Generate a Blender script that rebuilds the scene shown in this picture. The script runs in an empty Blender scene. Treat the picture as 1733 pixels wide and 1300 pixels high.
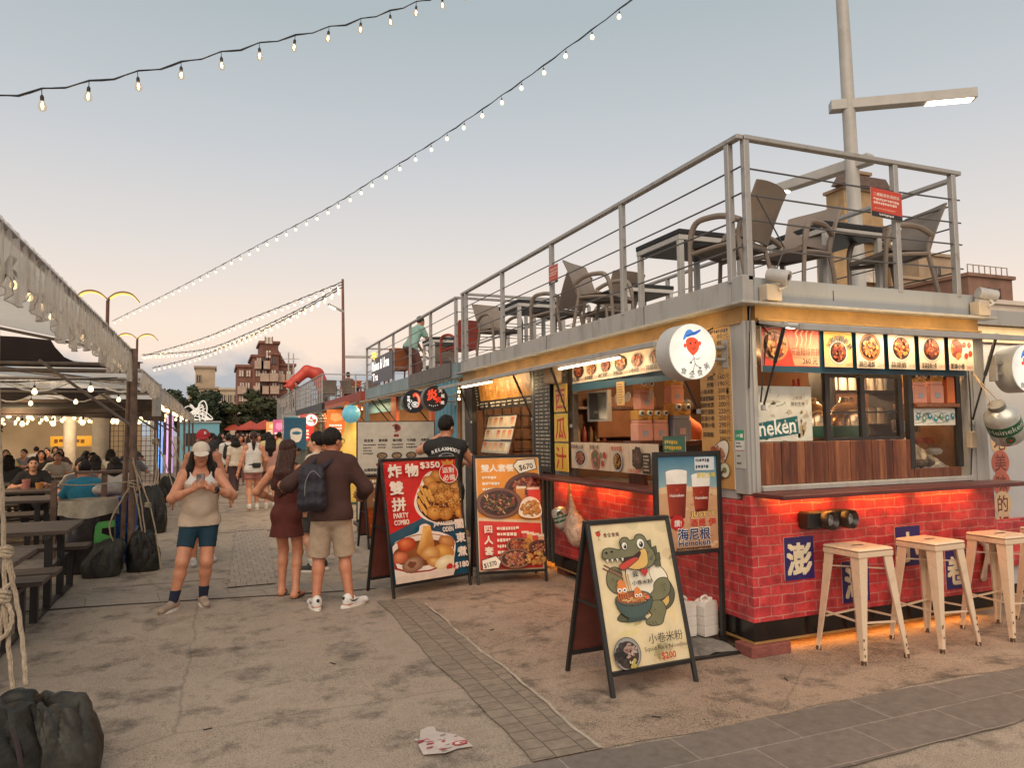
import bpy, bmesh, math, random
import numpy as np
from mathutils import Vector, Matrix
R_ = random.Random(7)
SC = bpy.context.scene
COL = SC.collection
rad = math.radians

# ------------------------------------------------------------------ camera
cd = bpy.data.cameras.new('camera'); cam = bpy.data.objects.new('camera', cd); COL.objects.link(cam)
cd.sensor_width = 36; cd.sensor_fit = 'HORIZONTAL'; cd.lens = 25.653; cd.clip_start = .05; cd.clip_end = 3000
cr = Vector((.92725, -.37421, -.013178)); cu = Vector((-.011517, -.06368, .997904)); cf = Vector((.374266, .925155, .063357))
mw = Matrix((cr, cu, -cf)).transposed().to_4x4(); mw.translation = (0, 0, 1.62)
cam.matrix_world = mw
SC.camera = cam

# ------------------------------------------------------------------ sky, sun, exposure
W = bpy.data.worlds.new('World'); SC.world = W; W.use_nodes = True
wt = W.node_tree; wn = wt.nodes; wl = wt.links
for n in list(wn): wn.remove(n)
def wnode(t, **k):
    n = wn.new(t)
    for a, b in k.items(): setattr(n, a, b)
    return n
out = wnode('ShaderNodeOutputWorld'); bg = wnode('ShaderNodeBackground')
SUN_EL, SUN_ROT = 6.0, 205.0
sky = wnode('ShaderNodeTexSky'); sky.sky_type = 'NISHITA'; sky.sun_disc = False
sky.sun_elevation = rad(SUN_EL); sky.sun_rotation = rad(SUN_ROT); sky.altitude = 20; sky.air_density = 1.2; sky.dust_density = 2.0
bg.inputs['Strength'].default_value = 0.10
tc = wnode('ShaderNodeTexCoord'); sx = wnode('ShaderNodeSeparateXYZ')
wl.new(tc.outputs['Generated'], sx.inputs[0])
rmp = wnode('ShaderNodeValToRGB'); wl.new(sx.outputs['Z'], rmp.inputs[0])
el = rmp.color_ramp.elements
def s2l(c): return tuple(((v/255)/12.92 if v/255 <= .04045 else ((v/255+.055)/1.055)**2.4) for v in c)
KS = 7.3   # sky level for the exposure below
stops = [(0.0, (240, 212, 190)), (.06, (240, 213, 194)), (.14, (234, 215, 200)), (.24, (212, 205, 201)), (.36, (188, 191, 195)), (.5, (165, 175, 179)), (.8, (144, 159, 165))]
while len(el) < len(stops): el.new(.5)
for e, (p, c) in zip(el, stops):
    e.position = p; e.color = (*[v*KS for v in s2l(c)], 1)
mx = wnode('ShaderNodeMix', data_type='RGBA'); mx.inputs[0].default_value = .93
wl.new(sky.outputs[0], mx.inputs[6]); wl.new(rmp.outputs[0], mx.inputs[7])
# far cloud bank low over the horizon
az = wnode('ShaderNodeVectorMath', operation='MULTIPLY'); az.inputs[1].default_value = (1, 1, 1.6); wl.new(tc.outputs['Generated'], az.inputs[0])
nz = wnode('ShaderNodeTexNoise'); nz.inputs['Scale'].default_value = 7; nz.inputs['Detail'].default_value = 7; nz.inputs['Roughness'].default_value = .55; wl.new(az.outputs[0], nz.inputs['Vector'])
m1 = wnode('ShaderNodeMath', operation='MULTIPLY_ADD'); wl.new(nz.outputs[0], m1.inputs[0]); m1.inputs[1].default_value = .15; m1.inputs[2].default_value = .030
m2 = wnode('ShaderNodeMath', operation='SUBTRACT'); wl.new(m1.outputs[0], m2.inputs[0]); wl.new(sx.outputs['Z'], m2.inputs[1])
m3 = wnode('ShaderNodeMapRange'); wl.new(m2.outputs[0], m3.inputs[0]); m3.inputs[1].default_value = -.004; m3.inputs[2].default_value = .03
axm = wnode('ShaderNodeMapRange'); wl.new(sx.outputs['X'], axm.inputs[0]); axm.inputs[1].default_value = .6; axm.inputs[2].default_value = .35
m4 = wnode('ShaderNodeMath', operation='MULTIPLY'); wl.new(m3.outputs[0], m4.inputs[0]); wl.new(axm.outputs[0], m4.inputs[1])
m5 = wnode('ShaderNodeMath', operation='MULTIPLY'); wl.new(m4.outputs[0], m5.inputs[0]); m5.inputs[1].default_value = .95
crm = wnode('ShaderNodeValToRGB'); wl.new(sx.outputs['Z'], crm.inputs[0])
for e, (p, c) in zip(crm.color_ramp.elements, [(.03, (160, 165, 171)), (.13, (176, 177, 180))]):
    e.position = p; e.color = (*[v*KS for v in s2l(c)], 1)
mc = wnode('ShaderNodeMix', data_type='RGBA'); wl.new(m5.outputs[0], mc.inputs[0]); wl.new(mx.outputs[2], mc.inputs[6]); wl.new(crm.outputs[0], mc.inputs[7])
wl.new(mc.outputs[2], bg.inputs['Color']); wl.new(bg.outputs[0], out.inputs[0])

sd = bpy.data.lights.new('sun', 'SUN'); sun = bpy.data.objects.new('sun', sd); COL.objects.link(sun)
sd.energy = 1.5; sd.angle = rad(60); sd.color = (1, .80, .60)
_a = rad(SUN_ROT)
sdir = Vector((math.sin(_a)*math.cos(rad(42)), math.cos(_a)*math.cos(rad(42)), math.sin(rad(42))))
sun.rotation_euler = sdir.to_track_quat('Z', 'Y').to_euler()
SC.view_settings.view_transform = 'Standard'; SC.view_settings.look = 'None'
SC.view_settings.exposure = 0.75; SC.view_settings.gamma = 1.0
try:
    SC.cycles.max_bounces = 6; SC.cycles.transparent_max_bounces = 16; SC.cycles.use_denoising = True; SC.cycles.caustics_reflective = False; SC.cycles.caustics_refractive = False
    SC.cycles.sample_clamp_indirect = 4
except Exception: pass

# ------------------------------------------------------------------ materials
MATS = {}
def L(c):
    return s2l(c) if max(c) > 1.0 else tuple(c)
def M(name, col=None, rough=.6, metal=0, vary=.15, scale=6, bump=0, bscale=60, col2=None, fac=(.4, .65), emit=None, es=0, spec=None, stretch=None):
    """Principled with noise-driven colour variation; col may be 0-255 sRGB or linear"""
    if name in MATS: return MATS[name]
    m = bpy.data.materials.new(name); m.use_nodes = True; MATS[name] = m
    t = m.node_tree; b = t.nodes['Principled BSDF']
    b.inputs['Roughness'].default_value = rough; b.inputs['Metallic'].default_value = metal
    if spec is not None: b.inputs['Specular IOR Level'].default_value = spec
    c = L(col)
    tc = t.nodes.new('ShaderNodeTexCoord'); src = tc.outputs['Object']
    if stretch:
        mp = t.nodes.new('ShaderNodeMapping'); mp.inputs['Scale'].default_value = stretch; t.links.new(src, mp.inputs[0]); src = mp.outputs[0]
    if vary or col2:
        n = t.nodes.new('ShaderNodeTexNoise'); n.inputs['Scale'].default_value = scale; n.inputs['Detail'].default_value = 8; n.inputs['Roughness'].default_value = .65
        t.links.new(src, n.inputs['Vector'])
        r = t.nodes.new('ShaderNodeValToRGB'); t.links.new(n.outputs[0], r.inputs[0])
        e = r.color_ramp.elements
        if col2: e[0].position, e[1].position = fac; e[0].color = (*c, 1); e[1].color = (*L(col2), 1)
        else:
            e[0].position, e[1].position = .3, .7
            e[0].color = (*[v*(1-vary) for v in c], 1); e[1].color = (*[min(1, v*(1+vary)) for v in c], 1)
        t.links.new(r.outputs[0], b.inputs['Base Color'])
    else: b.inputs['Base Color'].default_value = (*c, 1)
    if bump:
        n2 = t.nodes.new('ShaderNodeTexNoise'); n2.inputs['Scale'].default_value = bscale; n2.inputs['Detail'].default_value = 6
        t.links.new(src, n2.inputs['Vector'])
        bm = t.nodes.new('ShaderNodeBump'); bm.inputs['Strength'].default_value = bump; bm.inputs['Distance'].default_value = .02
        t.links.new(n2.outputs[0], bm.inputs['Height']); t.links.new(bm.outputs[0], b.inputs['Normal'])
    if emit: b.inputs['Emission Color'].default_value = (*L(emit), 1); b.inputs['Emission Strength'].default_value = es
    return m
def attr_mat(name, rough=.45, es=0, bump=0, skin=False):
    if name in MATS: return MATS[name]
    m = bpy.data.materials.new(name); m.use_nodes = True; MATS[name] = m
    t = m.node_tree; b = t.nodes['Principled BSDF']; b.inputs['Roughness'].default_value = rough
    a = t.nodes.new('ShaderNodeAttribute'); a.attribute_name = 'Col'
    tc = t.nodes.new('ShaderNodeTexCoord'); n = t.nodes.new('ShaderNodeTexNoise'); n.inputs['Scale'].default_value = 9 if not skin else 25; n.inputs['Detail'].default_value = 6
    t.links.new(tc.outputs['Object'], n.inputs['Vector'])
    mr = t.nodes.new('ShaderNodeMapRange'); t.links.new(n.outputs[0], mr.inputs[0]); mr.inputs[1].default_value = .3; mr.inputs[2].default_value = .7; mr.inputs[3].default_value = .86 if skin else .76; mr.inputs[4].default_value = 1.06 if skin else .93
    mm = t.nodes.new('ShaderNodeVectorMath'); mm.operation = 'SCALE'; t.links.new(a.outputs['Color'], mm.inputs[0]); t.links.new(mr.outputs[0], mm.inputs['Scale'])
    t.links.new(mm.outputs[0], b.inputs['Base Color'])
    if es: t.links.new(mm.outputs[0], b.inputs['Emission Color']); b.inputs['Emission Strength'].default_value = es
    return m
def EM(name, col, s):
    if name in MATS: return MATS[name]
    m = bpy.data.materials.new(name); m.use_nodes = True; MATS[name] = m
    b = m.node_tree.nodes['Principled BSDF']; b.inputs['Base Color'].default_value = (.8, .7, .5, 1)
    b.inputs['Emission Color'].default_value = (*L(col), 1); b.inputs['Emission Strength'].default_value = s
    return m

# ------------------------------------------------------------------ mesh building
class MB:
    def __init__(s): s.v = []; s.f = []; s.c = None
    def add(s, vs, fs):
        o = len(s.v); s.v += [tuple(p) for p in vs]; s.f += [tuple(i+o for i in f) for f in fs]; return s
    def box(s, x0, x1, y0, y1, z0, z1, b=0, m=None):
        """axis box, optional chamfer b, optional matrix"""
        if b:
            X = (x0, x1); Y = (y0, y1); Z = (z0, z1); vs = []; ix = {}
            for i in (0, 1):
                for j in (0, 1):
                    for k in (0, 1):
                        p = [X[i], Y[j], Z[k]]; d = [b if i == 0 else -b, b if j == 0 else -b, b if k == 0 else -b]
                        for a in range(3):
                            q = [p[t] if t == a else p[t]+d[t] for t in range(3)]
                            ix[(i, j, k, a)] = len(vs); vs.append(q)
            fs = []
            def F(*k): fs.append([ix[q] for q in k])
            for a in range(3):
                o1, o2 = [(1, 2), (2, 0), (0, 1)][a]
                for e in (0, 1):
                    def key(p, q, a=a, o1=o1, o2=o2, e=e):
                        t = [0, 0, 0]; t[a] = e; t[o1] = p; t[o2] = q; return (*t, a)
                    q = [key(0, 0), key(1, 0), key(1, 1), key(0, 1)]
                    F(*(q if e else q[::-1]))
                # chamfer faces along axis a
                for p in (0, 1):
                    for q in (0, 1):
                        def kk(e, ax, a=a, o1=o1, o2=o2, p=p, q=q):
                            t = [0, 0, 0]; t[a] = e; t[o1] = p; t[o2] = q; return (*t, ax)
                        w = [kk(0, o1), kk(1, o1), kk(1, o2), kk(0, o2)]
                        F(*(w if (p == q) else w[::-1]))
            for i in (0, 1):
                for j in (0, 1):
                    for k in (0, 1):
                        w = [(i, j, k, 0), (i, j, k, 1), (i, j, k, 2)]
                        F(*(w if (i+j+k) % 2 else w[::-1]))
            vv = [Vector(p) for p in vs]; cc = Vector(((x0+x1)/2, (y0+y1)/2, (z0+z1)/2))
            for f in fs:
                nn = (vv[f[1]]-vv[f[0]]).cross(vv[f[2]]-vv[f[0]])
                if nn.dot(vv[f[0]]-cc) < 0: f.reverse()
        else:
            vs = [(x, y, z) for x in (x0, x1) for y in (y0, y1) for z in (z0, z1)]
            fs = [(0, 1, 3, 2), (4, 6, 7, 5), (0, 4, 5, 1), (2, 3, 7, 6), (0, 2, 6, 4), (1, 5, 7, 3)]
        if m is not None: vs = [m @ Vector(p) for p in vs]
        return s.add(vs, fs)
    def cbox(s, c, d, b=0, m=None):
        return s.box(c[0]-d[0]/2, c[0]+d[0]/2, c[1]-d[1]/2, c[1]+d[1]/2, c[2]-d[2]/2, c[2]+d[2]/2, b, m)
    def bar(s, p, q, w, h=None, b=0, up=(0, 0, 1)):
        p = Vector(p); q = Vector(q); d = q-p; l = d.length; d.normalize(); up = Vector(up)
        if abs(d.dot(up)) > .98: up = Vector((0, 1, 0))
        x = d.cross(up).normalized(); z = x.cross(d)
        m = Matrix((x, d, z)).transposed().to_4x4(); m.translation = p
        h = h or w
        return s.box(-w/2, w/2, 0, l, -h/2, h/2, b, m)
    def tube(s, pts, r, n=8, closed=False, cap=True):
        P = [Vector(p) for p in pts]; k = len(P); rs = r if isinstance(r, (list, tuple)) else [r]*k
        vs = []; fs = []; prev = None
        for i, p in enumerate(P):
            t = (P[(i+1) % k]-P[i-1]) if closed else (P[min(i+1, k-1)]-P[max(i-1, 0)])
            t.normalize()
            if prev is None:
                a = Vector((0, 0, 1)) if abs(t.z) < .9 else Vector((1, 0, 0)); x = t.cross(a).normalized()
            else: x = (prev-t*prev.dot(t)).normalized()
            prev = x; y = t.cross(x)
            for j in range(n):
                a = 2*math.pi*j/n; vs.append(p+(x*math.cos(a)+y*math.sin(a))*rs[i])
        for i in range(k if closed else k-1):
            for j in range(n):
                a = i*n+j; b = i*n+(j+1) % n; c = ((i+1) % k)*n+(j+1) % n; d = ((i+1) % k)*n+j
                fs.append((a, b, c, d))
        if cap and not closed: fs += [tuple(range(n))[::-1], tuple(range((k-1)*n, k*n))]
        return s.add(vs, fs)
    def lathe(s, prof, c=(0, 0, 0), n=16, m=None, sq=(1, 1)):
        vs = []; fs = []; k = len(prof)
        for r, z in prof:
            for j in range(n):
                a = 2*math.pi*j/n; p = Vector((c[0]+r*math.cos(a)*sq[0], c[1]+r*math.sin(a)*sq[1], c[2]+z)); vs.append(m @ p if m else p)
        for i in range(k-1):
            for j in range(n):
                fs.append((i*n+j, i*n+(j+1) % n, (i+1)*n+(j+1) % n, (i+1)*n+j))
        if prof[0][0] > 1e-6: fs.append(tuple(range(n))[::-1])
        if prof[-1][0] > 1e-6: fs.append(tuple(range((k-1)*n, k*n)))
        return s.add(vs, fs)
    def quad(s, a, b, c, d): return s.add([a, b, c, d], [(0, 1, 2, 3)])
    def prism(s, poly, o, u, v, t):
        """2-D polygon in frame o,u,v extruded by vector t"""
        o = Vector(o); u = Vector(u); v = Vector(v); t = Vector(t); n = len(poly)
        a = [o+u*x+v*y for x, y in poly]; vs = a+[p+t for p in a]
        fs = [tuple(range(n))[::-1], tuple(range(n, 2*n))]+[(i, (i+1) % n, n+(i+1) % n, n+i) for i in range(n)]
        return s.add(vs, fs)
    def grid(s, fn, nu, nv):
        vs = [fn(i/nu, j/nv) for i in range(nu+1) for j in range(nv+1)]
        fs = [(i*(nv+1)+j, (i+1)*(nv+1)+j, (i+1)*(nv+1)+j+1, i*(nv+1)+j+1) for i in range(nu) for j in range(nv)]
        return s.add(vs, fs)
    def xf(s, m): s.v = [tuple(m @ Vector(p)) for p in s.v]; return s

def mesh_obj(name, mb, mat, parent=None, smooth=False, ang=35):
    me = bpy.data.meshes.new(name)
    v = mb.v
    if parent is not None and getattr(mb, 'world', True) and parent.get('_w'):
        o = Vector(parent['_w']); v = [(p[0]-o.x, p[1]-o.y, p[2]-o.z) for p in v]
    me.from_pydata(v, [], mb.f); me.update()
    if mat: me.materials.append(mat)
    if smooth:
        me.polygons.foreach_set('use_smooth', [True]*len(me.polygons))
        try: me.set_sharp_from_angle(angle=rad(ang))
        except Exception: pass
    ob = bpy.data.objects.new(name, me); COL.objects.link(ob)
    if parent is not None:
        ob.parent = parent
        if parent.get('_w'): ob['_w'] = list(parent['_w'])
    return ob
def thing(name, label, cat, loc=(0, 0, 0), rot=0, group=None, world=False):
    """Empty at the thing's base.  world=True: parts are given in world coordinates."""
    o = bpy.data.objects.new(name, None); COL.objects.link(o); o.empty_display_size = .1
    o.location = loc; o.rotation_euler = (0, 0, rot); o['label'] = label; o['category'] = cat
    if group: o['group'] = group
    if world: o['_w'] = list(loc)
    return o
part = mesh_obj
def solo(name, mb, mat, label, cat, group=None, smooth=False, loc=None):
    """a thing that is one mesh, given in world coordinates; origin moved to its base"""
    xs = np.array(mb.v); o = Vector(loc) if loc else Vector((float(xs[:, 0].mean()), float(xs[:, 1].mean()), float(xs[:, 2].min())))
    mb.v = [(p[0]-o.x, p[1]-o.y, p[2]-o.z) for p in mb.v]
    ob = mesh_obj(name, mb, mat, None, smooth); ob.location = o
    ob['label'] = label; ob['category'] = cat
    if group: ob['group'] = group
    return ob
def struct(name, mb, mat, smooth=False):
    ob = mesh_obj(name, mb, mat, None, smooth); ob['kind'] = 'structure'; return ob
def kids(o): return [c for c in bpy.data.objects if c.parent == o]
def copy_tree(o, loc, rot=None, label=None, mats=None):
    c = o.copy(); COL.objects.link(c); c.location = loc
    if rot is not None: c.rotation_euler = (0, 0, rot)
    if label: c['label'] = label
    def rec(src, dst):
        for ch in kids(src):
            d = ch.copy(); COL.objects.link(d); d.parent = dst
            base = ch.name.split('.')[0]
            if mats and base in mats:
                d.material_slots[0].link = 'OBJECT'; d.material_slots[0].material = mats[base]
            rec(ch, d)
    rec(o, c)
    return c
def lamp_area(name, parent, loc, size, energy, col, rot=(0, 0, 0), sizey=None):
    d = bpy.data.lights.new(name, 'AREA'); d.energy = energy; d.color = col; d.size = size
    if sizey: d.shape = 'RECTANGLE'; d.size_y = sizey
    o = bpy.data.objects.new(name, d); COL.objects.link(o)
    if parent is not None:
        o.parent = parent; w = parent.get('_w'); loc = Vector(loc)-Vector(w) if w else loc
    o.location = loc; o.rotation_euler = rot; return o
def lamp_point(name, parent, loc, energy, col, r=.05):
    d = bpy.data.lights.new(name, 'POINT'); d.energy = energy; d.color = col; d.shadow_soft_size = r
    o = bpy.data.objects.new(name, d); COL.objects.link(o)
    if parent is not None:
        o.parent = parent; w = parent.get('_w'); loc = Vector(loc)-Vector(w) if w else loc
    o.location = loc; return o

# ------------------------------------------------------------------ printed artwork
_T = {}
def textgeo(s, bold=0):
    k = (s, bold)
    if k in _T: return _T[k]
    c = bpy.data.curves.new('t', 'FONT'); c.body = s; c.size = 1; c.resolution_u = 2; c.offset = bold
    o = bpy.data.objects.new('t', c); COL.objects.link(o)
    dg = bpy.context.evaluated_depsgraph_get(); dg.update()
    e = o.evaluated_get(dg); me = e.to_mesh()
    vs = [(v.co.x, v.co.y) for v in me.vertices]; fs = [tuple(p.vertices) for p in me.polygons]
    e.to_mesh_clear(); bpy.data.objects.remove(o); bpy.data.curves.remove(c)
    if vs:
        a = np.array(vs); bb = (a[:, 0].min(), a[:, 0].max(), a[:, 1].min(), a[:, 1].max())
    else: bb = (0, .5, 0, .7)
    _T[k] = (vs, fs, bb); return _T[k]
class Poster:
    """flat print: origin = top-left corner, u right, v down, artwork units w x h mapped on sizes su, sv"""
    def __init__(s, o, u, v, su, sv, w, h, eps=.00018):
        s.o = Vector(o); s.u = Vector(u).normalized()*(su/w); s.d = Vector(v).normalized()*(sv/h)
        s.n = s.d.cross(s.u).normalized()*-1; s.n = s.u.cross(s.d).normalized()*-1
        s.w, s.h = w, h; s.eps = eps; s.k = 0; s.v = []; s.f = []; s.c = []; s.rng = random.Random(w*7+h)
    def _p(s, x, y): return tuple(s.o+s.u*x+s.d*y+s.n*(s.eps*s.k))
    def poly(s, pts, col, cols=None, keep=False, clip=True):
        if not keep: s.k += 1
        if clip: pts = [(min(max(x, 0), s.w), min(max(y, 0), s.h)) for x, y in pts]
        o = len(s.v); s.v += [s._p(*p) for p in pts]; s.f.append(tuple(range(o, o+len(pts))))
        c = L(col); s.c.append([c]*len(pts) if cols is None else [L(q) for q in cols])
    def rect(s, x, y, w, h, col, keep=False, col2=None):
        s.poly([(x, y), (x+w, y), (x+w, y+h), (x, y+h)], col, None if col2 is None else [col, col, col2, col2], keep)
    def ell(s, cx, cy, rx, ry, col, rim=None, rot=0, n=20, jit=0, keep=False, light=(-.25, -.3)):
        """ellipse; with rim a centre-to-rim colour change"""
        if not keep: s.k += 1
        ca, sa = math.cos(rot), math.sin(rot); pts = []
        for i in range(n):
            a = 2*math.pi*i/n; j = 1+s.rng.uniform(-jit, jit)
            x, y = rx*j*math.cos(a), ry*j*math.sin(a); pts.append((min(max(cx+x*ca-y*sa, 0), s.w), min(max(cy+x*sa+y*ca, 0), s.h)))
        o = len(s.v)
        if rim is None:
            s.v += [s._p(*p) for p in pts]; s.f.append(tuple(range(o, o+n))); s.c.append([L(col)]*n)
        else:
            lx = min(max(cx+rx*light[0], 0), s.w); ly = min(max(cy+ry*light[1], 0), s.h)
            s.v += [s._p(lx, ly)]+[s._p(*p) for p in pts]
            for i in range(n): s.f.append((o, o+1+i, o+1+(i+1) % n)); s.c.append([L(col), L(rim), L(rim)])
    def line(s, pts, w, col, keep=False):
        if not keep: s.k += 1
        P = [Vector(p).to_2d() for p in pts]; n = len(P); l = []; r = []
        for i in range(n):
            t = (P[min(i+1, n-1)]-P[max(i-1, 0)])
            if t.length < 1e-9: t = Vector((1, 0))
            t.normalize(); q = Vector((-t.y, t.x))*w/2; l.append(P[i]+q); r.append(P[i]-q)
        for i in range(n-1): s.poly([l[i], l[i+1], r[i+1], r[i]], col, keep=True)
    def text(s, t, x, y, size, col, bold=.012, w=None, h=None, align='l', rot=0, keep=False, shear=0):
        """x,y = left(centre) / baseline; w fits the text to a width"""
        if bold >= .02:
            q = bold*(size if h is None else h)*.62
            for i, (a, b) in enumerate(((-q, -q), (q, -q), (-q, q), (q, q), (0, 0))):
                s.text(t, x+a, y+b, size, col, 0, w, h, align, rot, keep if i == 0 else True, shear); s.k += .12
            return
        vs, fs, bb = textgeo(t, 0)
        if not vs: return
        if not keep: s.k += 1
        sx_ = size if w is None else w/max(bb[1]-bb[0], 1e-6); sy_ = size if h is None else h/max(bb[3]-bb[2], 1e-6)
        tw = (bb[1]-bb[0])*sx_; ox = x-(bb[0]*sx_)-(tw/2 if align == 'c' else tw if align == 'r' else 0)
        ca, sa = math.cos(rot), math.sin(rot); o = len(s.v); c = L(col)
        for a, b in vs:
            px, py = ox+a*sx_+shear*b*sy_-x, -b*sy_
            s.v.append(s._p(x+px*ca-py*sa, y+px*sa+py*ca))
        for f in fs: s.f.append(tuple(i+o for i in f)); s.c.append([c]*len(f))
    def vtext(s, t, x, y, size, col, step=None, bold=.012):
        step = step or size*1.1
        for i, ch in enumerate(t): s.text(ch, x, y+size*.85+i*step, size, col, bold, align='c', keep=i > 0)
    def greek(s, x, y, w, rows, lh, col, seed=0, ch=None):
        """rows of unreadably small print"""
        r = random.Random(seed); s.k += 1; ch = ch or lh*.55
        for i in range(rows):
            ww = w*r.uniform(.6, 1); q = 0
            while q < ww:
                a = ch*r.uniform(.35, .95); s.rect(x+q, y+i*lh+ch*r.uniform(0, .15), a, ch*r.uniform(.7, 1), col, keep=True); q += a+ch*.22
    def blobs(s, cx, cy, rx, ry, n, size, pal, seed=0, asp=(.6, 1), jit=.1, edge=.55):
        r = random.Random(seed)
        for i in range(n):
            a = r.uniform(0, 6.283); q = math.sqrt(r.random())*.86; c = r.choice(pal); z = size*r.uniform(.7, 1.2)
            s.ell(cx+rx*q*math.cos(a), cy+ry*q*math.sin(a), z, z*r.uniform(*asp), c, [v*edge for v in c], r.uniform(0, 3.14), 11, jit)
    def noodles(s, cx, cy, rx, ry, n, w, pal, seed=0):
        r = random.Random(seed)
        for i in range(n):
            a = r.uniform(0, 6.283); q = math.sqrt(r.random())*.7; x, y = cx+rx*q*math.cos(a), cy+ry*q*math.sin(a); d = r.uniform(0, 6.28); l = rx*r.uniform(.25, .5); k = r.uniform(-2, 2)
            pts = []
            for j in range(6):
                t = j/5; dd = d+k*t; x += math.cos(dd)*l/5; y += math.sin(dd)*l/5*ry/rx; pts.append((x, y))
            s.line(pts, w, r.choice(pal))
    def dish(s, cx, cy, rx, ry, pal, seed=0, rim=(240, 232, 220), base=(90, 35, 20), n=26, nood=0, inner=.84, size=None, npal=None):
        n = int(n*1.9); size = size*.7 if size else rx*.13
        s.ell(cx, cy, rx*1.02, ry*1.02, (70, 50, 42), n=28); s.ell(cx, cy, rx, ry, rim, [v*.8 for v in rim], n=28, light=(0, 0))
        s.ell(cx, cy, rx*inner, ry*inner, base, [v*.6 for v in base], n=24, light=(0, 0))
        if nood: s.noodles(cx, cy, rx*inner, ry*inner, nood, rx*.06, npal or pal, seed+5)
        s.blobs(cx, cy, rx*inner*.93, ry*inner*.93, n, size or rx*.2, pal, seed)
    def build(s, name, parent, es=0, rough=.45, mat=None):
        me = bpy.data.meshes.new(name); v = s.v
        if parent is not None and parent.get('_w'):
            o = Vector(parent['_w']); v = [(p[0]-o.x, p[1]-o.y, p[2]-o.z) for p in v]
        me.from_pydata(v, [], s.f); me.update()
        a = me.color_attributes.new('Col', 'FLOAT_COLOR', 'CORNER')
        flat = np.ones((len(me.loops), 4), np.float32); flat[:, :3] = np.array([c for f in s.c for c in f], np.float32)
        a.data.foreach_set('color', flat.ravel())
        me.materials.append(mat or attr_mat('print_lit_%g' % es if es else 'print_%g' % rough, rough, es))
        ob = bpy.data.objects.new(name, me); COL.objects.link(ob)
        if parent is not None: ob.parent = parent
        return ob
# ------------------------------------------------------------------ figures: smooth-blended volumes meshed with surface nets
def surf_nets(vol, org, h):
    ins = vol < 0
    cs = [vol[i:vol.shape[0]-1+i, j:vol.shape[1]-1+j, k:vol.shape[2]-1+k] for i in (0, 1) for j in (0, 1) for k in (0, 1)]
    cnt = sum((c < 0).astype(np.int8) for c in cs); act = (cnt > 0) & (cnt < 8)
    idx = -np.ones(act.shape, np.int64); ii = np.argwhere(act); idx[act] = np.arange(len(ii))
    val = np.stack([c[act] for c in cs], 1)
    crn = np.array([(i, j, k) for i in (0, 1) for j in (0, 1) for k in (0, 1)], float)
    pos = np.zeros((len(ii), 3)); num = np.zeros(len(ii))
    for a in range(8):
        for b in range(a+1, 8):
            if abs(crn[a]-crn[b]).sum() != 1: continue
            va, vb = val[:, a], val[:, b]; cr_ = (va < 0) != (vb < 0)
            t = np.where(cr_, va/np.where(va == vb, 1, va-vb), 0)
            pos += np.where(cr_[:, None], crn[a]+t[:, None]*(crn[b]-crn[a]), 0); num += cr_
    P = (ii+pos/num[:, None])*h+org
    F = []
    for ax in range(3):
        o1, o2 = [(1, 2), (2, 0), (0, 1)][ax]
        sl0 = [slice(None)]*3; sl1 = [slice(None)]*3; sl0[ax] = slice(0, -1); sl1[ax] = slice(1, None)
        x = ins[tuple(sl0)] != ins[tuple(sl1)]; fl = ins[tuple(sl0)]
        q = np.argwhere(x); q = q[(q[:, o1] > 0) & (q[:, o2] > 0) & (q[:, o1] < vol.shape[o1]-1) & (q[:, o2] < vol.shape[o2]-1)]
        if not len(q): continue
        e1 = np.zeros(3, int); e1[o1] = 1; e2 = np.zeros(3, int); e2[o2] = 1
        g = lambda d: idx[tuple((q+d).T)]
        quad = np.stack([g(-e1-e2), g(-e2), g(0*e1), g(-e1)], 1)
        f = fl[tuple(q.T)]; quad[~f] = quad[~f][:, ::-1]; F.append(quad)
    F = np.concatenate(F); F = F[(F >= 0).all(1)]
    return P, F
def np_mesh(name, P, F, mat, parent, col=None):
    me = bpy.data.meshes.new(name); me.vertices.add(len(P)); me.vertices.foreach_set('co', P.astype(np.float32).ravel())
    me.loops.add(F.size); me.loops.foreach_set('vertex_index', F.astype(np.int32).ravel())
    me.polygons.add(len(F)); me.polygons.foreach_set('loop_start', np.arange(0, F.size, 4, dtype=np.int32))
    me.update(calc_edges=True); me.validate()
    me.polygons.foreach_set('use_smooth', [True]*len(me.polygons))
    if col is not None:
        a = me.color_attributes.new('Col', 'FLOAT_COLOR', 'POINT'); a.data.foreach_set('color', np.concatenate([col, np.ones((len(col), 1))], 1).astype(np.float32).ravel())
    me.materials.append(mat); ob = bpy.data.objects.new(name, me); COL.objects.link(ob)
    if parent is not None: ob.parent = parent
    return ob
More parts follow.
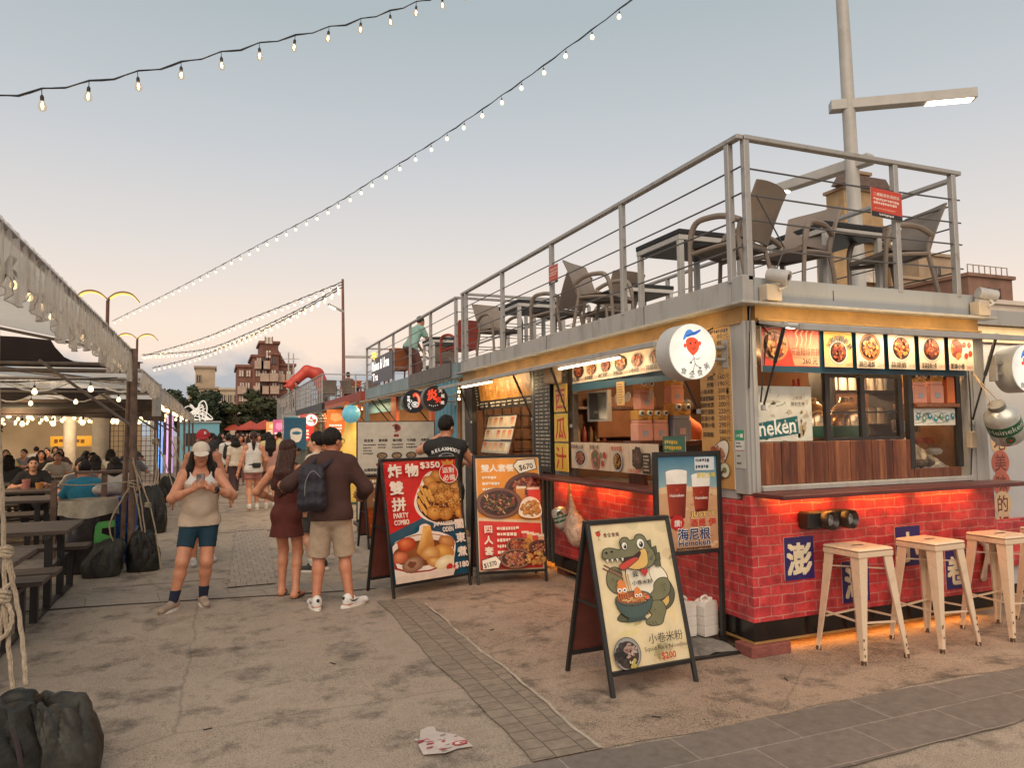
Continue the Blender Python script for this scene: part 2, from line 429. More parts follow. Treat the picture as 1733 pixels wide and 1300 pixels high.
class Pr:
    """tapered capsule (p,q,ra,rb) or ellipsoid (c,radii,rot3x3); sq flattens along local axis; t0,t1 cut flat"""
    def __init__(s, p, q=None, ra=.05, rb=None, rr=None, M3=None, sq=None, k=None, cut=None, neg=False, tag='', caps=None):
        s.p = np.array(p, float); s.q = None if q is None else np.array(q, float); s.ra = ra; s.rb = ra if rb is None else rb
        s.rr = None if rr is None else np.array(rr, float); s.M = np.eye(3) if M3 is None else np.array(M3, float); s.sq = sq; s.k = k; s.neg = neg; s.tag = tag; s.caps = caps
    def grown(s, off, caps=None):
        n = Pr(s.p, s.q, s.ra+off, s.rb+off, None if s.rr is None else s.rr+off, s.M, s.sq, s.k, None, s.neg, s.tag, caps or s.caps); return n
    def bounds(s):
        if s.q is None: r = s.rr.max(); return s.p-r, s.p+r
        r = max(s.ra, s.rb)*max(1, max(s.sq) if s.sq is not None else 1); return np.minimum(s.p, s.q)-r, np.maximum(s.p, s.q)+r
    def d(s, X):
        if s.q is None:
            Y = (X-s.p) @ s.M; k0 = np.sqrt(((Y/s.rr)**2).sum(-1)); k1 = np.sqrt(((Y/s.rr**2)**2).sum(-1))
            return k0*(k0-1)/np.maximum(k1, 1e-6)
        ab = s.q-s.p; l2 = ab @ ab; t = ((X-s.p) @ ab)/l2; tc_ = np.clip(t, 0, 1); v = X-(s.p+tc_[..., None]*ab)
        if s.sq is not None: v = (v @ s.M)/np.array(s.sq)
        d = np.sqrt((v**2).sum(-1))-(s.ra+(s.rb-s.ra)*tc_)
        if s.sq is not None: d = d*min(1, min(s.sq))
        if s.caps:
            l = math.sqrt(l2)
            if s.caps[0] is not None: d = np.maximum(d, (s.caps[0]-t)*l)
            if s.caps[1] is not None: d = np.maximum(d, (t-s.caps[1])*l)
        return d
def build_sdf(prims, h, k=.03, planes=()):
    lo = np.min([p.bounds()[0] for p in prims if not p.neg], 0)-h*3-.02; hi = np.max([p.bounds()[1] for p in prims if not p.neg], 0)+h*3+.02
    n = np.ceil((hi-lo)/h).astype(int)+1; vol = np.full(n, 1.0, np.float32)
    ax = [lo[i]+np.arange(n[i])*h for i in range(3)]
    for p in prims:
        kk = k if p.k is None else p.k; b0, b1 = p.bounds(); m = kk+h*3
        i0 = np.maximum(0, np.floor((b0-m-lo)/h).astype(int)); i1 = np.minimum(n, np.ceil((b1+m-lo)/h).astype(int)+1)
        if (i1 <= i0).any(): continue
        X = np.stack(np.meshgrid(*[ax[i][i0[i]:i1[i]] for i in range(3)], indexing='ij'), -1); d = p.d(X)
        sl = tuple(slice(a, b) for a, b in zip(i0, i1)); v = vol[sl]
        if p.neg: vol[sl] = np.maximum(v, -d); continue
        hh = np.maximum(kk-np.abs(v-d), 0)/kk; vol[sl] = np.minimum(v, d)-hh*hh*kk/4
    if planes:
        X = np.stack(np.meshgrid(*ax, indexing='ij'), -1)
        for f in planes: vol = np.maximum(vol, f(X))
    return surf_nets(vol, lo, h)
def ik(a, t, l1, l2, pole):
    a = np.array(a, float); t = np.array(t, float); pole = np.array(pole, float); d = t-a; L_ = np.linalg.norm(d); L2 = min(max(L_, abs(l1-l2)+.01), (l1+l2)*.999); d = d/max(L_, 1e-6)
    t = a+d*L2; x = (l1*l1-l2*l2+L2*L2)/(2*L2); y = math.sqrt(max(l1*l1-x*x, 0)); pn = pole-d*(pole @ d); pn /= max(np.linalg.norm(pn), 1e-6)
    return a+d*x+pn*y, t
def rotz(a): c, s = math.cos(a), math.sin(a); return np.array([[c, -s, 0], [s, c, 0], [0, 0, 1.]])
def rotx(a): c, s = math.cos(a), math.sin(a); return np.array([[1, 0, 0], [0, c, -s], [0, s, c]])
SKIN = attr_mat('skin', .5, skin=True)
FAB = {}
def fabric(c, rough=.85, sc=14):
    k = tuple(round(v, 3) for v in c)
    if k not in FAB: FAB[k] = M('fabric_%d' % len(FAB), c, rough, vary=.14, scale=sc, bump=.35, bscale=22)
    return FAB[k]
HAIRM = M('hair_black', (.012, .008, .007), .62, vary=.6, scale=60, spec=.3, bump=1.0, bscale=90, stretch=(1, 1, .12))
HAIRB = M('hair_brown', (.045, .016, .011), .5, vary=.6, scale=60, spec=.35, bump=1.0, bscale=90, stretch=(1, 1, .1))
def person(label, loc, rot, H=1.65, w=1.0, h=.0125, skin=(205, 140, 105), lean=0., pel=(0, 0, 0), feet=None, hands=None, poles=None, head=(0, 0), wear=(), hair=('short', None), shoe=None, sock=None, twist=0., fine=False, group=None, sit=False, knees=None, face=True, hdir=None, belly=0, extras=None, coll=None):
    """local frame: facing -Y, x = to the viewer's right when seen from the front; all lengths in metres"""
    th = thing('person', label, 'person', loc, rot, group); s = H/1.7
    J = {}; hipz = (.50 if sit else .90)*s
    pv = np.array([pel[0], pel[1], hipz+pel[2]]); J['pelvis'] = pv
    Rl = rotz(twist) @ rotx(lean)
    up = Rl @ np.array([0, 0, 1.]); rt = rotz(twist) @ np.array([1., 0, 0]); fw = Rl @ np.array([0, -1., 0])
    J['waist'] = pv+up*.17*s; J['chest'] = pv+up*.36*s; J['neck'] = pv+up*.53*s+fw*.005; 
    shw = (.158+.03*(w-1))*s
    for sd_, e in (('r', -1), ('l', 1)):
        J['sh'+sd_] = pv+up*.455*s+rt*shw*e; J['hip'+sd_] = pv+rotz(twist*.3) @ np.array([.085*s*e*w**.5, 0, -.02*s])
    hr = rotz(twist+head[0]) @ rotx(lean*.5+head[1]); J['head'] = J['neck']+(rotx(lean*.6) @ np.array([0, 0, 1]))*.145*s+hr @ np.array([0, -.018*s, 0])
    hc = J['head']; hs = .93*s+.07
    feet = feet or {'r': (-.09, 0, 0, -.15), 'l': (.09, 0, 0, .15)}; knees = knees or {'r': (0, -1, .1), 'l': (0, -1, .1)}
    B = {}; body = []; c = np.array(skin, float)
    # torso
    tors = [Pr(pv, J['waist'], .125*s*w, .112*s*w, sq=(1.12, .80, 1), M3=Rl, tag='torso'), Pr(J['waist'], J['chest'], .112*s*w, .128*s*w, sq=(1.12, .78, 1), M3=Rl, tag='torso'),
            Pr(J['chest'], J['chest']+up*.08*s, .128*s*w, .085*s*w, sq=(1.2, .75, 1), M3=Rl, tag='torso'),
            Pr(J['shr']+up*.0, J['shl'], .050*s*w, tag='torso')]
    for e in (-1, 1): tors.append(Pr(J['neck']-up*.015*s, J['shr' if e < 0 else 'shl']+up*.012*s, .045*s, .04*s, tag='torso'))
    if belly: tors.append(Pr(J['waist']+fw*.04*s-up*.04*s, rr=(.13*s*w, .11*s*w, .14*s), tag='torso'))
    if w > 1.1 or belly or hair[0] in ('long', 'pony', 'bun'):
        for e in (-1, 1): tors.append(Pr(J['chest']+fw*.065*s*w+rt*.06*s*e+up*.0, rr=(.062*s*w, .055*s*w, .06*s*w), tag='torso'))
    for e, sd_ in ((-1, 'r'), (1, 'l')): tors.append(Pr(J['hip'+sd_]-fw*.035*s, rr=(.085*s*w, .09*s*w, .10*s), tag='hips'))
    neck = [Pr(J['neck']-up*.05*s, J['neck']+(hc-J['neck'])*.55, .058*s*w**.5, .05*s*w**.5, tag='neck')]
    # head
    def hp(x, y, z): return hc+hr @ (np.array([x, y, z])*hs)
    hd = [Pr(hp(0, .012, .028), rr=np.array([.076, .094, .092])*hs, M3=hr, tag='head'), Pr(hp(0, -.03, -.035), rr=np.array([.062, .066, .082])*hs, M3=hr, tag='head', k=.03),
          Pr(hp(0, -.062, -.092), rr=np.array([.03, .028, .026])*hs, M3=hr, tag='head', k=.03)]
    if face:
        hd += [Pr(hp(0, -.092, .012), hp(0, -.108, -.022), .009*hs, .015*hs, tag='head', k=.012), Pr(hp(-.012, -.098, -.026), hp(.012, -.098, -.026), .010*hs, tag='head', k=.01),
               Pr(hp(-.02, -.09, -.058), hp(.02, -.09, -.058), .008*hs, tag='head', k=.012), Pr(hp(-.035, -.083, .028), hp(.035, -.083, .028), .012*hs, tag='head', k=.02)]
        for e in (-1, 1): hd.append(Pr(hp(.076*e, .012, -.008), rr=np.array([.012, .02, .031])*hs, M3=hr, tag='head', k=.01)); hd.append(Pr(hp(.04*e, -.066, -.03), rr=np.array([.024, .022, .022])*hs, M3=hr, k=.02))
    limbs = {}
    # legs
    for sd_, e in (('r', -1), ('l', 1)):
        f = feet[sd_]; an = np.array([f[0], f[1], f[2]+.075*s]); kn, an = ik(J['hip'+sd_], an, .42*s, .42*s, knees[sd_]); J['kn'+sd_], J['an'+sd_] = kn, an
        limbs['th'+sd_] = [Pr(J['hip'+sd_], kn, .088*s*w, .060*s*w**.7, tag='thigh')]
        mid = kn+(an-kn)*.3; back = rotz(f[3]) @ np.array([0, .012*s, 0])
        limbs['sn'+sd_] = [Pr(kn, mid+back, .056*s*w**.7, .056*s*w**.7, tag='shin'), Pr(mid+back, an, .056*s*w**.7, .036*s*w**.4, tag='shin')]
        fd = rotz(f[3]) @ np.array([0, -1., 0]); heel = np.array([an[0], an[1], f[2]+.035*s])-fd*.03*s; tip = heel+fd*.20*s; toe = np.array([tip[0], tip[1], f[2]+.022*s+(f[4] if len(f) > 4 else 0)])
        limbs['ft'+sd_] = [Pr(an, heel, .036*s, .034*s, tag='foot'), Pr(heel, toe, .034*s, .026*s, sq=(1.15, 1.15, .9), tag='foot', M3=rotz(f[3]))]
        J['heel'+sd_], J['toe'+sd_] = heel, toe
    hands = hands or {}; poles = poles or {}
    for sd_, e in (('r', -1), ('l', 1)):
        S = J['sh'+sd_]; T = np.array(hands.get(sd_, S+rt*.08*s*e+np.array([0, -.02, -.53*s])), float)
        if sd_ in hands: T = np.array(hands[sd_], float)
        el, wr = ik(S, T, .29*s, .25*s, poles.get(sd_, (.4*e, .9, -.1))); J['el'+sd_], J['wr'+sd_] = el, wr
        aw = w**.8
        limbs['ua'+sd_] = [Pr(S, el, .054*s*aw, .043*s*aw, tag='arm')]; limbs['fa'+sd_] = [Pr(el, el+(wr-el)*.35, .043*s*aw, .042*s*aw, tag='arm'), Pr(el+(wr-el)*.35, wr, .042*s*aw, .026*s, tag='arm')]
        d = (wr-el)/np.linalg.norm(wr-el)
        if hdir and sd_ in hdir: d = np.array(hdir[sd_][0], float); d /= np.linalg.norm(d)
        pn = np.array(hdir[sd_][1], float) if hdir and sd_ in hdir else rt*-e*.9+fw*.2; pn = pn-d*(pn @ d); pn /= np.linalg.norm(pn); si = np.cross(d, pn)*1.0
        if not (hdir and sd_ in hdir):
            if si @ fw < 0: si = -si
        elif len(hdir[sd_]) > 2: si = si*hdir[sd_][2]
        hh = []; cu_ = hdir[sd_][3] if hdir and sd_ in hdir and len(hdir[sd_]) > 3 else .35
        if fine:
            hh.append(Pr(wr+d*.012, wr+d*.075*s, .02*s, .026*s, sq=None, tag='hand'))
            for i, o in enumerate((.033, .012, -.009, -.028)):
                b0 = wr+d*.078*s+si*o*s; ln = (.062, .07, .066, .052)[i]*s; d1 = d*math.cos(cu_)+pn*math.sin(cu_); d2 = d*math.cos(cu_*2.4)+pn*math.sin(cu_*2.4)
                hh += [Pr(wr+d*.04*s+si*o*.6*s, b0, .013*s, .0105*s, k=.012, tag='hand'), Pr(b0, b0+d1*ln*.55, .0100*s, .0092*s, k=.004, tag='hand'), Pr(b0+d1*ln*.55, b0+d1*ln*.55+d2*ln*.55, .0092*s, .0078*s, k=.004, tag='hand')]
            tb = wr+d*.02*s+si*.022*s; t1 = tb+(d*.6+si*.75+pn*.25)*.042*s; hh += [Pr(tb, t1, .014*s, .012*s, k=.01, tag='hand'), Pr(t1, t1+(d*.8+si*.2+pn*.45)*.035*s, .0115*s, .009*s, k=.004, tag='hand')]
        else:
            hh = [Pr(wr, wr+d*.075*s, .026*s, .03*s, tag='hand')]
            for i, o in enumerate((.028, .01, -.009, -.026)): hh.append(Pr(wr+d*.07*s+si*o*s, wr+(d*.145+pn*.03)*s+si*o*s, .0125*s, .010*s, k=.008, tag='hand'))
            hh.append(Pr(wr+d*.02*s+si*.02*s, wr+d*.07*s+si*.055*s, .015*s, .011*s, k=.01, tag='hand'))
        limbs['ha'+sd_] = hh; J['hand'+sd_] = wr+d*.08*s
    body = tors+neck+hd
    for q in limbs.values(): body += q
    P, F = build_sdf(body, h, .028)
    col = np.tile(np.array(L(tuple(skin))), (len(P), 1))
    if face:
        Q = ((P-hc) @ hr)/hs; near = (np.abs(Q) < .16).all(1) & (Q[:, 1] < -.03)
        def spot(x, y, rx, rz, cc):
            m = near & ((((Q[:, 0]-x)/rx)**2+((Q[:, 2]-y)/rz)**2) < 1); col[m] = L(cc)
        lip = tuple(int(v*.75) for v in (skin[0], skin[1]*.75, skin[2]*.78)); spot(0, -.06, .024, .008, lip)
        for e in (-1, 1): spot(.034*e, .016, .017, .008, (225, 215, 205)); spot(.034*e, .016, .008, .008, (25, 15, 12)); spot(.036*e, .036, .024, .006, (40, 25, 20)); spot(.034*e, .024, .02, .004, (40, 25, 20))
    np_mesh('body', P, F, SKIN, th, col)
    allp = {'torso': tors, 'neck': neck, 'head': hd, **limbs}
    ctx = dict(J=J, s=s, w=w, up=up, rt=rt, fw=fw, hr=hr, hc=hc, hs=hs, hp=hp, pv=pv, Rl=Rl, th=th, limbs=limbs, tors=tors, hd=hd, neck=neck, h=h)
    for g in wear: GARM[g[0]](ctx, *g[1:])
    HAIRF(ctx, *hair)
    if shoe is not None:
        for sd_ in 'rl':
            a, b = J['heel'+sd_], J['toe'+sd_]; f = feet[sd_]; m3 = rotz(f[3]); d = (b-a)/np.linalg.norm(b-a); fz = f[2]
            pr = [Pr(a+(0, 0, .012), b+d*.01+(0, 0, .014), .044*s, .040*s, sq=(1.05, 1.05, .85), M3=m3), Pr(a+(0, 0, .045*s), a+d*.06*s+(0, 0, .04*s), .042*s, .036*s), Pr(a+(0, 0, .05*s), J['an'+sd_]+(0, 0, .015*s), .042*s, .044*s, caps=(None, .55))]
            dz = f[2]
            Ps, Fs = build_sdf(pr, min(h, .008), .02, [lambda X, z=dz: z+.004-X[..., 2]] if len(f) < 5 else [])
            so = np_mesh('shoe', Ps, Fs, fabric(shoe, .6), th)
            if len(f) < 5:
                sl = MB(); n_ = 18; base = [];
                for i in range(n_):
                    t = 2*math.pi*i/n_; cx = math.cos(t); q = a+d*(.075+.155*cx)*s+np.array([-d[1], d[0], 0])*math.sin(t)*.05*s*(1-.12*cx*cx); base.append((q[0], q[1]))
                sl.prism(base, (0, 0, fz+.001), (1, 0, 0), (0, 1, 0), (0, 0, .026*s)); mesh_obj('sole', sl, fabric((.75, .72, .68) if max(shoe) > .3 or True else shoe, .7), so)
    if sock is not None:
        for sd_ in 'rl': 
            pr = [p.grown(.006) for p in limbs['sn'+sd_]]; z1 = sock[1]; Ps, Fs = build_sdf(pr, min(h, .01), .02, [lambda X, z=z1: X[..., 2]-z]); np_mesh('sock', Ps, Fs, fabric(sock[0]), th)
    if extras: extras(ctx)
    return th
def _hem(z): return lambda X: z-X[..., 2]
def _top(z): return lambda X: X[..., 2]-z
def g_top(c, colr, sleeve=0., off=.012, hem=-.06, neckcut=.075, loose=0., tank=False, back=False, name='shirt', mat=None):
    """shirt: torso and sleeves (sleeve = fraction of upper arm, up to 2 = wrist)"""
    J, s = c['J'], c['s']; pr = [p.grown(off+loose*.6) for p in c['tors']]
    pr.append(Pr(J['pelvis']+c['up']*(hem*s-.12), J['chest'], (.128*s*c['w'])+off+loose, .112*s*c['w']+off+loose*.6, sq=(1.14, .86, 1), M3=c['Rl']))
    for sd_ in 'rl':
        if sleeve > 0:
            u = c['limbs']['ua'+sd_][0]
            if sleeve <= 1: pr.append(u.grown(off+.004+loose*.4, (None, sleeve)))
            else:
                pr.append(u.grown(off+loose*.4)); l = sleeve-1
                a, b = J['el'+sd_], J['wr'+sd_]; pr.append(Pr(a, b, .046*s+off+loose*.3, .034*s+off+loose*.3, caps=(None, l)))
        elif tank: pr.append(Pr(J['sh'+sd_]+np.array([0, 0, .0]), rr=(.075*s, .11*s, .085*s), neg=True, M3=c['Rl']) if not back else Pr(J['sh'+sd_]+c['rt']*(.03 if sd_ == 'l' else -.03), rr=(.06*s, .12*s, .09*s), neg=True, M3=c['Rl']))
    nk = J['neck']; n0 = Pr(nk+c['fw']*.03*s, rr=np.array([neckcut, neckcut*1.05, neckcut*(1.5 if tank else .9)])*s, neg=True); pr.append(n0)
    if hem < -.05:
        for sd_ in 'rl': pr.append(c['limbs']['th'+sd_][0].grown(off+.008, (None, .6)))
    up = c['up']; pv = c['pv']; hz = hem*s
    P, F = build_sdf(pr, min(c['h'], .011), .03, [lambda X: hz-((X-pv) @ up)])
    return np_mesh(name, P, F, mat or fabric(colr), c['th'])
def g_bottom(c, colr, leg=.5, off=.012, top=.10, loose=0., name='shorts', mat=None):
    """leg: 0..1 thigh, 1..2 shin"""
    J, s = c['J'], c['s']; pr = [Pr(J['pelvis']-np.array([0, 0, .02*s]), J['waist'], .128*s*c['w']+off, .112*s*c['w']+off, sq=(1.12, .84, 1), M3=c['Rl'])]+[p.grown(off) for p in c['tors'] if p.tag == 'hips']
    for sd_ in 'rl':
        t = c['limbs']['th'+sd_][0]; pr.append(Pr(t.p, t.q, t.ra+off, t.rb+off+loose*.9+(t.ra-t.rb)*(.35 if loose else 0), caps=(None, min(leg, 1.0) if leg <= 1 else None)))
        if leg > 1: pr += [Pr(J['kn'+sd_], J['an'+sd_], .060*s+off+loose, .044*s+off+loose, caps=(None, leg-1))]
    up = c['up']; pv = c['pv']; tz = top*s
    P, F = build_sdf(pr, min(c['h'], .011), .025, [lambda X: ((X-pv) @ up)-tz])
    return np_mesh(name, P, F, mat or fabric(colr), c['th'])
def g_dress(c, colr, hem=.45, flare=.19, off=.012, open_back=False):
    J, s = c['J'], c['s']; pr = [p.grown(off) for p in c['tors']]
    pr += [Pr(J['pelvis'], J['pelvis']+np.array([0, .01, -.42*s]), .125*s*c['w']+off, flare*s, sq=(1.1, .9, 1))]
    for sd_ in 'rl': pr.append(Pr(J['sh'+sd_], rr=(.075*s, .12*s, .09*s), neg=True))
    pr.append(Pr(J['neck']+np.array([0, .06, -.02])*s, rr=(.10*s, .10*s, (.2 if open_back else .08)*s), neg=True))
    P, F = build_sdf(pr, min(c['h'], .011), .03, [_hem(hem)]); return np_mesh('dress', P, F, fabric(colr), c['th'])
def g_cap(c, colr, brim=1, back=False):
    hp, hs, hr = c['hp'], c['hs'], c['hr']; z0 = .042
    pr = [Pr(hp(0, .012, .034), rr=np.array([.09, .108, .098])*hs, M3=hr)]; hc = c['hc']
    P, F = build_sdf(pr, min(c['h'], .008), .01, [lambda X: (z0-.012)*hs-((X-hc) @ hr)[..., 2]]); cp = np_mesh('cap', P, F, fabric(colr), c['th'])
    e = 1 if back else -1; tilt = hr @ rotx(-.32*e*-1 if not back else -.3)
    pr = [Pr(hp(0, .11*e, .030), rr=np.array([.076, .078, .0085])*hs, M3=hr @ rotx(.22*-e))]
    P, F = build_sdf(pr, min(c['h'], .006), .01); np_mesh('brim', P, F, fabric(colr), cp)
    return cp
def HAIRF(c, kind, mat=None, length=.35):
    mat = mat or HAIRM; hp, hs, hr, hc, J = c['hp'], c['hs'], c['hr'], c['hc'], c['J']; h = min(c['h'], .01)
    if kind == 'none': return
    cap_ = Pr(hp(0, .018, .036), rr=np.array([.088, .103, .096])*hs, M3=hr)
    fl = [lambda X: -(((X-hc) @ hr) @ np.array([0, .90, .44]) + .022*hs)] if kind != 'buzz' else [lambda X: -(((X-hc) @ hr) @ np.array([0, .80, .60]) + .012*hs)]
    pr = [cap_]; 
    if kind in ('short', 'buzz'): fl.append(lambda X: -.055*hs-((X-hc) @ hr)[..., 2]); r = random.Random(int(abs(hc[2])*1e5)); 
    if kind in ('short', 'buzz'):
        for i in range(34):
            a = r.uniform(0, 6.28); q = r.uniform(.2, 1); pr.append(Pr(hp(.07*q*math.cos(a), .02+.08*q*math.sin(a), .125-.07*q*q), rr=np.array([.022, .022, .016])*hs*(r.uniform(.7, 1.2) if kind == 'short' else .7), k=.010))
    pl = []
    if kind in ('long', 'bob'):
        bk = hr @ np.array([0, 1, 0]); L0 = length
        for i in range(-3, 4):
            x = i*.028; b0 = hp(x, .085-abs(i)*.022, .0); b1 = b0+np.array([0, .02, -L0*.5])+bk*.02; b2 = b0+np.array([i*.012, .015, -L0*(1-.05*abs(i))])+bk*.035
            if (c['J']['neck']-b1) @ bk > -.04 and length > .2: b1 = b1+bk*.03; b2 = b2+bk*.03
            pl += [Pr(b0, b1, .034*hs, .04*hs), Pr(b1, b2, .04*hs, .022*hs)]
    if kind == 'sides':
        for e in (-1, 1):
            for i in range(3):
                b0 = hp(.078*e, .03*i-.015, .0); pl += [Pr(b0, b0+np.array([.022*e, .0, -length*.55]), .022*hs, .03*hs), Pr(b0+np.array([.022*e, .0, -length*.55]), b0+np.array([.03*e, -.02, -length]), .03*hs, .02*hs)]
    if kind == 'pony':
        b0 = hp(0, .11, .01); pl += [Pr(b0, b0+np.array([0, .03, -.12]), .026, .036), Pr(b0+np.array([0, .03, -.12]), b0+np.array([0, .0, -length]), .036, .016)]
    if kind == 'bun': pr.append(Pr(hp(0, .10, .07), rr=(.045, .045, .045)))
    P, F = build_sdf(pr, h, .015, fl); ho = np_mesh('hair', P, F, mat, c['th'])
    if pl: P, F = build_sdf(pl, h, .03); np_mesh('hair_length', P, F, mat, ho)
def g_bag(c, colr, off=(0, .2, .25), size=(.15, .09, .22), straps=True, name='backpack'):
    J, s = c['J'], c['s']; o = c['pv']+c['rt']*off[0]-c['fw']*off[1]+c['up']*off[2]
    a_, b_, d_ = size; rt, up, fw = c['rt'], c['up'], c['fw']
    pr = [Pr(o+rt*e*a_*.5-up*d_*.55, o+rt*e*a_*.42+up*d_*.55, b_*.78, b_*.66) for e in (-1, 0, 1)]+[Pr(o+rt*e*a_*.4-up*d_*.45-fw*b_*.62, o+rt*e*a_*.4-up*d_*.05-fw*b_*.55, b_*.42) for e in (-1, 0, 1)]+[Pr(o-rt*a_*.45+up*d_*.8, o+rt*a_*.45+up*d_*.8, b_*.45)]
    P, F = build_sdf(pr, min(c['h'], .009), .025); P = P+.004*np.sin(P[:, [1, 2, 0]]*47)+.003*np.sin(P[:, [2, 0, 1]]*91); ob = np_mesh(name, P, F, fabric(colr, .7), c['th'])
    if straps:
        m = MB()
        for e in (-1, 1):
            a = o+c['up']*.17+c['rt']*.06*e; b = J['neck']+c['rt']*.09*e-c['up']*.0+c['fw']*.0; d = J['chest']+c['rt']*.10*e+c['fw']*.115*c['w']; f = J['waist']+c['rt']*.14*e*c['w']+c['fw']*.03
            m.tube([a, b+c['up']*.03, d, f], .018, 6)
        mesh_obj('strap', m, fabric(colr, .7), ob, True)
    return ob
GARM = dict(top=g_top, bottom=g_bottom, dress=g_dress, cap=g_cap, bag=g_bag)
# ------------------------------------------------------------------ ground
def ground_mat(name, base, dark, light, agg=.5, sc=1.0):
    m = bpy.data.materials.new(name); m.use_nodes = True; t = m.node_tree; b = t.nodes['Principled BSDF']; b.inputs['Roughness'].default_value = .82
    tc = t.nodes.new('ShaderNodeTexCoord')
    def nz(s, d=8, r=.6):
        n = t.nodes.new('ShaderNodeTexNoise'); n.inputs['Scale'].default_value = s; n.inputs['Detail'].default_value = d; n.inputs['Roughness'].default_value = r; t.links.new(tc.outputs['Object'], n.inputs['Vector']); return n
    def ramp(n, st):
        r = t.nodes.new('ShaderNodeValToRGB'); e = r.color_ramp.elements
        while len(e) < len(st): e.new(.5)
        for x, (p, c) in zip(e, st): x.position = p; x.color = (*L(c), 1)
        t.links.new(n.outputs[0], r.inputs[0]); return r
    def mix(a, c, f, mode='MIX'):
        k = t.nodes.new('ShaderNodeMix'); k.data_type = 'RGBA'; k.blend_type = mode
        if isinstance(f, float): k.inputs[0].default_value = f
        else: t.links.new(f, k.inputs[0])
        t.links.new(a, k.inputs[6]); t.links.new(c, k.inputs[7]); return k.outputs[2]
    big = ramp(nz(.55*sc, 5, .6), [(.32, dark), (.5, base), (.7, light)])
    mid = ramp(nz(2.6*sc, 9, .7), [(.33, (.80, .78, .76)), (.5, (.97, .96, .95)), (.68, (1.13, 1.11, 1.08))])
    c1 = mix(big.outputs[0], mid.outputs[0], .75, 'MULTIPLY')
    sp = ramp(nz(55*sc, 4, .7), [(.40, (.42, .38, .36)), (.5, (1, 1, 1)), (.66, (1.3, 1.28, 1.22))])
    msk = ramp(nz(1.1*sc, 6, .7), [(.42, (0, 0, 0)), (.62, (.85, .85, .85))])
    fm = t.nodes.new('ShaderNodeMath'); fm.operation = 'MULTIPLY_ADD'; t.links.new(msk.outputs[0], fm.inputs[0]); fm.inputs[1].default_value = agg; fm.inputs[2].default_value = .18
    c2 = mix(c1, mix(c1, sp.outputs[0], 1.0, 'MULTIPLY'), fm.outputs[0])
    g2 = ramp(nz(150*sc, 3, .6), [(.36, (.58, .55, .53)), (.5, (1, 1, 1)), (.64, (1.25, 1.22, 1.18))]); c2 = mix(c2, mix(c2, g2.outputs[0], 1.0, 'MULTIPLY'), .75)
    v = t.nodes.new('ShaderNodeTexVoronoi'); v.feature = 'DISTANCE_TO_EDGE'; v.inputs['Scale'].default_value = .42*sc
    wv = nz(3, 6); ad = t.nodes.new('ShaderNodeMix'); ad.data_type = 'RGBA'; ad.inputs[0].default_value = .09; t.links.new(tc.outputs['Object'], ad.inputs[6]); t.links.new(wv.outputs['Color'], ad.inputs[7]); t.links.new(ad.outputs[2], v.inputs['Vector'])
    cr_ = t.nodes.new('ShaderNodeMapRange'); t.links.new(v.outputs[0], cr_.inputs[0]); cr_.inputs[2].default_value = .005; cr_.inputs[3].default_value = .38; cr_.inputs[4].default_value = 0
    dk = t.nodes.new('ShaderNodeRGB'); dk.outputs[0].default_value = (.07, .06, .05, 1)
    c3 = mix(c2, dk.outputs[0], cr_.outputs[0])
    t.links.new(c3, b.inputs['Base Color'])
    n2 = nz(70*sc, 6, .7); bp = t.nodes.new('ShaderNodeBump'); bp.inputs['Strength'].default_value = .8; bp.inputs['Distance'].default_value = .012; t.links.new(n2.outputs[0], bp.inputs['Height']); t.links.new(bp.outputs[0], b.inputs['Normal'])
    MATS[name] = m; return m
GM = ground_mat('concrete', (.56, .455, .365), (.48, .39, .315), (.62, .51, .41), .8)
GA = ground_mat('apron_concrete', (.58, .435, .33), (.50, .375, .285), (.64, .485, .37), 1.0, 1.2)
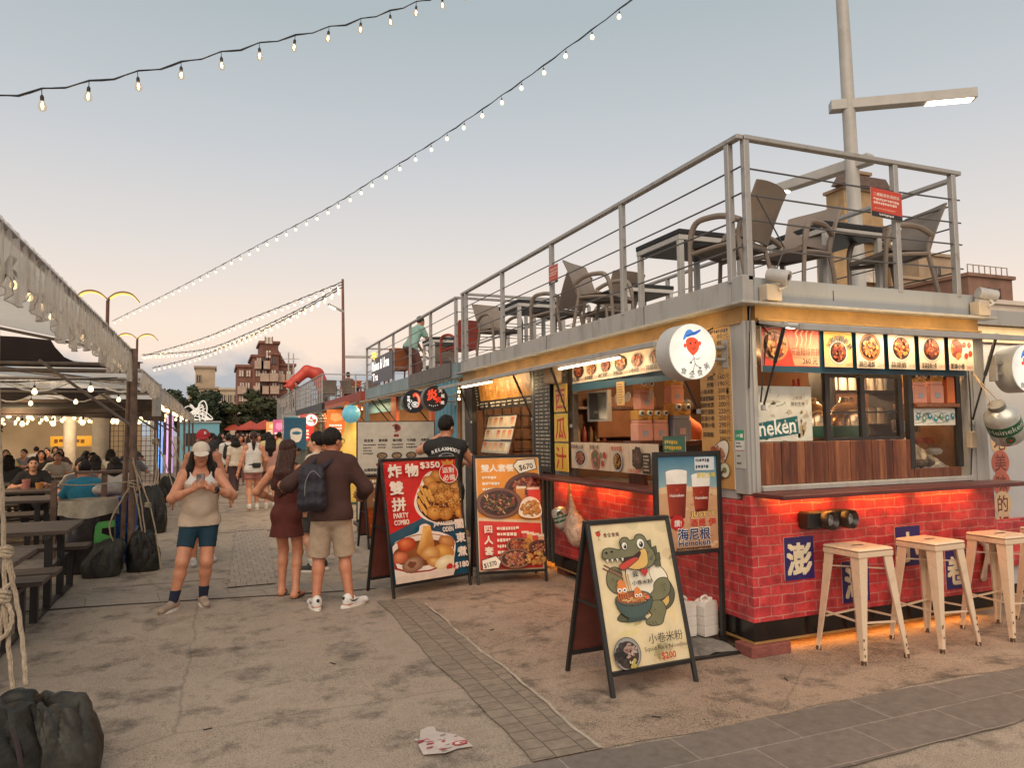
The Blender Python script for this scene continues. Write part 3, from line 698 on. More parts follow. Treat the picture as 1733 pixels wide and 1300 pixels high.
def paver_mat(name, c1, c2, mort, bw, bh, off=.5, rot=0, sq=1):
    m = bpy.data.materials.new(name); m.use_nodes = True; t = m.node_tree; b = t.nodes['Principled BSDF']; b.inputs['Roughness'].default_value = .75
    tc = t.nodes.new('ShaderNodeTexCoord'); mp = t.nodes.new('ShaderNodeMapping'); mp.inputs['Rotation'].default_value = (0, 0, rot); t.links.new(tc.outputs['Object'], mp.inputs[0])
    br = t.nodes.new('ShaderNodeTexBrick'); br.offset = off; br.inputs['Scale'].default_value = 1; br.inputs['Brick Width'].default_value = bw; br.inputs['Row Height'].default_value = bh; br.inputs['Mortar Size'].default_value = .0045; br.inputs['Mortar Smooth'].default_value = .3
    for k, c in (('Color1', c1), ('Color2', c2), ('Mortar', mort)): br.inputs[k].default_value = (*L(c), 1)
    n0 = t.nodes.new('ShaderNodeTexNoise'); n0.inputs['Scale'].default_value = 5; n0.inputs['Detail'].default_value = 6; t.links.new(tc.outputs['Object'], n0.inputs[0])
    wm = t.nodes.new('ShaderNodeMix'); wm.data_type = 'RGBA'; wm.inputs[0].default_value = .02; t.links.new(mp.outputs[0], wm.inputs[6]); t.links.new(n0.outputs['Color'], wm.inputs[7]); t.links.new(wm.outputs[2], br.inputs['Vector'])
    n = t.nodes.new('ShaderNodeTexNoise'); n.inputs['Scale'].default_value = 14; n.inputs['Detail'].default_value = 10; n.inputs['Roughness'].default_value = .75; t.links.new(tc.outputs['Object'], n.inputs[0])
    r = t.nodes.new('ShaderNodeValToRGB'); r.color_ramp.elements[0].position = .3; r.color_ramp.elements[0].color = (.6, .58, .56, 1); r.color_ramp.elements[1].position = .7; r.color_ramp.elements[1].color = (1.2, 1.18, 1.15, 1); t.links.new(n.outputs[0], r.inputs[0])
    k = t.nodes.new('ShaderNodeMix'); k.data_type = 'RGBA'; k.blend_type = 'MULTIPLY'; k.inputs[0].default_value = .85; t.links.new(br.outputs[0], k.inputs[6]); t.links.new(r.outputs[0], k.inputs[7]); t.links.new(k.outputs[2], b.inputs['Base Color'])
    bp = t.nodes.new('ShaderNodeBump'); bp.inputs['Strength'].default_value = .4; bp.inputs['Distance'].default_value = .008; bp.invert = True; t.links.new(br.outputs['Fac'], bp.inputs['Height']); t.links.new(bp.outputs[0], b.inputs['Normal'])
    MATS[name] = m; return m
struct('ground', MB().grid(lambda a, b: (-400+800*a, -60+860*b, 0), 20, 20), GM)
def wob(x, s=1): return .025*math.sin(x*2.3+s)+.015*math.sin(x*6.1+s*2)+.008*math.sin(x*17+s)
m = MB(); n = 60   # pink apron in front of the kiosks
m.grid(lambda a, b: (1.81+wob(3.36+a*4.0)+(b*(9.0-1.81)), 3.36+a*4.2+wob(b*7, 3)*(1-a), .004), 60, 30); struct('apron', m, GA)
struct('paver_band', MB().grid(lambda a, b: (1.05+a*9, 2.74+b*.60+wob(a*9, b*2)*.6, .009), 80, 1), paver_mat('grey_pavers', (.165, .138, .122), (.195, .162, .142), (.32, .27, .23), .62, .30))
struct('brick_strip', MB().grid(lambda a, b: (1.44+b*.37+wob(a*4, b*3)*.5, 3.36+a*3.7, .010), 60, 1), paver_mat('strip_bricks', (.24, .19, .15), (.28, .225, .175), (.12, .095, .075), .11, .155, .5, rad(90)))
struct('strip_edge', MB().grid(lambda a, b: (1.81+b*.022+wob(a*5, 4)*.4, 3.36+a*3.4, .013), 70, 1), M('edge_mortar', (.40, .33, .265), .8, vary=.35, scale=9))
struct('kerb_band', MB().grid(lambda a, b: (-6+a*7.55, 8.52-.145*(-6+a*7.55+1.5)-(.45*(1-b))+(wob(a*8)*.4 if b == 0 else 0), .010), 60, 1), paver_mat('kerb_stones', (.30, .25, .21), (.34, .285, .24), (.16, .13, .11), .62, .6, .5, rad(-8)))
m = MB()
m.tube([(-6+i*.2, 8.07-.145*(-6+i*.2+1.5)+wob(i*.2)*.6, .0) for i in range(38)], .012, 5); struct('kerb_crack', m, M('crack', (.05, .04, .035), .9))
struct('brick_path', MB().grid(lambda a, b: (.13+.48*b+a*.2, 8.35+a*5.2, .012), 30, 1), paver_mat('path_bricks', (.32, .265, .22), (.37, .30, .25), (.15, .12, .10), .105, .21, .5, 0))
for i, (y, x0, x1) in enumerate([(8.9, -1.2, .1), (13.0, -.6, 1.9), (16.2, -.7, 2.3), (18.5, -.8, 2.4), (21.5, -.8, 2.4), (25, -.9, 2.4)]):
    struct('joint_line', MB().box(x0, x1, y, y+.05, .001, .012), M('joint_paint', (.44, .39, .34) if i else (.3, .25, .22), .8, vary=.3, scale=5))
# worn sticker
P = Poster((.955, 3.96, .013), (1, .05, 0), (.05, -1, 0), .26, .36, 100, 140)
P.poly([(30, 10), (50, 0), (62, 4), (58, 30), (88, 62), (97, 90), (100, 132), (70, 128), (40, 136), (0, 124), (4, 80), (18, 45)], (205, 190, 182))
r = random.Random(4)
for i in range(26):
    x, y = r.uniform(8, 90), r.uniform(50, 128); P.ell(x, y, r.uniform(3, 9), r.uniform(1.5, 4), r.choice([(178, 60, 70), (160, 40, 55), (215, 205, 198), (150, 130, 118), (130, 112, 100)]), rot=r.uniform(-.6, .3), n=9, jit=.4)
P.ell(80, 108, 17, 10, (185, 60, 68), n=14, jit=.1); P.ell(80, 108, 11, 6, (220, 205, 200), n=12, jit=.2); P.ell(84, 109, 5, 3, (160, 50, 60), n=9)
o = P.build('ground_sticker', None); o['label'] = 'torn white and red sticker worn into the concrete in front of the boards'; o['category'] = 'sticker'
for i, (x, y, a, l) in enumerate([(.25, 3.62, .3, .06), (3.35, 3.72, 1.2, .05), (.78, 5.25, 2.2, .05), (-.05, 4.4, .1, .045), (2.3, 3.55, 2.6, .05), (2.05, 5.6, .5, .04)]):
    solo('twig', MB().bar((x, y, .02), (x+l*math.cos(a), y+l*math.sin(a), .022), .006), M('twig_brown', (.03, .02, .015), .9), 'tiny dark twig or leaf stem lying loose on the concrete', 'twig', 'twigs on the concrete')

# ------------------------------------------------------------------ far buildings
def windows(root, mb_list, mat, name='window'):
    for mb in mb_list: part(name, mb, mat, root)
LITW = M('window_pale', (.62, .55, .47), .35, vary=.5, scale=.6); DARKW = M('window_dark', (.06, .06, .065), .25, vary=.4, scale=.5)
def tower(name, label, blocks, wall, wins, base=(0, 0, 0), roofm=None, bal=None, trim=None):
    """blocks: (x0,x1,y0,y1,z0,z1); wins: (x,z,w,h,y,mat,balcony)"""
    t = thing(name, label, 'building', base, world=True)
    for b in blocks:
        w_ = part('wall', MB().box(*b), wall, t)
        part('cornice', MB().box(b[0]-.25, b[1]+.25, b[2]-.25, b[3]+.25, b[5]+.003, b[5]+.35), trim or roofm or wall, w_)
    for (x, z, w, h, y, mt, bc) in wins:
        f = part('window', MB().box(x-w/2, x+w/2, y-.12, y+.05, z, z+h), mt, t)
        part('frame', MB().box(x-w/2-.1, x-w/2, y-.2, y+.05, z-.1, z+h+.1).box(x+w/2, x+w/2+.1, y-.2, y+.05, z-.1, z+h+.1).box(x-.05, x+.05, y-.17, y+.02, z, z+h), trim or wall, f)
        if bc:
            part('balcony', MB().box(x-w/2-.3, x+w/2+.3, y-1.0, y-.22, z-.75, z-.6).box(x-w/2-.3, x+w/2+.3, y-1.0, y-.92, z-.6, z+.35).box(x-w/2-.3, x-w/2-.22, y-.92, y-.22, z-.6, z+.35).box(x+w/2+.22, x+w/2+.3, y-.92, y-.22, z-.6, z+.35), bal or wall, t)
    return t
r = random.Random(11)
AW = M('apartment_tile', (.20, .085, .06), .8, vary=.3, scale=1.2); AB = M('apartment_balcony', (.42, .30, .235), .8, vary=.3, scale=.8)
wins = []
for fl in range(6):
    z = 2.6+fl*1.75
    for k, (x, y) in enumerate([(3.1, 108), (3.95, 108), (5.25, 107.4), (6.1, 107.4), (7.35, 107), (8.35, 108.3), (9.3, 108.3)]):
        if z > (10.3 if k < 2 else 12.0 if k < 5 else 10.2): continue
        wins.append((x+r.uniform(-.1, .1), z, .55, .85, y, LITW if r.random() < .72 else DARKW, r.random() < .75))
wins += [(6.55, 12.2, .6, 1.0, 107, LITW, 0), (6.6, 14.2, .9, .9, 107, LITW, 0)]
ap = tower('apartment_block', 'tall reddish brown apartment block with pale boxed balconies beyond the trees', [(2.55, 4.5, 108, 118, 0, 10.9), (4.5, 6.7, 107.4, 118, 0, 12.3), (6.7, 7.95, 107, 118, 0, 12.6), (5.6, 8.0, 108.6, 116, 12.3, 14.4), (7.95, 10.2, 108.3, 118, 0, 11.2)], AW, wins, (6, 110, 0), bal=AB)
part('stair_roof', MB().prism([(0, 0), (1.1, 0), (0, 2.0)], (8.01, 109, 11.6), (1, 0, 0), (0, 0, 1), (0, 4, 0)), AW, ap)
BG = M('beige_render', (.42, .32, .22), .85, vary=.22, scale=.5)
tower('beige_building', 'small beige tower block left of the brown apartments', [(-4.4, .0, 130, 140, 0, 9.1), (-3.4, -.4, 131, 138, 9.1, 12.6)], BG, [(-2.9, 10.3, .6, 1.1, 131, DARKW, 0), (-1.9, 6.8, .7, 1.0, 130, LITW, 0), (-3.4, 6.9, .7, 1.0, 130, LITW, 0)], (-2, 130, 0), trim=M('beige_trim', (.34, .26, .19), .85))
tower('cream_building', 'low cream building with a row of dark windows between the two towers', [(.4, 4.3, 128, 138, 0, 8.8)], M('cream_render', (.50, .40, .29), .85, vary=.2, scale=.5), [(.95+i*.95, 6.9, .55, 1.1, 128, DARKW, 0) for i in range(4)], (2, 128, 0))
tower('steel_building', 'slim blue grey block squeezed beside the brown apartments', [(4.35, 5.4, 134, 140, 0, 12.0)], M('grey_render', (.22, .23, .25), .7), [(4.85, 9.5, .4, .8, 134, DARKW, 0)], (4.8, 134, 0))
OC = M('ochre_tile', (.40, .26, .13), .8, vary=.25, scale=.7); OD = M('ochre_trim', (.30, .20, .13), .8)
GW = M('window_green', (.35, .55, .5), .3)
wins = [(65.6, z, .9, 1.3, 60, m_, 0) for z, m_ in ((25.9, GW), (22.6, GW), (19.2, DARKW), (16, LITW))]+[(67.5, 17.5, 2.4, 1.8, 59.4, LITW, 0)]+[(69.3, z, .8, 1.2, 60.4, DARKW, 0) for z in (25, 22.4, 19.6, 16.8, 14)]
oc = tower('ochre_tower', 'ochre tiled tower with stepped tiled roofs behind the lamp post', [(62.6, 70, 60, 62.5, 0, 22.0), (64.4, 70.2, 60, 62.5, 22.0, 28.0), (66.4, 69.0, 60.6, 62.4, 28.0, 30.2)], OC, wins, (66, 60, 0), trim=OD)
rf = M('roof_tile_dark', (.13, .085, .07), .8, vary=.3, scale=2)
part('roof', MB().prism([(-.8, 0), (6.6, 0), (5.8, 1.1), (0, 1.1)], (64.2, 59.2, 28.36), (1, 0, 0), (0, 0, 1), (0, 1.6, 0)), rf, oc)
part('roof', MB().prism([(-.8, 0), (9.2, 0), (8.2, 1.4), (.4, 1.4)], (61.4, 58.8, 22.36), (1, 0, 0), (0, 0, 1), (0, 1.1, 0)), rf, oc)
part('fin', MB().box(69.0, 69.3, 59.0, 59.9, 8, 24).box(69.9, 70.15, 59.0, 59.9, 8, 24).box(68.2, 68.4, 59.0, 59.9, 8, 20), OC, oc)
tower('tan_building', 'tan stepped block right of the ochre tower with one wide window', [(72.8, 82.2, 60, 72, 0, 18.4), (76.2, 82.4, 60.5, 70, 18.4, 21.6)], M('tan_render', (.36, .26, .17), .85, vary=.25, scale=.4), [(80, 15.6, 3.2, 1.8, 60, DARKW, 0), (75, 15.9, 2, 1.3, 60, LITW, 0), (79, 19.4, 1.2, 1.0, 60.5, DARKW, 0)], (77, 60, 0))
bb = tower('rust_building', 'rust brown cube of a building with a railed flat roof', [(69.8, 76.4, 50, 60, 0, 16.5)], M('rust_render', (.22, .12, .085), .85, vary=.3, scale=.4), [(73.5, 13.2, 1.6, 2.2, 50, DARKW, 0)], (73, 50, 0))
mm = MB()
for i in range(8): mm.bar((70.2+i*.85, 50.3, 16.85), (70.2+i*.85, 50.3, 17.8), .07)
mm.bar((70.2, 50.3, 17.8), (76.2, 50.3, 17.8), .07); part('roof_railing', mm, OD, bb)
tower('white_building', 'low off-white building with a band of windows at the far right', [(57.0, 75, 40, 50, 0, 11.4)], M('white_render', (.60, .52, .44), .85, vary=.15, scale=.4), [(58.5+i*1.5, 8.7, 1.2, 1.5, 40, LITW if i % 2 else DARKW, 0) for i in range(7)], (63, 40, 0))

# ------------------------------------------------------------------ trees
def tree_mesh(seed, cx, cy, z0, z1, rx, ry, nleaf, size, nl=22):
    r = random.Random(seed); m = MB(); mid = (z0+z1)/2; hz = (z1-z0)/2; lobes = []
    for i in range(nl):
        while 1:
            p = Vector((r.uniform(-1, 1), r.uniform(-1, 1), r.uniform(-1, 1)))
            if p.length < 1: break
        p = p*.82; lobes.append((Vector((cx+p.x*rx, cy+p.y*ry, mid+p.z*hz)), r.uniform(.16, .34)))
    for i in range(nleaf):
        c, q = r.choice(lobes); d = Vector((r.gauss(0, 1), r.gauss(0, 1), r.gauss(0, 1))); d.normalize(); k = q*r.uniform(.55, 1.05)
        p = c+Vector((d.x*rx*k, d.y*ry*k, d.z*hz*k)); a = Vector((r.gauss(0, 1), r.gauss(0, 1), r.gauss(0, .6))).normalized(); b = a.cross(d)
        if b.length < .05: continue
        b.normalize(); s = size*r.uniform(.6, 1.3); m.add([p-a*s, p+b*s*.5, p+a*s, p-b*s*.5], [(0, 1, 2, 3)])
    return m
LEAF = [M('leaf_%d' % i, c, .7, vary=.55, scale=.5) for i, c in enumerate([(.030, .045, .018), (.042, .055, .022), (.024, .036, .020), (.05, .055, .02)])]
BARK = M('bark', (.06, .045, .035), .9, vary=.4, scale=4, bump=.4)
def tree(label, x, y, z0, z1, rx, ry, n, size, seed, group='trees below the far buildings'):
    t = thing('tree', label, 'tree', (x, y, 0), group=group, world=True)
    part('crown', tree_mesh(seed, x, y, z0, z1, rx, ry, n, size), LEAF[seed % 4], t)
    r = random.Random(seed); m = MB().tube([(x, y, 0), (x+.1, y, z0*.6), (x-.05, y, z0+.5)], [.28, .22, .14], 8)
    for i in range(5):
        a = r.uniform(0, 6.28); m.tube([(x, y, z0*.7+i*.15), (x+math.cos(a)*rx*.3, y+math.sin(a)*ry*.3, z0+.5), (x+math.cos(a)*rx*.6, y+math.sin(a)*ry*.6, (z0+z1)/2)], [.12, .08, .04], 6)
    part('trunk', m, BARK, t)
tree('dark round tree at the left end of the row below the buildings', -2.6, 62, 1.6, 5.9, 1.9, 2.2, 5200, .20, 1)
tree('broad dark tree below the beige tower', -.4, 60, 1.2, 5.0, 2.0, 2.2, 5200, .20, 4)
tree('spreading olive green tree in front of the brown apartments', 2.3, 60, 1.0, 5.2, 2.4, 2.2, 5600, .20, 3)
tree('small tree peeping over the left end of the tree row', -3.9, 66, 2.8, 5.6, 1.0, 1.4, 2200, .2, 6)
tree('low dark tree behind the red parasols', 4.2, 66, .4, 3.9, 2.2, 2, 3600, .2, 8)
tree('dark clipped tree beside the white pillar under the tents', -8.6, 38, .6, 3.1, 1.3, 1.2, 2200, .16, 10, 'trees beyond the tents')
# ------------------------------------------------------------------ containers
STEEL = M('grey_steel', (.36, .35, .335), .5, scale=4, col2=(.20, .17, .145), fac=(.5, .85), stretch=(2, 2, .3), bump=.05)
FASC = M('fascia_steel', (.40, .385, .36), .6, scale=3.2, col2=(.20, .165, .13), fac=(.48, .82), stretch=(1.6, 1.6, .5))
FASCB = M('fascia_paint', (.33, .345, .355), .55, scale=3, col2=(.24, .235, .225), fac=(.5, .85), stretch=(1.2, 1, .3))
AMBER = M('beam_amber_lit', (.37, .21, .065), .55, vary=.4, scale=3)  # yellowish beam paint with the amber of the eaves light put into it
DARK = M('dark_frame', (.022, .02, .02), .4, vary=.2)
CORR = M('dark_corrugated', (.07, .07, .072), .5, vary=.2)
INB = M('interior_brown', (.16, .075, .04), .7, vary=.3, scale=2)
FLOORI = M('interior_floor', (.12, .09, .07), .8)
RAILM = M('rail_steel', (.36, .345, .33), .45, .3, scale=9, col2=(.17, .11, .08), fac=(.55, .8))
CABLE = M('cable_steel', (.16, .15, .15), .4, .6, vary=0)
PLINTH = M('black_gloss', (.012, .009, .008), .18, vary=.2)
GOLD = M('brass_edge', (.45, .26, .10), .4, .3)
REDL = M('ledge_maroon', (.10, .022, .02), .4, vary=.3, scale=4)
BLUEF = M('menu_blue', (.012, .075, .115), .5, vary=.15)
WHITEP = M('white_paint', (.62, .58, .53), .5, vary=.12, scale=4)
def brick_mat(name, c1, c2, mort, bw=.20, bh=.075):
    m = bpy.data.materials.new(name); m.use_nodes = True; t = m.node_tree; b = t.nodes['Principled BSDF']; b.inputs['Roughness'].default_value = .32
    tc = t.nodes.new('ShaderNodeTexCoord'); sp = t.nodes.new('ShaderNodeSeparateXYZ'); t.links.new(tc.outputs['Object'], sp.inputs[0])
    ad = t.nodes.new('ShaderNodeMath'); t.links.new(sp.outputs[0], ad.inputs[0]); t.links.new(sp.outputs[1], ad.inputs[1])
    cb = t.nodes.new('ShaderNodeCombineXYZ'); t.links.new(ad.outputs[0], cb.inputs[0]); t.links.new(sp.outputs[2], cb.inputs[1])
    nw = t.nodes.new('ShaderNodeTexNoise'); nw.inputs['Scale'].default_value = 5; nw.inputs['Detail'].default_value = 4; t.links.new(tc.outputs['Object'], nw.inputs[0])
    wm = t.nodes.new('ShaderNodeMix'); wm.data_type = 'RGBA'; wm.inputs[0].default_value = .035; t.links.new(cb.outputs[0], wm.inputs[6]); t.links.new(nw.outputs['Color'], wm.inputs[7])
    br = t.nodes.new('ShaderNodeTexBrick'); br.inputs['Scale'].default_value = 1; br.inputs['Brick Width'].default_value = bw; br.inputs['Row Height'].default_value = bh; br.inputs['Mortar Size'].default_value = .0045; br.inputs['Mortar Smooth'].default_value = .4; br.inputs['Bias'].default_value = -.1
    for k, c in (('Color1', c1), ('Color2', c2), ('Mortar', mort)): br.inputs[k].default_value = (*L(c), 1)
    t.links.new(wm.outputs[2], br.inputs['Vector'])
    n = t.nodes.new('ShaderNodeTexNoise'); n.inputs['Scale'].default_value = 9; n.inputs['Detail'].default_value = 9; n.inputs['Roughness'].default_value = .7; t.links.new(tc.outputs['Object'], n.inputs[0])
    r = t.nodes.new('ShaderNodeValToRGB'); e = r.color_ramp.elements; e[0].position = .32; e[0].color = (.50, .40, .42, 1); e[1].position = .68; e[1].color = (1.35, 1.6, 1.5, 1); t.links.new(n.outputs[0], r.inputs[0])
    k = t.nodes.new('ShaderNodeMix'); k.data_type = 'RGBA'; k.blend_type = 'MULTIPLY'; k.inputs[0].default_value = .9; t.links.new(br.outputs[0], k.inputs[6]); t.links.new(r.outputs[0], k.inputs[7]); t.links.new(k.outputs[2], b.inputs['Base Color'])
    bp = t.nodes.new('ShaderNodeBump'); bp.inputs['Strength'].default_value = .25; bp.inputs['Distance'].default_value = .01; t.links.new(n.outputs[0], bp.inputs['Height']); t.links.new(bp.outputs[0], b.inputs['Normal'])
    MATS[name] = m; return m
BRICK = brick_mat('brick_print', (.56, .050, .055), (.36, .024, .034), (.46, .17, .15), .20, .069)
def wood_mat(name, c1, c2, w=.075, axis=0):
    m = bpy.data.materials.new(name); m.use_nodes = True; t = m.node_tree; b = t.nodes['Principled BSDF']; b.inputs['Roughness'].default_value = .4 if axis == 0 else .75
    tc = t.nodes.new('ShaderNodeTexCoord'); mp = t.nodes.new('ShaderNodeMapping'); t.links.new(tc.outputs['Object'], mp.inputs[0])
    mp.inputs['Scale'].default_value = (14, 14, 1.3) if axis == 0 else (1.3, 14, 14)
    n = t.nodes.new('ShaderNodeTexNoise'); n.inputs['Scale'].default_value = 2.2; n.inputs['Detail'].default_value = 9; n.inputs['Roughness'].default_value = .7; t.links.new(mp.outputs[0], n.inputs[0])
    r = t.nodes.new('ShaderNodeValToRGB'); e = r.color_ramp.elements; e[0].position = .33; e[0].color = (*L(c1), 1); e[1].position = .7; e[1].color = (*L(c2), 1); t.links.new(n.outputs[0], r.inputs[0])
    g = t.nodes.new('ShaderNodeObjectInfo'); t.links.new(r.outputs[0], b.inputs['Base Color']); MATS[name] = m; return m
WOODR = wood_mat('reddish_boards', (.05, .013, .008), (.22, .07, .03))
WOODR2 = wood_mat('reddish_boards_pale', (.09, .025, .012), (.32, .12, .05))
WOODR3 = wood_mat('reddish_boards_dark', (.03, .009, .006), (.15, .04, .018))
def railing(root, pts_posts, rails, z0=2.70, zt=3.78, cables=(3.55, 3.35, 3.16, 2.95), w=.05):
    """pts_posts list of (x,y); rails list of ((x,y),(x,y)) lines"""
    first = True
    for a, b in rails:
        ra = part('rail', MB().bar((*a, zt), (*b, zt), w+.01, .035, .004), RAILM, root)
        m = MB()
        for z in cables: m.tube([(*a, z), ((a[0]+b[0])/2, (a[1]+b[1])/2, z-.012), (*b, z)], .007, 6)
        part('cable', m, CABLE, ra)
    for (x, y) in pts_posts:
        p = part('post', MB().box(x-w/2, x+w/2, y-w/2, y+w/2, z0, zt-.018, .004), RAILM, root)
def corr_wall(axis, c, a0, a1, z0, z1, pitch=.22, d=.035):
    """trapezoid corrugated sheet: axis 'x' → plane x=c running along y"""
    m = MB(); pts = []; a = a0
    prof = [(0, 0), (.3, 0), (.42, d), (.8, d), (.92, 0), (1.0, 0)]
    while a < a1:
        for t, o in prof[:-1]: pts.append((min(a+t*pitch, a1), o))
        a += pitch
    pts.append((a1, 0))
    for i in range(len(pts)-1):
        (p, o), (q, u) = pts[i], pts[i+1]
        if q <= p: continue
        if axis == 'x': m.quad((c+o, p, z0), (c+u, q, z0), (c+u, q, z1), (c+o, p, z1))
        else: m.quad((p, c+o, z0), (q, c+u, z0), (q, c+u, z1), (p, c+o, z1))
    return m
K = thing('food_kiosk', 'red brick-print corner food kiosk with a railed roof terrace and open counters', 'food kiosk', (4.8, 7.6, 0), world=True)
X0, X1, Y0, Y1 = 3.56, 6.09, 4.26, 10.9
part('chassis', MB().box(X0+.04, X1-.04, Y0+.04, Y1-.04, .10, .225), PLINTH, K)
pl = part('plinth', MB().box(3.545, 6.10, 4.25, 4.30, .10, .235).box(3.545, 3.60, 4.30, 7.55, .10, .235), PLINTH, K)
part('trim', MB().box(3.54, 6.105, 4.243, 4.30, .083, .098).box(3.54, 3.60, 4.302, 7.55, .083, .098), GOLD, pl)
part('brick_panel', MB().box(3.535, 6.09, 4.235, 4.31, .236, 1.125).box(3.535, 3.60, 4.312, 7.52, .236, 1.085), BRICK, K)
part('floor', MB().box(X0+.05, X1-.06, Y0+.06, Y1-.06, .24, .30), FLOORI, K)
part('inner_wall', MB().box(5.98, 6.05, 4.40, 10.85, .31, 2.36), INB, K)
part('inner_wall', MB().box(3.64, 5.97, 7.70, 7.76, .31, 2.36), INB, K)
part('inner_wall', MB().box(3.64, 5.97, 10.78, 10.84, .31, 2.36), INB, K)
part('ceiling_panel', MB().box(3.62, 6.04, 4.34, 10.85, 2.36, 2.38), M('ceiling_cream', (.36, .27, .19), .7), K)
# posts and jambs
part('corner_post', MB().box(3.585, 3.66, 4.255, 4.35, 1.135, 2.40, .006).box(3.56, 3.585, 4.275, 4.42, 1.135, 2.40).box(3.61, 3.635, 4.245, 4.2549, 1.14, 2.40), STEEL, K)
part('corner_post', MB().box(5.87, 6.085, 4.255, 4.36, 1.135, 2.40, .006).box(5.92, 5.98, 4.245, 4.2549, 1.14, 2.40), STEEL, K)
part('wall_panel', MB().box(3.57, 3.62, 4.42, 4.805, 1.09, 2.40), STEEL, K)
part('jamb', MB().box(3.565, 3.63, 7.06, 7.19, 1.09, 2.40, .005), M('brown_steel', (.10, .075, .06), .5, vary=.3), K)
part('wall_panel', MB().box(3.575, 3.63, 7.19, 7.60, 1.09, 2.40), STEEL, K)
part('corrugated_panel', corr_wall('x', 3.575, 7.56, 8.10, .10, 2.40, .11, .03), CORR, K)
part('jamb', MB().box(3.56, 3.64, 8.10, 8.17, .10, 2.40, .004), DARK, K)
part('jamb', MB().box(3.56, 3.64, 10.42, 10.50, .10, 2.40, .004), DARK, K)
part('corner_post', MB().box(3.56, 3.66, 10.80, 10.9, .10, 2.40, .005), M('pale_steel', (.45, .43, .40), .5, vary=.3), K)
part('wall_panel', MB().box(3.575, 3.63, 10.50, 10.80, .10, 2.40), DARK, K)
# roof structure
part('roof_slab', MB().box(3.60, 6.06, 4.30, 10.88, 2.53, 2.70), STEEL, K)
part('fascia', MB().box(3.56, 3.598, 4.40, 10.95, 2.535, 2.725, .003), FASC, K)
part('fascia', MB().box(3.66, 6.02, 4.262, 4.298, 2.535, 2.725, .003), FASCB, K)
part('corner_casting', MB().box(3.555, 3.655, 4.255, 4.395, 2.534, 2.74, .008), STEEL, K)
fl = part('roof_flange', MB().box(3.47, 3.62, 4.17, 11.0, 2.512, 2.532, .003).box(3.622, 6.16, 4.17, 4.30, 2.512, 2.532, .003), FASC, K)
part('seam', MB().box(3.557, 3.5595, 5.6, 5.606, 2.54, 2.72).box(3.557, 3.5595, 7.7, 7.706, 2.54, 2.72).box(3.557, 3.5595, 9.6, 9.606, 2.54, 2.72).box(4.42, 4.425, 4.2585, 4.2615, 2.59, 2.67), DARK, fl)
part('eaves_beam', MB().box(3.575, 3.62, 4.30, 10.88, 2.385, 2.511).box(3.66, 6.04, 4.262, 4.32, 2.40, 2.511).box(3.54, 3.574, 4.30, 10.88, 2.385, 2.40).box(3.66, 6.04, 4.23, 4.261, 2.40, 2.415), AMBER, K)
railing(K, [(3.575, 4.40), (3.575, 5.97), (3.575, 7.56), (3.575, 9.14), (3.575, 10.70), (3.575, 10.86), (3.63, 4.28), (5.15, 4.28), (5.83, 4.28), (6.0, 6.5), (6.0, 8.8), (6.0, 10.86), (4.8, 10.86)], [((3.575, 4.262), (3.575, 10.9)), ((3.61, 4.28), (5.92, 4.28)), ((6.0, 4.40), (6.0, 10.86)), ((3.61, 10.86), (5.97, 10.86))])
m = MB()
for p in ([(3.58, 4.22, 2.50), (3.55, 4.20, 2.3), (3.575, 4.24, 2.1), (3.57, 4.25, 1.9)], [(3.66, 4.25, 2.42), (3.72, 4.2, 2.30), (3.70, 4.22, 2.15), (3.668, 4.245, 1.8)], [(3.54, 4.6, 2.39), (3.5, 4.9, 2.3), (3.54, 5.3, 2.37)], [(3.72, 4.28, 3.36), (3.9, 4.2, 2.95), (3.80, 4.19, 2.76)], [(5.86, 4.245, 2.3), (5.84, 4.22, 1.9), (5.86, 4.235, 1.5), (5.83, 4.24, 1.2)]):
    q = [tuple(Vector(p[max(0, i-1)])*.0+Vector(p[i])) for i in range(len(p))]; m.tube(q, .006, 5)
part('loose_cable', m, DARK, K); part('switch_box', MB().box(5.80, 5.87, 4.20, 4.244, 1.42, 1.56, .005), M('box_tan', (.35, .28, .2), .5), K)
part('terrace_deck', MB().box(3.60, 6.05, 4.30, 10.87, 2.702, 2.712), M('deck_grey', (.2, .19, .18), .8), K)
# counters, flaps and struts
def slab_counter(name, a, b, th=.03, mat=REDL): return part(name, MB().box(a[0], b[0], a[1], b[1], a[2]-th, a[2], .004), mat, K)
slab_counter('counter', (3.56, 3.93, 1.150), (6.12, 4.234, 1.150)); slab_counter('counter', (3.22, 4.86, 1.118), (3.534, 8.12, 1.118))
part('sill', MB().box(3.665, 5.865, 4.24, 4.42, 1.152, 1.19, .004), STEEL, K)
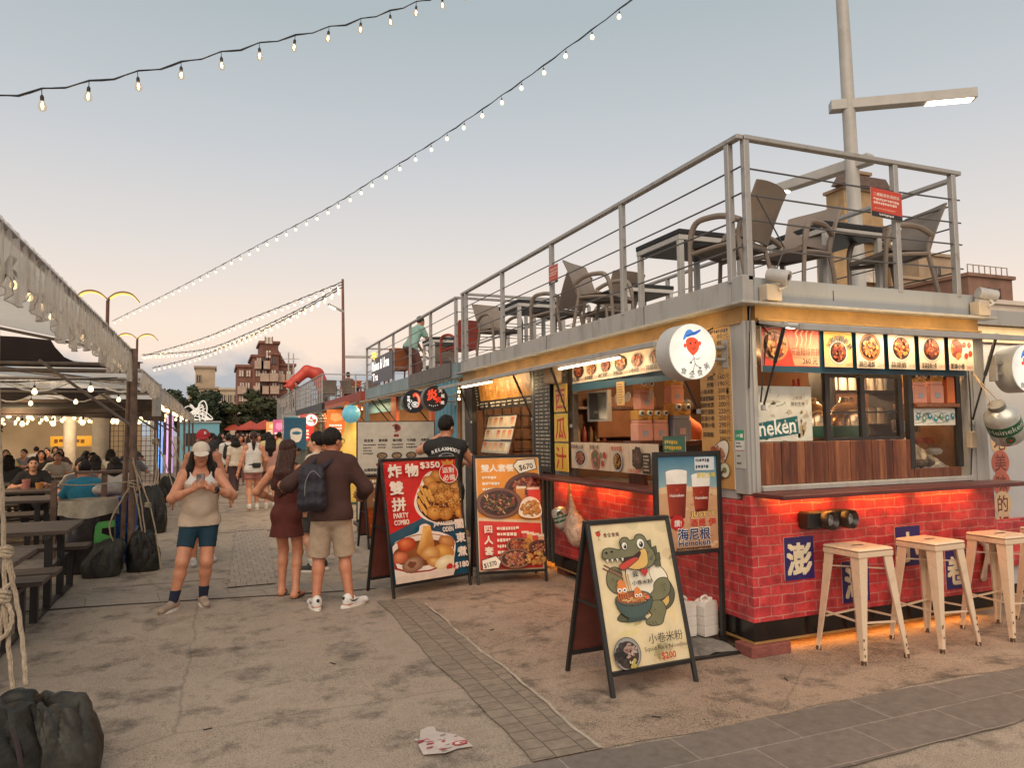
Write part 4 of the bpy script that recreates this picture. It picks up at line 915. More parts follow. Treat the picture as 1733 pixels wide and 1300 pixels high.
# front flap edge, left flap
ff = part('flap', MB().prism([(4.225, 2.395), (3.84, 2.300), (3.84, 2.282), (4.225, 2.375)], (3.66, 0, 0), (0, 1, 0), (0, 0, 1), (2.5, 0, 0)), FASC, K)
part('flap_edge', MB().box(3.655, 6.165, 3.815, 3.839, 2.275, 2.318, .003), STEEL, ff)
lf = part('flap', MB().prism([(3.53, 2.384), (3.18, 2.288), (3.18, 2.270), (3.53, 2.362)], (0, 4.85, 0), (1, 0, 0), (0, 0, 1), (0, 6.0, 0)), FASC, K)
part('flap_edge', MB().box(3.155, 3.179, 4.84, 10.86, 2.258, 2.302, .003), STEEL, lf)
for p, q in [((3.69, 4.0, 2.335), (3.69, 4.245, 1.762)), ((5.88, 4.0, 2.335), (5.88, 4.245, 1.636)), ((3.32, 7.1, 2.32), (3.555, 7.1, 1.658)), ((3.32, 8.2, 2.32), (3.555, 8.13, 1.75)), ((3.32, 10.3, 2.32), (3.555, 10.44, 1.75)), ((3.32, 4.9, 2.32), (3.555, 4.83, 1.75))]:
    v = Vector(q)-Vector(p); mid = Vector(p)+v*.45
    s_ = part('gas_strut', MB().tube([p, mid], .014, 8).tube([mid, q], .008, 8), DARK, K, True)
    part('bracket', MB().cbox(p, (.035, .035, .04), .004).cbox(q, (.03, .03, .04), .004), STEEL, s_)
# LED tubes: under the front eaves, inside, and under the counters
TUBE = EM('tube_light', (255, 236, 205), 9); WARM = EM('warm_strip', (255, 150, 50), 9)
t_ = part('tube_light', MB().box(3.72, 5.1, 4.03, 4.06, 2.335, 2.36), WHITEP, K); part('diffuser', MB().box(3.73, 5.09, 4.028, 4.062, 2.322, 2.334), TUBE, t_)
lamp_area('tube_glow', t_, (4.85, 4.05, 2.31), 2.2, 8, (1, .74, .42), (rad(10), 0, 0), .06)
lamp_area('eaves_glow', t_, (4.85, 4.02, 2.40), 2.3, 2, (1, .66, .28), (rad(125), 0, 0), .05)
lamp_area('eaves_glow', lf, (3.40, 7.4, 2.345), 5.6, 6, (1, .66, .28), (rad(180), rad(25), 0), .05).rotation_euler = (rad(140), 0, rad(-90))
for y, e in ((6.1, 2.2), (9.3, 5)):
    t2 = part('tube_light', MB().box(3.22, 3.25, y-.6, y+.6, 2.245, 2.268), WHITEP, lf); part('diffuser', MB().box(3.218, 3.252, y-.59, y+.59, 2.232, 2.244), TUBE, t2)
    lamp_area('tube_glow', t2, (3.27, y, 2.235), .05, e, (1, .72, .38), (0, rad(-65), 0), 1.5)
for x in (4.0, 4.75, 5.5):
    part('strip_light', MB().box(x-.25, x+.25, 4.16, 4.19, 1.098, 1.112), WARM, K)
    lamp_area('strip_glow', K, (x, 4.15, 1.095), .6, .7, (1, .48, .13), (rad(25), 0, 0), .03)
for y in (5.2, 6.2, 7.1):
    part('strip_light', MB().box(3.45, 3.48, y-.25, y+.25, 1.066, 1.080), WARM, K)
    lamp_area('strip_glow', K, (3.44, y, 1.062), .03, 1.0, (1, .48, .13), (0, rad(-25), 0), .6)
part('strip_light', MB().box(3.75, 5.95, 4.34, 4.36, .07, .082), WARM, K)
lamp_area('strip_glow', K, (4.95, 4.33, .078), 2.2, .9, (1, .5, .15), (rad(-20), 0, 0), .04)
part('strip_light', MB().box(3.75, 3.77, 7.6, 8.6, .07, .082), WARM, K); lamp_area('strip_glow', K, (3.7, 8.1, .5), .5, 6, (1, .58, .2), (0, rad(-40), 0), .3)
for x, y, e in ((4.8, 6.0, 34), (4.7, 9.3, 46), (5.2, 4.95, 20)):
    l = part('ceiling_lamp', MB().lathe([(.06, 0), (.075, .03), (.03, .06)], (x, y, 2.29), 14), EM('ceiling_lamp_glow', (255, 205, 140), 6), K, True)
    lamp_point('lamp_glow', l, (x, y, 2.24), e, (1, .66, .34), .08)
# wooden boards under the front window: plank by plank inside one panel, three tones
m = MB(); fm = []
for i in range(21):
    n0 = len(m.f); m.box(3.67+i*.0755, 3.744+i*.0755, 4.30+.002*(i % 3), 4.325, 1.191, 1.505, .003); fm += [int('010021020011020012010'[i])]*(len(m.f)-n0)
bp_ = part('board_panel', m, WOODR, K); bp_.data.materials.append(WOODR2); bp_.data.materials.append(WOODR3); bp_.data.polygons.foreach_set('material_index', fm)
part('board_panel', MB().box(5.26, 5.80, 4.30, 4.325, 1.191, 1.265, .003), WOODR, K)
# window frames
wf = MB()
for x in (4.39, 4.755, 5.165): wf.box(x-.022, x+.022, 4.325, 4.36, 1.506, 2.04)
wf.box(4.412, 5.143, 4.327, 4.358, 2.0, 2.035).box(4.412, 5.143, 4.327, 4.358, 1.507, 1.53).box(4.412, 4.733, 4.335, 4.35, 1.72, 1.733).box(4.777, 5.143, 4.335, 4.35, 1.72, 1.733)
wfo = part('window_frame', wf, DARK, K); wr = MB()
for x in (5.25, 5.81): wr.box(x-.025, x+.025, 4.300, 4.345, 1.267, 2.04)
wfr = part('window_frame', wr.box(5.2751, 5.7849, 4.31, 4.34, 2.0, 2.04), DARK, K)
def glass_mat():
    m = bpy.data.materials.new('clear_glass'); m.use_nodes = True; t = m.node_tree; t.nodes.remove(t.nodes['Principled BSDF']); o = t.nodes['Material Output']
    a = t.nodes.new('ShaderNodeBsdfTransparent'); a.inputs[0].default_value = (.9, .88, .85, 1); g_ = t.nodes.new('ShaderNodeBsdfGlossy'); g_.inputs['Roughness'].default_value = .04; f = t.nodes.new('ShaderNodeFresnel'); f.inputs[0].default_value = 1.45
    x = t.nodes.new('ShaderNodeMixShader'); t.links.new(f.outputs[0], x.inputs[0]); t.links.new(a.outputs[0], x.inputs[1]); t.links.new(g_.outputs[0], x.inputs[2]); t.links.new(x.outputs[0], o.inputs[0]); MATS['clear_glass'] = m; return m
GLASS = glass_mat()
for a, b, y, z0, z1, w_ in ((4.412, 4.733, 4.342, 1.53, 2.0, wfo), (4.777, 5.143, 4.342, 1.53, 2.0, wfo), (5.275, 5.785, 4.32, 1.267, 1.76, wfr)): part('glass_pane', MB().quad((a, y, z0), (b, y, z0), (b, y, z1), (a, y, z1)), GLASS, w_)
part('shelf_board', MB().box(5.277, 5.783, 4.27, 4.50, 1.765, 1.795, .003), WOODR2, K)
part('inner_counter', MB().box(3.68, 5.9, 4.43, 4.85, 1.17, 1.20).box(3.64, 4.0, 5.0, 7.05, 1.07, 1.10), M('stainless', (.5, .48, .46), .28, .8, vary=.1), K)
part('inner_shelf', MB().box(3.75, 5.9, 7.45, 7.69, 1.45, 1.48).box(3.75, 5.9, 7.45, 7.69, 1.85, 1.88).box(3.75, 3.78, 7.45, 7.69, .31, 1.85).box(5.7, 5.95, 5.2, 7.2, 1.5, 1.53).box(5.7, 5.95, 5.2, 7.2, 1.1, 1.13), WOODR3, K)
CO = M('cabinet_orange', (.30, .12, .05), .6, vary=.2); part('cabinet', MB().box(4.1, 4.9, 7.5, 7.695, 1.52, 2.0, .01), CO, K); part('cabinet', MB().box(5.72, 5.96, 5.3, 7.0, .31, 1.05, .01), CO, K)
# support blocks
for (x, y) in ((3.50, 4.22), (5.75, 4.5), (3.6, 7.4), (3.62, 10.6)):
    solo('support_block', MB().box(x-.02, x+.33, y-.02, y+.17, 0, .081 if (x, y) != (3.5, 4.22) else .082, .006), M('red_block', (.22, .07, .055), .85, vary=.3, scale=12, bump=.5), 'rough red block set under the kiosk corner beside the white jugs' if x == 3.5 else 'rough red block under the kiosk chassis in the dark gap', 'block', None if x == 3.5 else 'blocks under the kiosk')

# ---- second blue container and the farther rows
BLUEC = M('blue_corrugated', (.10, .27, .36), .5, vary=.15, scale=2); ORC = M('orange_steel', (.55, .11, .03), .5, vary=.15)
def far_kiosk(name, label, y0, y1, wall, fasc, open_=(), inner=(.3, .16, .08), posts=5, lampe=40, flapc=FASC, rail=True):
    k = thing(name, label, 'food kiosk', (4.8, (y0+y1)/2, 0), world=True)
    part('wall', corr_wall('x', 3.58, y0, y1, .1, 2.45).v and MB().box(5.98, 6.05, y0, y1, .1, 2.45).box(3.62, 5.97, y0, y0+.06, .1, 2.45).box(3.62, 5.97, y1-.06, y1, .1, 2.45), M(name+'_inner_%d' % int(y0), inner, .7, vary=.3, scale=2), k)
    a = y0
    for (o0, o1) in list(open_)+[(y1, y1)]:
        if o0 > a+.05: part('corrugated_panel', corr_wall('x', 3.56, a, o0, .1, 2.45), wall, k)
        if o1 > o0: part('corrugated_panel', corr_wall('x', 3.56, o0, o1, .1, 1.05), wall, k); part('counter', MB().box(3.25, 3.62, o0+.03, o1-.03, 1.06, 1.10), WOODR2, k); part('sign_panel', MB().box(3.55, 3.6, o0, o1, 2.08, 2.40), wall, k)
        a = o1
    part('roof_slab', MB().box(3.60, 6.06, y0, y1, 2.47, 2.70), STEEL, k)
    part('fascia', MB().box(3.55, 3.598, y0, y1, 2.47, 2.72).box(3.599, 6.06, y0-.03, y0-.002, 2.47, 2.72), fasc, k)
    for (o0, o1) in open_:
        f = part('flap', MB().prism([(3.54, 2.384), (2.98, 2.32), (2.98, 2.30), (3.54, 2.362)], (0, o0, 0), (1, 0, 0), (0, 0, 1), (0, o1-o0, 0)), flapc, k)
        part('strut', MB().tube([(3.1, o0+.1, 2.31), (3.55, o0+.1, 1.75)], .014, 6).tube([(3.1, o1-.1, 2.31), (3.55, o1-.1, 1.75)], .014, 6), DARK, f)
        m = part('ceiling_lamp', MB().box(4.0, 5.6, (o0+o1)/2-.05, (o0+o1)/2+.05, 2.38, 2.42), EM('shop_tube', (255, 214, 160), 8), k)
        lamp_area('shop_glow', m, (4.6, (o0+o1)/2, 2.36), 1.2, lampe, (1, .70, .38), (0, 0, 0), (o1-o0)*.7)
        lamp_area('flap_glow', f, (3.25, (o0+o1)/2, 2.29), .2, lampe*.35, (1, .66, .32), (0, 0, 0), (o1-o0)*.7)
    if rail:
        ys = np.linspace(y0+.1, y1-.1, posts)
        railing(k, [(3.575, float(y)) for y in ys]+[(4.8, y0+.08), (6.0, y0+.08), (6.0, (y0+y1)/2), (6., y1-.1)], [((3.575, y0+.05), (3.575, y1-.05)), ((3.6, y0+.08), (6.0, y0+.08)), ((6.0, y0+.1), (6.0, y1-.05)), ((3.6, y1-.08), (6.0, y1-.08))])
    return k
k2 = far_kiosk('food_kiosk', 'blue corrugated food kiosk with a terrace, next after the red corner kiosk', 11.12, 18.9, BLUEC, M('fascia_blue_grey', (.20, .27, .29), .55, vary=.25, scale=2), [(12.6, 15.2), (15.7, 18.5)], posts=6)
part('fascia_cover', MB().box(3.52, 3.548, 11.4, 14.2, 2.50, 2.74), M('fascia_brown', (.10, .085, .075), .5, vary=.3), k2)
part('frame', MB().box(3.50, 3.56, 12.45, 12.62, .1, 2.4).box(3.50, 3.56, 15.2, 15.68, .1, 2.4), ORC, k2)
k3 = far_kiosk('food_kiosk', 'orange framed open food kiosk without a terrace, beside the blue lantern', 19.6, 26.6, M('orange_panel', (.42, .10, .04), .6, vary=.2), M('fascia_red', (.30, .05, .03), .6), [(20, 23), (23.4, 26.3)], (.35, .2, .1), rail=False, flapc=M('flap_teal', (.10, .20, .24), .5))
part('frame', MB().box(3.35, 3.5, 24.9, 25.05, .0, 2.5).box(3.35, 3.5, 21.0, 21.15, 0, 2.5).box(3.35, 3.5, 21.15, 24.9, 2.36, 2.5), ORC, k3)
k4 = far_kiosk('food_kiosk', 'far grey food kiosk under a black terrace edge with seated customers on top', 27.4, 37, M('grey_green_panel', (.20, .22, .19), .6, vary=.3), M('fascia_black', (.02, .018, .02), .4), [(28, 32), (32.5, 36.5)], posts=16)
k5 = far_kiosk('food_kiosk', 'farthest kiosk of the row, pale with a lit counter under its terrace', 37.6, 49, M('pale_panel', (.35, .30, .26), .6, vary=.3), M('fascia_pale', (.30, .28, .26), .5), [(38.5, 43), (43.5, 48)], posts=12)
# second stall inside the corner kiosk
m = MB()
for i in range(9): m.box(3.9+.0, 5.9, 10.70, 10.72, .6+i*.18, .61+i*.18)
for i in range(14): m.box(3.9+i*.15, 3.91+i*.15, 10.721, 10.735, .5, 2.1)
part('wire_rack', m, DARK, K)
part('stall_counter', MB().box(3.5, 4.1, 8.2, 10.4, .90, .95).box(3.62, 3.66, 8.2, 10.4, .3, .899), WOODR3, K)
# grey container to the right of the corner kiosk
k6 = thing('grey_container', 'light grey container wall with painted writing, to the right of the corner kiosk', 'container', (8.4, 6, 0), world=True)
LG = M('light_grey_wall', (.40, .40, .41), .6, vary=.12, scale=2)
part('wall', MB().box(6.30, 11, 4.75, 8.0, .1, 2.55), LG, k6); part('roof_slab', MB().box(6.2, 11.1, 4.65, 8.1, 2.56, 2.70), STEEL, k6)
part('eaves_beam', MB().box(6.3, 11, 4.70, 4.745, 2.40, 2.55), M('cream_beam', (.6, .47, .30), .6), k6)
part('skirt_panel', MB().box(6.45, 11, 4.70, 4.745, .28, .72), BRICK, k6); part('plinth', MB().box(6.31, 10.9, 4.77, 7.9, .0, .099), PLINTH, k6)
P = Poster((6.32, 4.748, 2.2), (1, 0, 0), (0, 0, -1), 2.6, 2.0, 260, 200)
TAN = (206, 176, 140); MAR = (110, 50, 42)
for i, ch in enumerate('在地美味的記憶'):
    y = 56+i*19.5
    P.ell(62, y, 12.5, 12, (176, 96, 78) if i in (2, 3) else TAN, n=20); P.text(ch, 62, y+6.5, 17, MAR, .02, align='c', keep=True)
P.build('lettering', k6); P = Poster((6.32, 4.748, 2.2), (1, 0, 0), (0, 0, -1), 2.6, 2.0, 260, 200)
for i, ch in enumerate('澎湖の旅途餘味'):
    y = 40+i*21
    P.ell(13, y, 11.5, 12, TAN, n=20); P.text(ch, 13, y+6.5, 17, MAR, .02, align='c', keep=True)
P.build('lettering', k6)
lamp_area('wall_wash', k6, (7.0, 4.45, 2.5), 1.4, 5, (1, .75, .45), (rad(18), 0, 0), .1)
# ------------------------------------------------------------------ boards and signs
BLK = M('black_metal', (.016, .015, .015), .4, vary=.25, scale=10, bump=.1)
RUST = M('board_back', (.14, .04, .03), .6, vary=.3)
CREAM = (232, 214, 178)
FRIED = [L((222, 160, 78)), L((205, 138, 58)), L((235, 180, 100)), L((190, 118, 48)), L((214, 150, 66))]
SPICY = [L((170, 60, 32)), L((200, 90, 45)), L((140, 40, 24)), L((215, 130, 70)), L((120, 50, 30))]
MEAT = [L((190, 110, 84)), L((160, 76, 56)), L((214, 150, 120)), L((130, 60, 46)), L((205, 120, 70))]
NOODLE = [L((222, 176, 110)), L((205, 150, 84)), L((190, 120, 66))]
def sandwich(label, FL, FR, dep, H, draw, gap=.14, back=None, mat=BLK, group='folding boards on the walkway', fr=.028):
    """folding A-board standing on the floor: FL/FR front feet, dep spread to the back feet"""
    FL = Vector((*FL, 0)); FR = Vector((*FR, 0)); w = (FR-FL).length; u = (FR-FL).normalized(); ang = math.atan2(u.y, u.x)
    t = thing('sandwich_board', label, 'sign board', (FL+FR)/2, ang, group)
    for k, s in (('front', 0), ('back', 1)):
        y0, y1 = (0, dep/2-.012) if not s else (dep, dep/2+.012)
        m = MB(); a = Vector((0, y1-y0, H)).normalized()
        for x in (-w/2, w/2): m.bar((x, y0, 0), (x, y1, H), fr, fr, .004, up=(1, 0, 0))
        def at(z): return y0+(y1-y0)*z/H
        m.bar((-w/2+fr/2, at(gap), gap), (w/2-fr/2, at(gap), gap), fr, fr, .003); m.bar((-w/2-fr/2, at(H), H), (w/2+fr/2, at(H), H), fr, fr, .003)
        f = part('frame', m, mat, t)
        if s == 0:
            off = .006
            part('panel', MB().add([(-w/2, at(gap)+off, gap), (w/2, at(gap)+off, gap), (w/2, at(H)+off, H), (-w/2, at(H)+off, H), (-w/2, at(gap)+off+.012, gap), (w/2, at(gap)+off+.012, gap), (w/2, at(H)+off+.012, H), (-w/2, at(H)+off+.012, H)], [(3, 2, 1, 0), (4, 5, 6, 7), (0, 1, 5, 4), (2, 3, 7, 6), (1, 2, 6, 5), (3, 0, 4, 7)]), RUST, f)
            d = Vector((0, at(gap)-at(H), gap-H)); su = w-fr; sv = d.length-fr
            P = Poster((-w/2+fr/2, at(H-fr/2)+.002, H-fr/2), (1, 0, 0), d, su, sv, 100, 100*sv/su); draw(P); P.build('poster', t, rough=.35)
        else:
            part('panel', MB().add([(-w/2, at(gap), gap), (w/2, at(gap), gap), (w/2, at(H), H), (-w/2, at(H), H)], [(0, 1, 2, 3)]), RUST, f)
            if back:
                d = Vector((0, at(gap)-at(H), gap-H)); sv = d.length-fr; su = w-fr
                P = Poster((w/2-fr/2, at(H-fr/2)+.006, H-fr/2), (-1, 0, 0), d, su, sv, 100, 100*sv/su); back(P); P.build('poster', t)
    part('hinge_stay', MB().bar((-w/2, dep*.22, H*.5), (-w/2, dep*.78, H*.5), .008, .02).bar((w/2, dep*.22, H*.5), (w/2, dep*.78, H*.5), .008, .02), mat, t)
    return t
def curve(pts, n=8, closed=False):
    """Catmull-Rom smoothing of a point list"""
    k = len(pts); o = []
    for i in range(k if closed else k-1):
        g = (lambda j: pts[j % k]) if closed else (lambda j: pts[min(max(j, 0), k-1)])
        p0, p1, p2, p3 = g(i-1), g(i), g(i+1), g(i+2)
        for j in range(n):
            t = j/n; o.append(tuple(.5*(2*b+(c-a)*t+(2*a-5*b+4*c-d)*t*t+(3*b-a-3*c+d)*t**3) for a, b, c, d in zip(p0, p1, p2, p3)))
    if not closed: o.append(pts[-1])
    return o
def blob(P, pts, col, ol=(38, 36, 24), w=1.0, n=7):
    c = curve(pts, n, True); P.poly(c, col); P.line(c+[c[0], c[1]], w, ol)
def logo_man(P, x, y, s):
    P.ell(x, y, 3*s, 2.8*s, (205, 60, 44), n=16); P.poly([(x-3.6*s, y-2*s), (x+3.4*s, y-3.4*s), (x+3.6*s, y-2.9*s), (x+1.6*s, y-2.2*s), (x-2.6*s, y-1.2*s)], (60, 40, 44))
    P.line([(x, y+2.8*s), (x, y+5*s)], .3*s, (60, 40, 44)); P.line([(x-1.6*s, y+7*s), (x, y+5*s), (x+1.6*s, y+7*s)], .3*s, (60, 40, 44))
def croc(P):
    # poster space 100 x ~149
    P.rect(0, 0, 100, P.h, (232, 212, 170)); K_ = (30, 27, 22); G = (120, 117, 84); G2 = (88, 87, 62); YB = (226, 184, 104)
    r = random.Random(3)
    for i in range(24): P.ell(r.uniform(0, 100), r.uniform(0, P.h), r.uniform(4, 14), r.uniform(3, 9), (224+r.randint(-6, 8), 203+r.randint(-6, 8), 160+r.randint(-8, 6)), n=14, keep=i > 0)
    logo_man(P, 9.5, 10, 1.05); P.text('食全食美', 15.5, 13.8, 5.2, (90, 44, 36), .02)
    d0, o0 = P.d.copy(), P.o.copy(); P.o = P.o+P.d*5.2; P.d = P.d*.80
    blob(P, [(83, 92), (88, 84), (88, 74), (92, 80), (95, 92), (92, 104), (84, 112), (74, 114), (72, 102)], G2, w=.9)               # tail
    blob(P, [(86, 104), (80, 110), (74, 112), (74, 104), (80, 100), (86, 95)], YB, w=.5)
    blob(P, [(40, 84), (50, 82), (64, 84), (70, 96), (68, 110), (56, 116), (44, 113), (38, 100)], YB, w=.8)                       # belly
    for i in range(4): P.line([(46, 92+i*6), (60, 92+i*6)], .5, (150, 110, 50))
    blob(P, [(20, 113), (28, 108), (40, 112), (42, 118), (38, 123), (24, 122), (17, 118)], G2, w=.9)                              # far foot
    blob(P, [(36, 60), (40, 50), (56, 53), (68, 48), (80, 54), (88, 66), (88, 76), (76, 80), (70, 90), (52, 91), (40, 86), (37, 72)], (236, 226, 204), w=1.0)   # shirt
    P.line(curve([(68, 55), (66, 64), (69, 76)]), .7, K_)
    blob(P, [(70, 78), (78, 72), (88, 73), (91, 84), (86, 95), (76, 100), (66, 102), (58, 102), (56, 96), (63, 91), (68, 86)], G, w=.9)  # arm on knee
    for k in range(3): P.line(curve([(58+k*3, 97+k*1.2), (59+k*3, 101), (63+k*3, 103)]), .6, K_)
    blob(P, [(56, 100), (66, 100), (76, 102), (80, 112), (76, 122), (72, 130), (64, 132), (54, 130), (52, 124), (60, 118), (56, 110)], G, w=.9)     # near leg and foot
    for k in range(3): P.line(curve([(55+k*4, 126), (56+k*4, 129), (58+k*4, 131)]), .6, K_)
    blob(P, [(12, 60), (18, 52), (26, 52), (31, 60), (30, 72), (26, 84), (18, 84), (11, 74)], G, w=.9)                            # raised hand
    for k in range(3): P.line(curve([(22+k*3, 54+k*2), (27+k*2, 57+k*3), (30, 60+k*4)]), .6, K_)
    P.line([(10, 47), (32, 63)], 1.5, (120, 66, 40)); P.line([(8, 51), (30, 66)], 1.5, (120, 66, 40))
    # bowl
    for k in range(5): P.line(curve([(31+k*1.7, 62), (32+k*1.6, 72), (34+k*1.4, 86), (35+k, 96)]), 1.1, (240, 214, 170) if k % 2 else (205, 160, 110))
    P.ell(40, 93, 23, 9, (74, 92, 84), n=26); P.ell(40, 93, 20.5, 7.2, (160, 84, 46), n=24); P.noodles(40, 94, 20, 6.5, 26, .9, [L((236, 196, 130)), L((214, 160, 96))], 4)
    blob(P, [(17, 94), (26, 101), (40, 103), (54, 101), (63, 94), (61, 106), (54, 115), (46, 119), (34, 119), (25, 114), (19, 105)], (70, 88, 82), w=.9); P.poly([(30, 118), (50, 118), (53, 123), (27, 123)], (58, 74, 68))
    for (x, y, s) in ((27, 82, 1.0), (46, 91, .8)):
        P.poly(curve([(x-6*s, y+2*s), (x-5*s, y-9*s), (x, y-14*s), (x+5*s, y-8*s), (x+6*s, y+2*s), (x, y+5*s)], 6, True), (222, 132, 66)); 
        for k in range(5): P.line(curve([(x-5*s+k*2.5*s, y+3*s), (x-6*s+k*3*s, y+8*s), (x-5*s+k*2.6*s, y+11*s)]), 1.2*s, (214, 122, 60))
        for e in (-1, 1): P.ell(x+e*3.1*s, y, 2.9*s, 2.9*s, (240, 236, 226), n=14); P.ell(x+e*3.1*s, y+.3*s, 1.3*s, 1.3*s, K_, n=10)
    P.ell(57, 95, 3, 2.6, (220, 110, 80), n=12)
    # head
    for (x, y) in ((70, 24), (76, 33), (79, 42), (78, 51)): P.poly([(x-5, y-2), (x+3.5, y-4.5), (x+3, y+6), (x-4, y+5)], G2); P.line([(x-5, y-2), (x+3.5, y-4.5), (x+3, y+6)], .9, K_)
    blob(P, [(9, 32), (12, 27), (20, 26), (30, 29), (34, 27), (33, 19), (37, 14), (43, 14), (46, 18), (52, 17), (55, 12), (61, 11), (66, 15), (69, 24), (75, 36), (76, 46), (70, 54), (60, 58), (48, 57), (38, 53), (45, 47), (54, 41), (46, 40), (30, 41), (16, 41), (9, 38)], G, w=1.1)
    blob(P, [(57, 33), (64, 31), (66, 40), (64, 52), (56, 57), (46, 57), (38, 53), (46, 48), (54, 42)], YB, w=.6)
    P.poly(curve([(34, 42), (46, 39.5), (56, 34), (58, 36), (55, 42), (48, 48), (40, 52), (33, 52)], 6, True), (60, 22, 18))
    blob(P, [(50, 41), (42, 43), (33, 47), (28, 50), (28, 54), (33, 56), (40, 53), (48, 48), (54, 43)], (202, 66, 50), w=.8)
    for x in (14, 20, 26.5, 33): P.poly([(x-1.8, 40.5), (x+1.8, 40.8), (x, 45.5)], (244, 240, 228)); P.line([(x-1.8, 40.5), (x, 45.5), (x+1.8, 40.8)], .4, K_)
    P.ell(14, 32, 2, 1.4, K_, n=10, rot=.4); P.ell(21, 31, 1.8, 1.4, K_, n=10, rot=-.4)
    for (x, y, s) in ((38, 25, .8), (59, 24, 1.1)): P.ell(x, y, 4.6*s, 6.4*s, (244, 240, 228), n=18); P.line([(x+4.6*s*math.cos(a*.35), y+6.4*s*math.sin(a*.35)) for a in range(19)], .6, K_); P.ell(x+.6, y+1, 2.4*s, 3.6*s, K_, n=14); P.ell(x-.2, y-.6, .8*s, 1*s, (244, 240, 228), n=8)
    for i in range(16):
        x, y = r.choice([(68, 34), (72, 46), (80, 84), (66, 108), (18, 70), (70, 110)]); P.ell(x+r.uniform(-3, 3), y+r.uniform(-6, 6), r.uniform(.5, 1.3), r.uniform(.5, 1.2), G2, n=8)
    P.text('我', 42, 66, 7.6, K_, .025); P.ell(55.5, 60.5, 2.9, 2.7, (190, 54, 46), n=14); P.ell(59.7, 60.2, 2.9, 2.7, (190, 54, 46), n=14); P.poly([(52.8, 61.6), (62.4, 61.2), (57.8, 68)], (190, 54, 46))
    P.text('小卷米粉', 39.5, 77, 6.6, K_, .02)
    P.d, P.o = d0, o0
    P.ell(20, 134, 16.5, 16.5, (60, 56, 54), n=30); P.ell(20, 134, 15.8, 15.8, (190, 186, 180), (150, 150, 146), n=30, light=(0, 0)); P.ell(20, 135, 13.5, 13.5, (62, 44, 34), n=26)
    P.blobs(14, 134, 9, 10, 26, 3.2, [L((40, 34, 32)), L((70, 60, 54)), L((30, 26, 26))], 2); P.blobs(24, 132, 9, 9, 30, 2.8, [L((214, 190, 176)), L((196, 164, 150)), L((170, 128, 112))], 5, (.3, .5)); P.blobs(25, 144, 6, 4, 12, 2, [L((206, 186, 90)), L((228, 214, 170))], 6)
    P.text('小卷米粉', 69, 127, 11, (36, 30, 26), .018, align='c', w=44); P.text('Squid Rice Noodles', 67.5, 134.5, 6, (36, 30, 26), .019, align='c', w=55, h=5.4); P.text('$200', 69, 144.5, 9.2, (196, 60, 34), .03, align='c')
def croc_back(P):
    P.rect(0, 0, 100, P.h, (170, 112, 40)); r = random.Random(2)
    for i in range(40): a = i*.157; P.poly([(60, 60), (60+120*math.cos(a), 60+120*math.sin(a)), (60+120*math.cos(a+.06), 60+120*math.sin(a+.06))], (120, 74, 24), keep=i > 0)
    P.ell(62, 78, 34, 28, (40, 24, 16), n=26); P.ell(62, 76, 30, 22, (150, 80, 36), n=24); P.text('我', 62, 126, 18, (30, 20, 14), .03); P.ell(54, 120, 5, 5, (170, 40, 30), n=12); P.ell(47, 120, 5, 5, (170, 40, 30), n=12); P.poly([(42.5, 122), (58.5, 122), (50.5, 131)], (170, 40, 30))
sandwich('low folding board with a cartoon crocodile eating noodles from a bowl', (2.229, 3.952), (2.853, 3.985), .56, 1.015, croc, .13, croc_back)
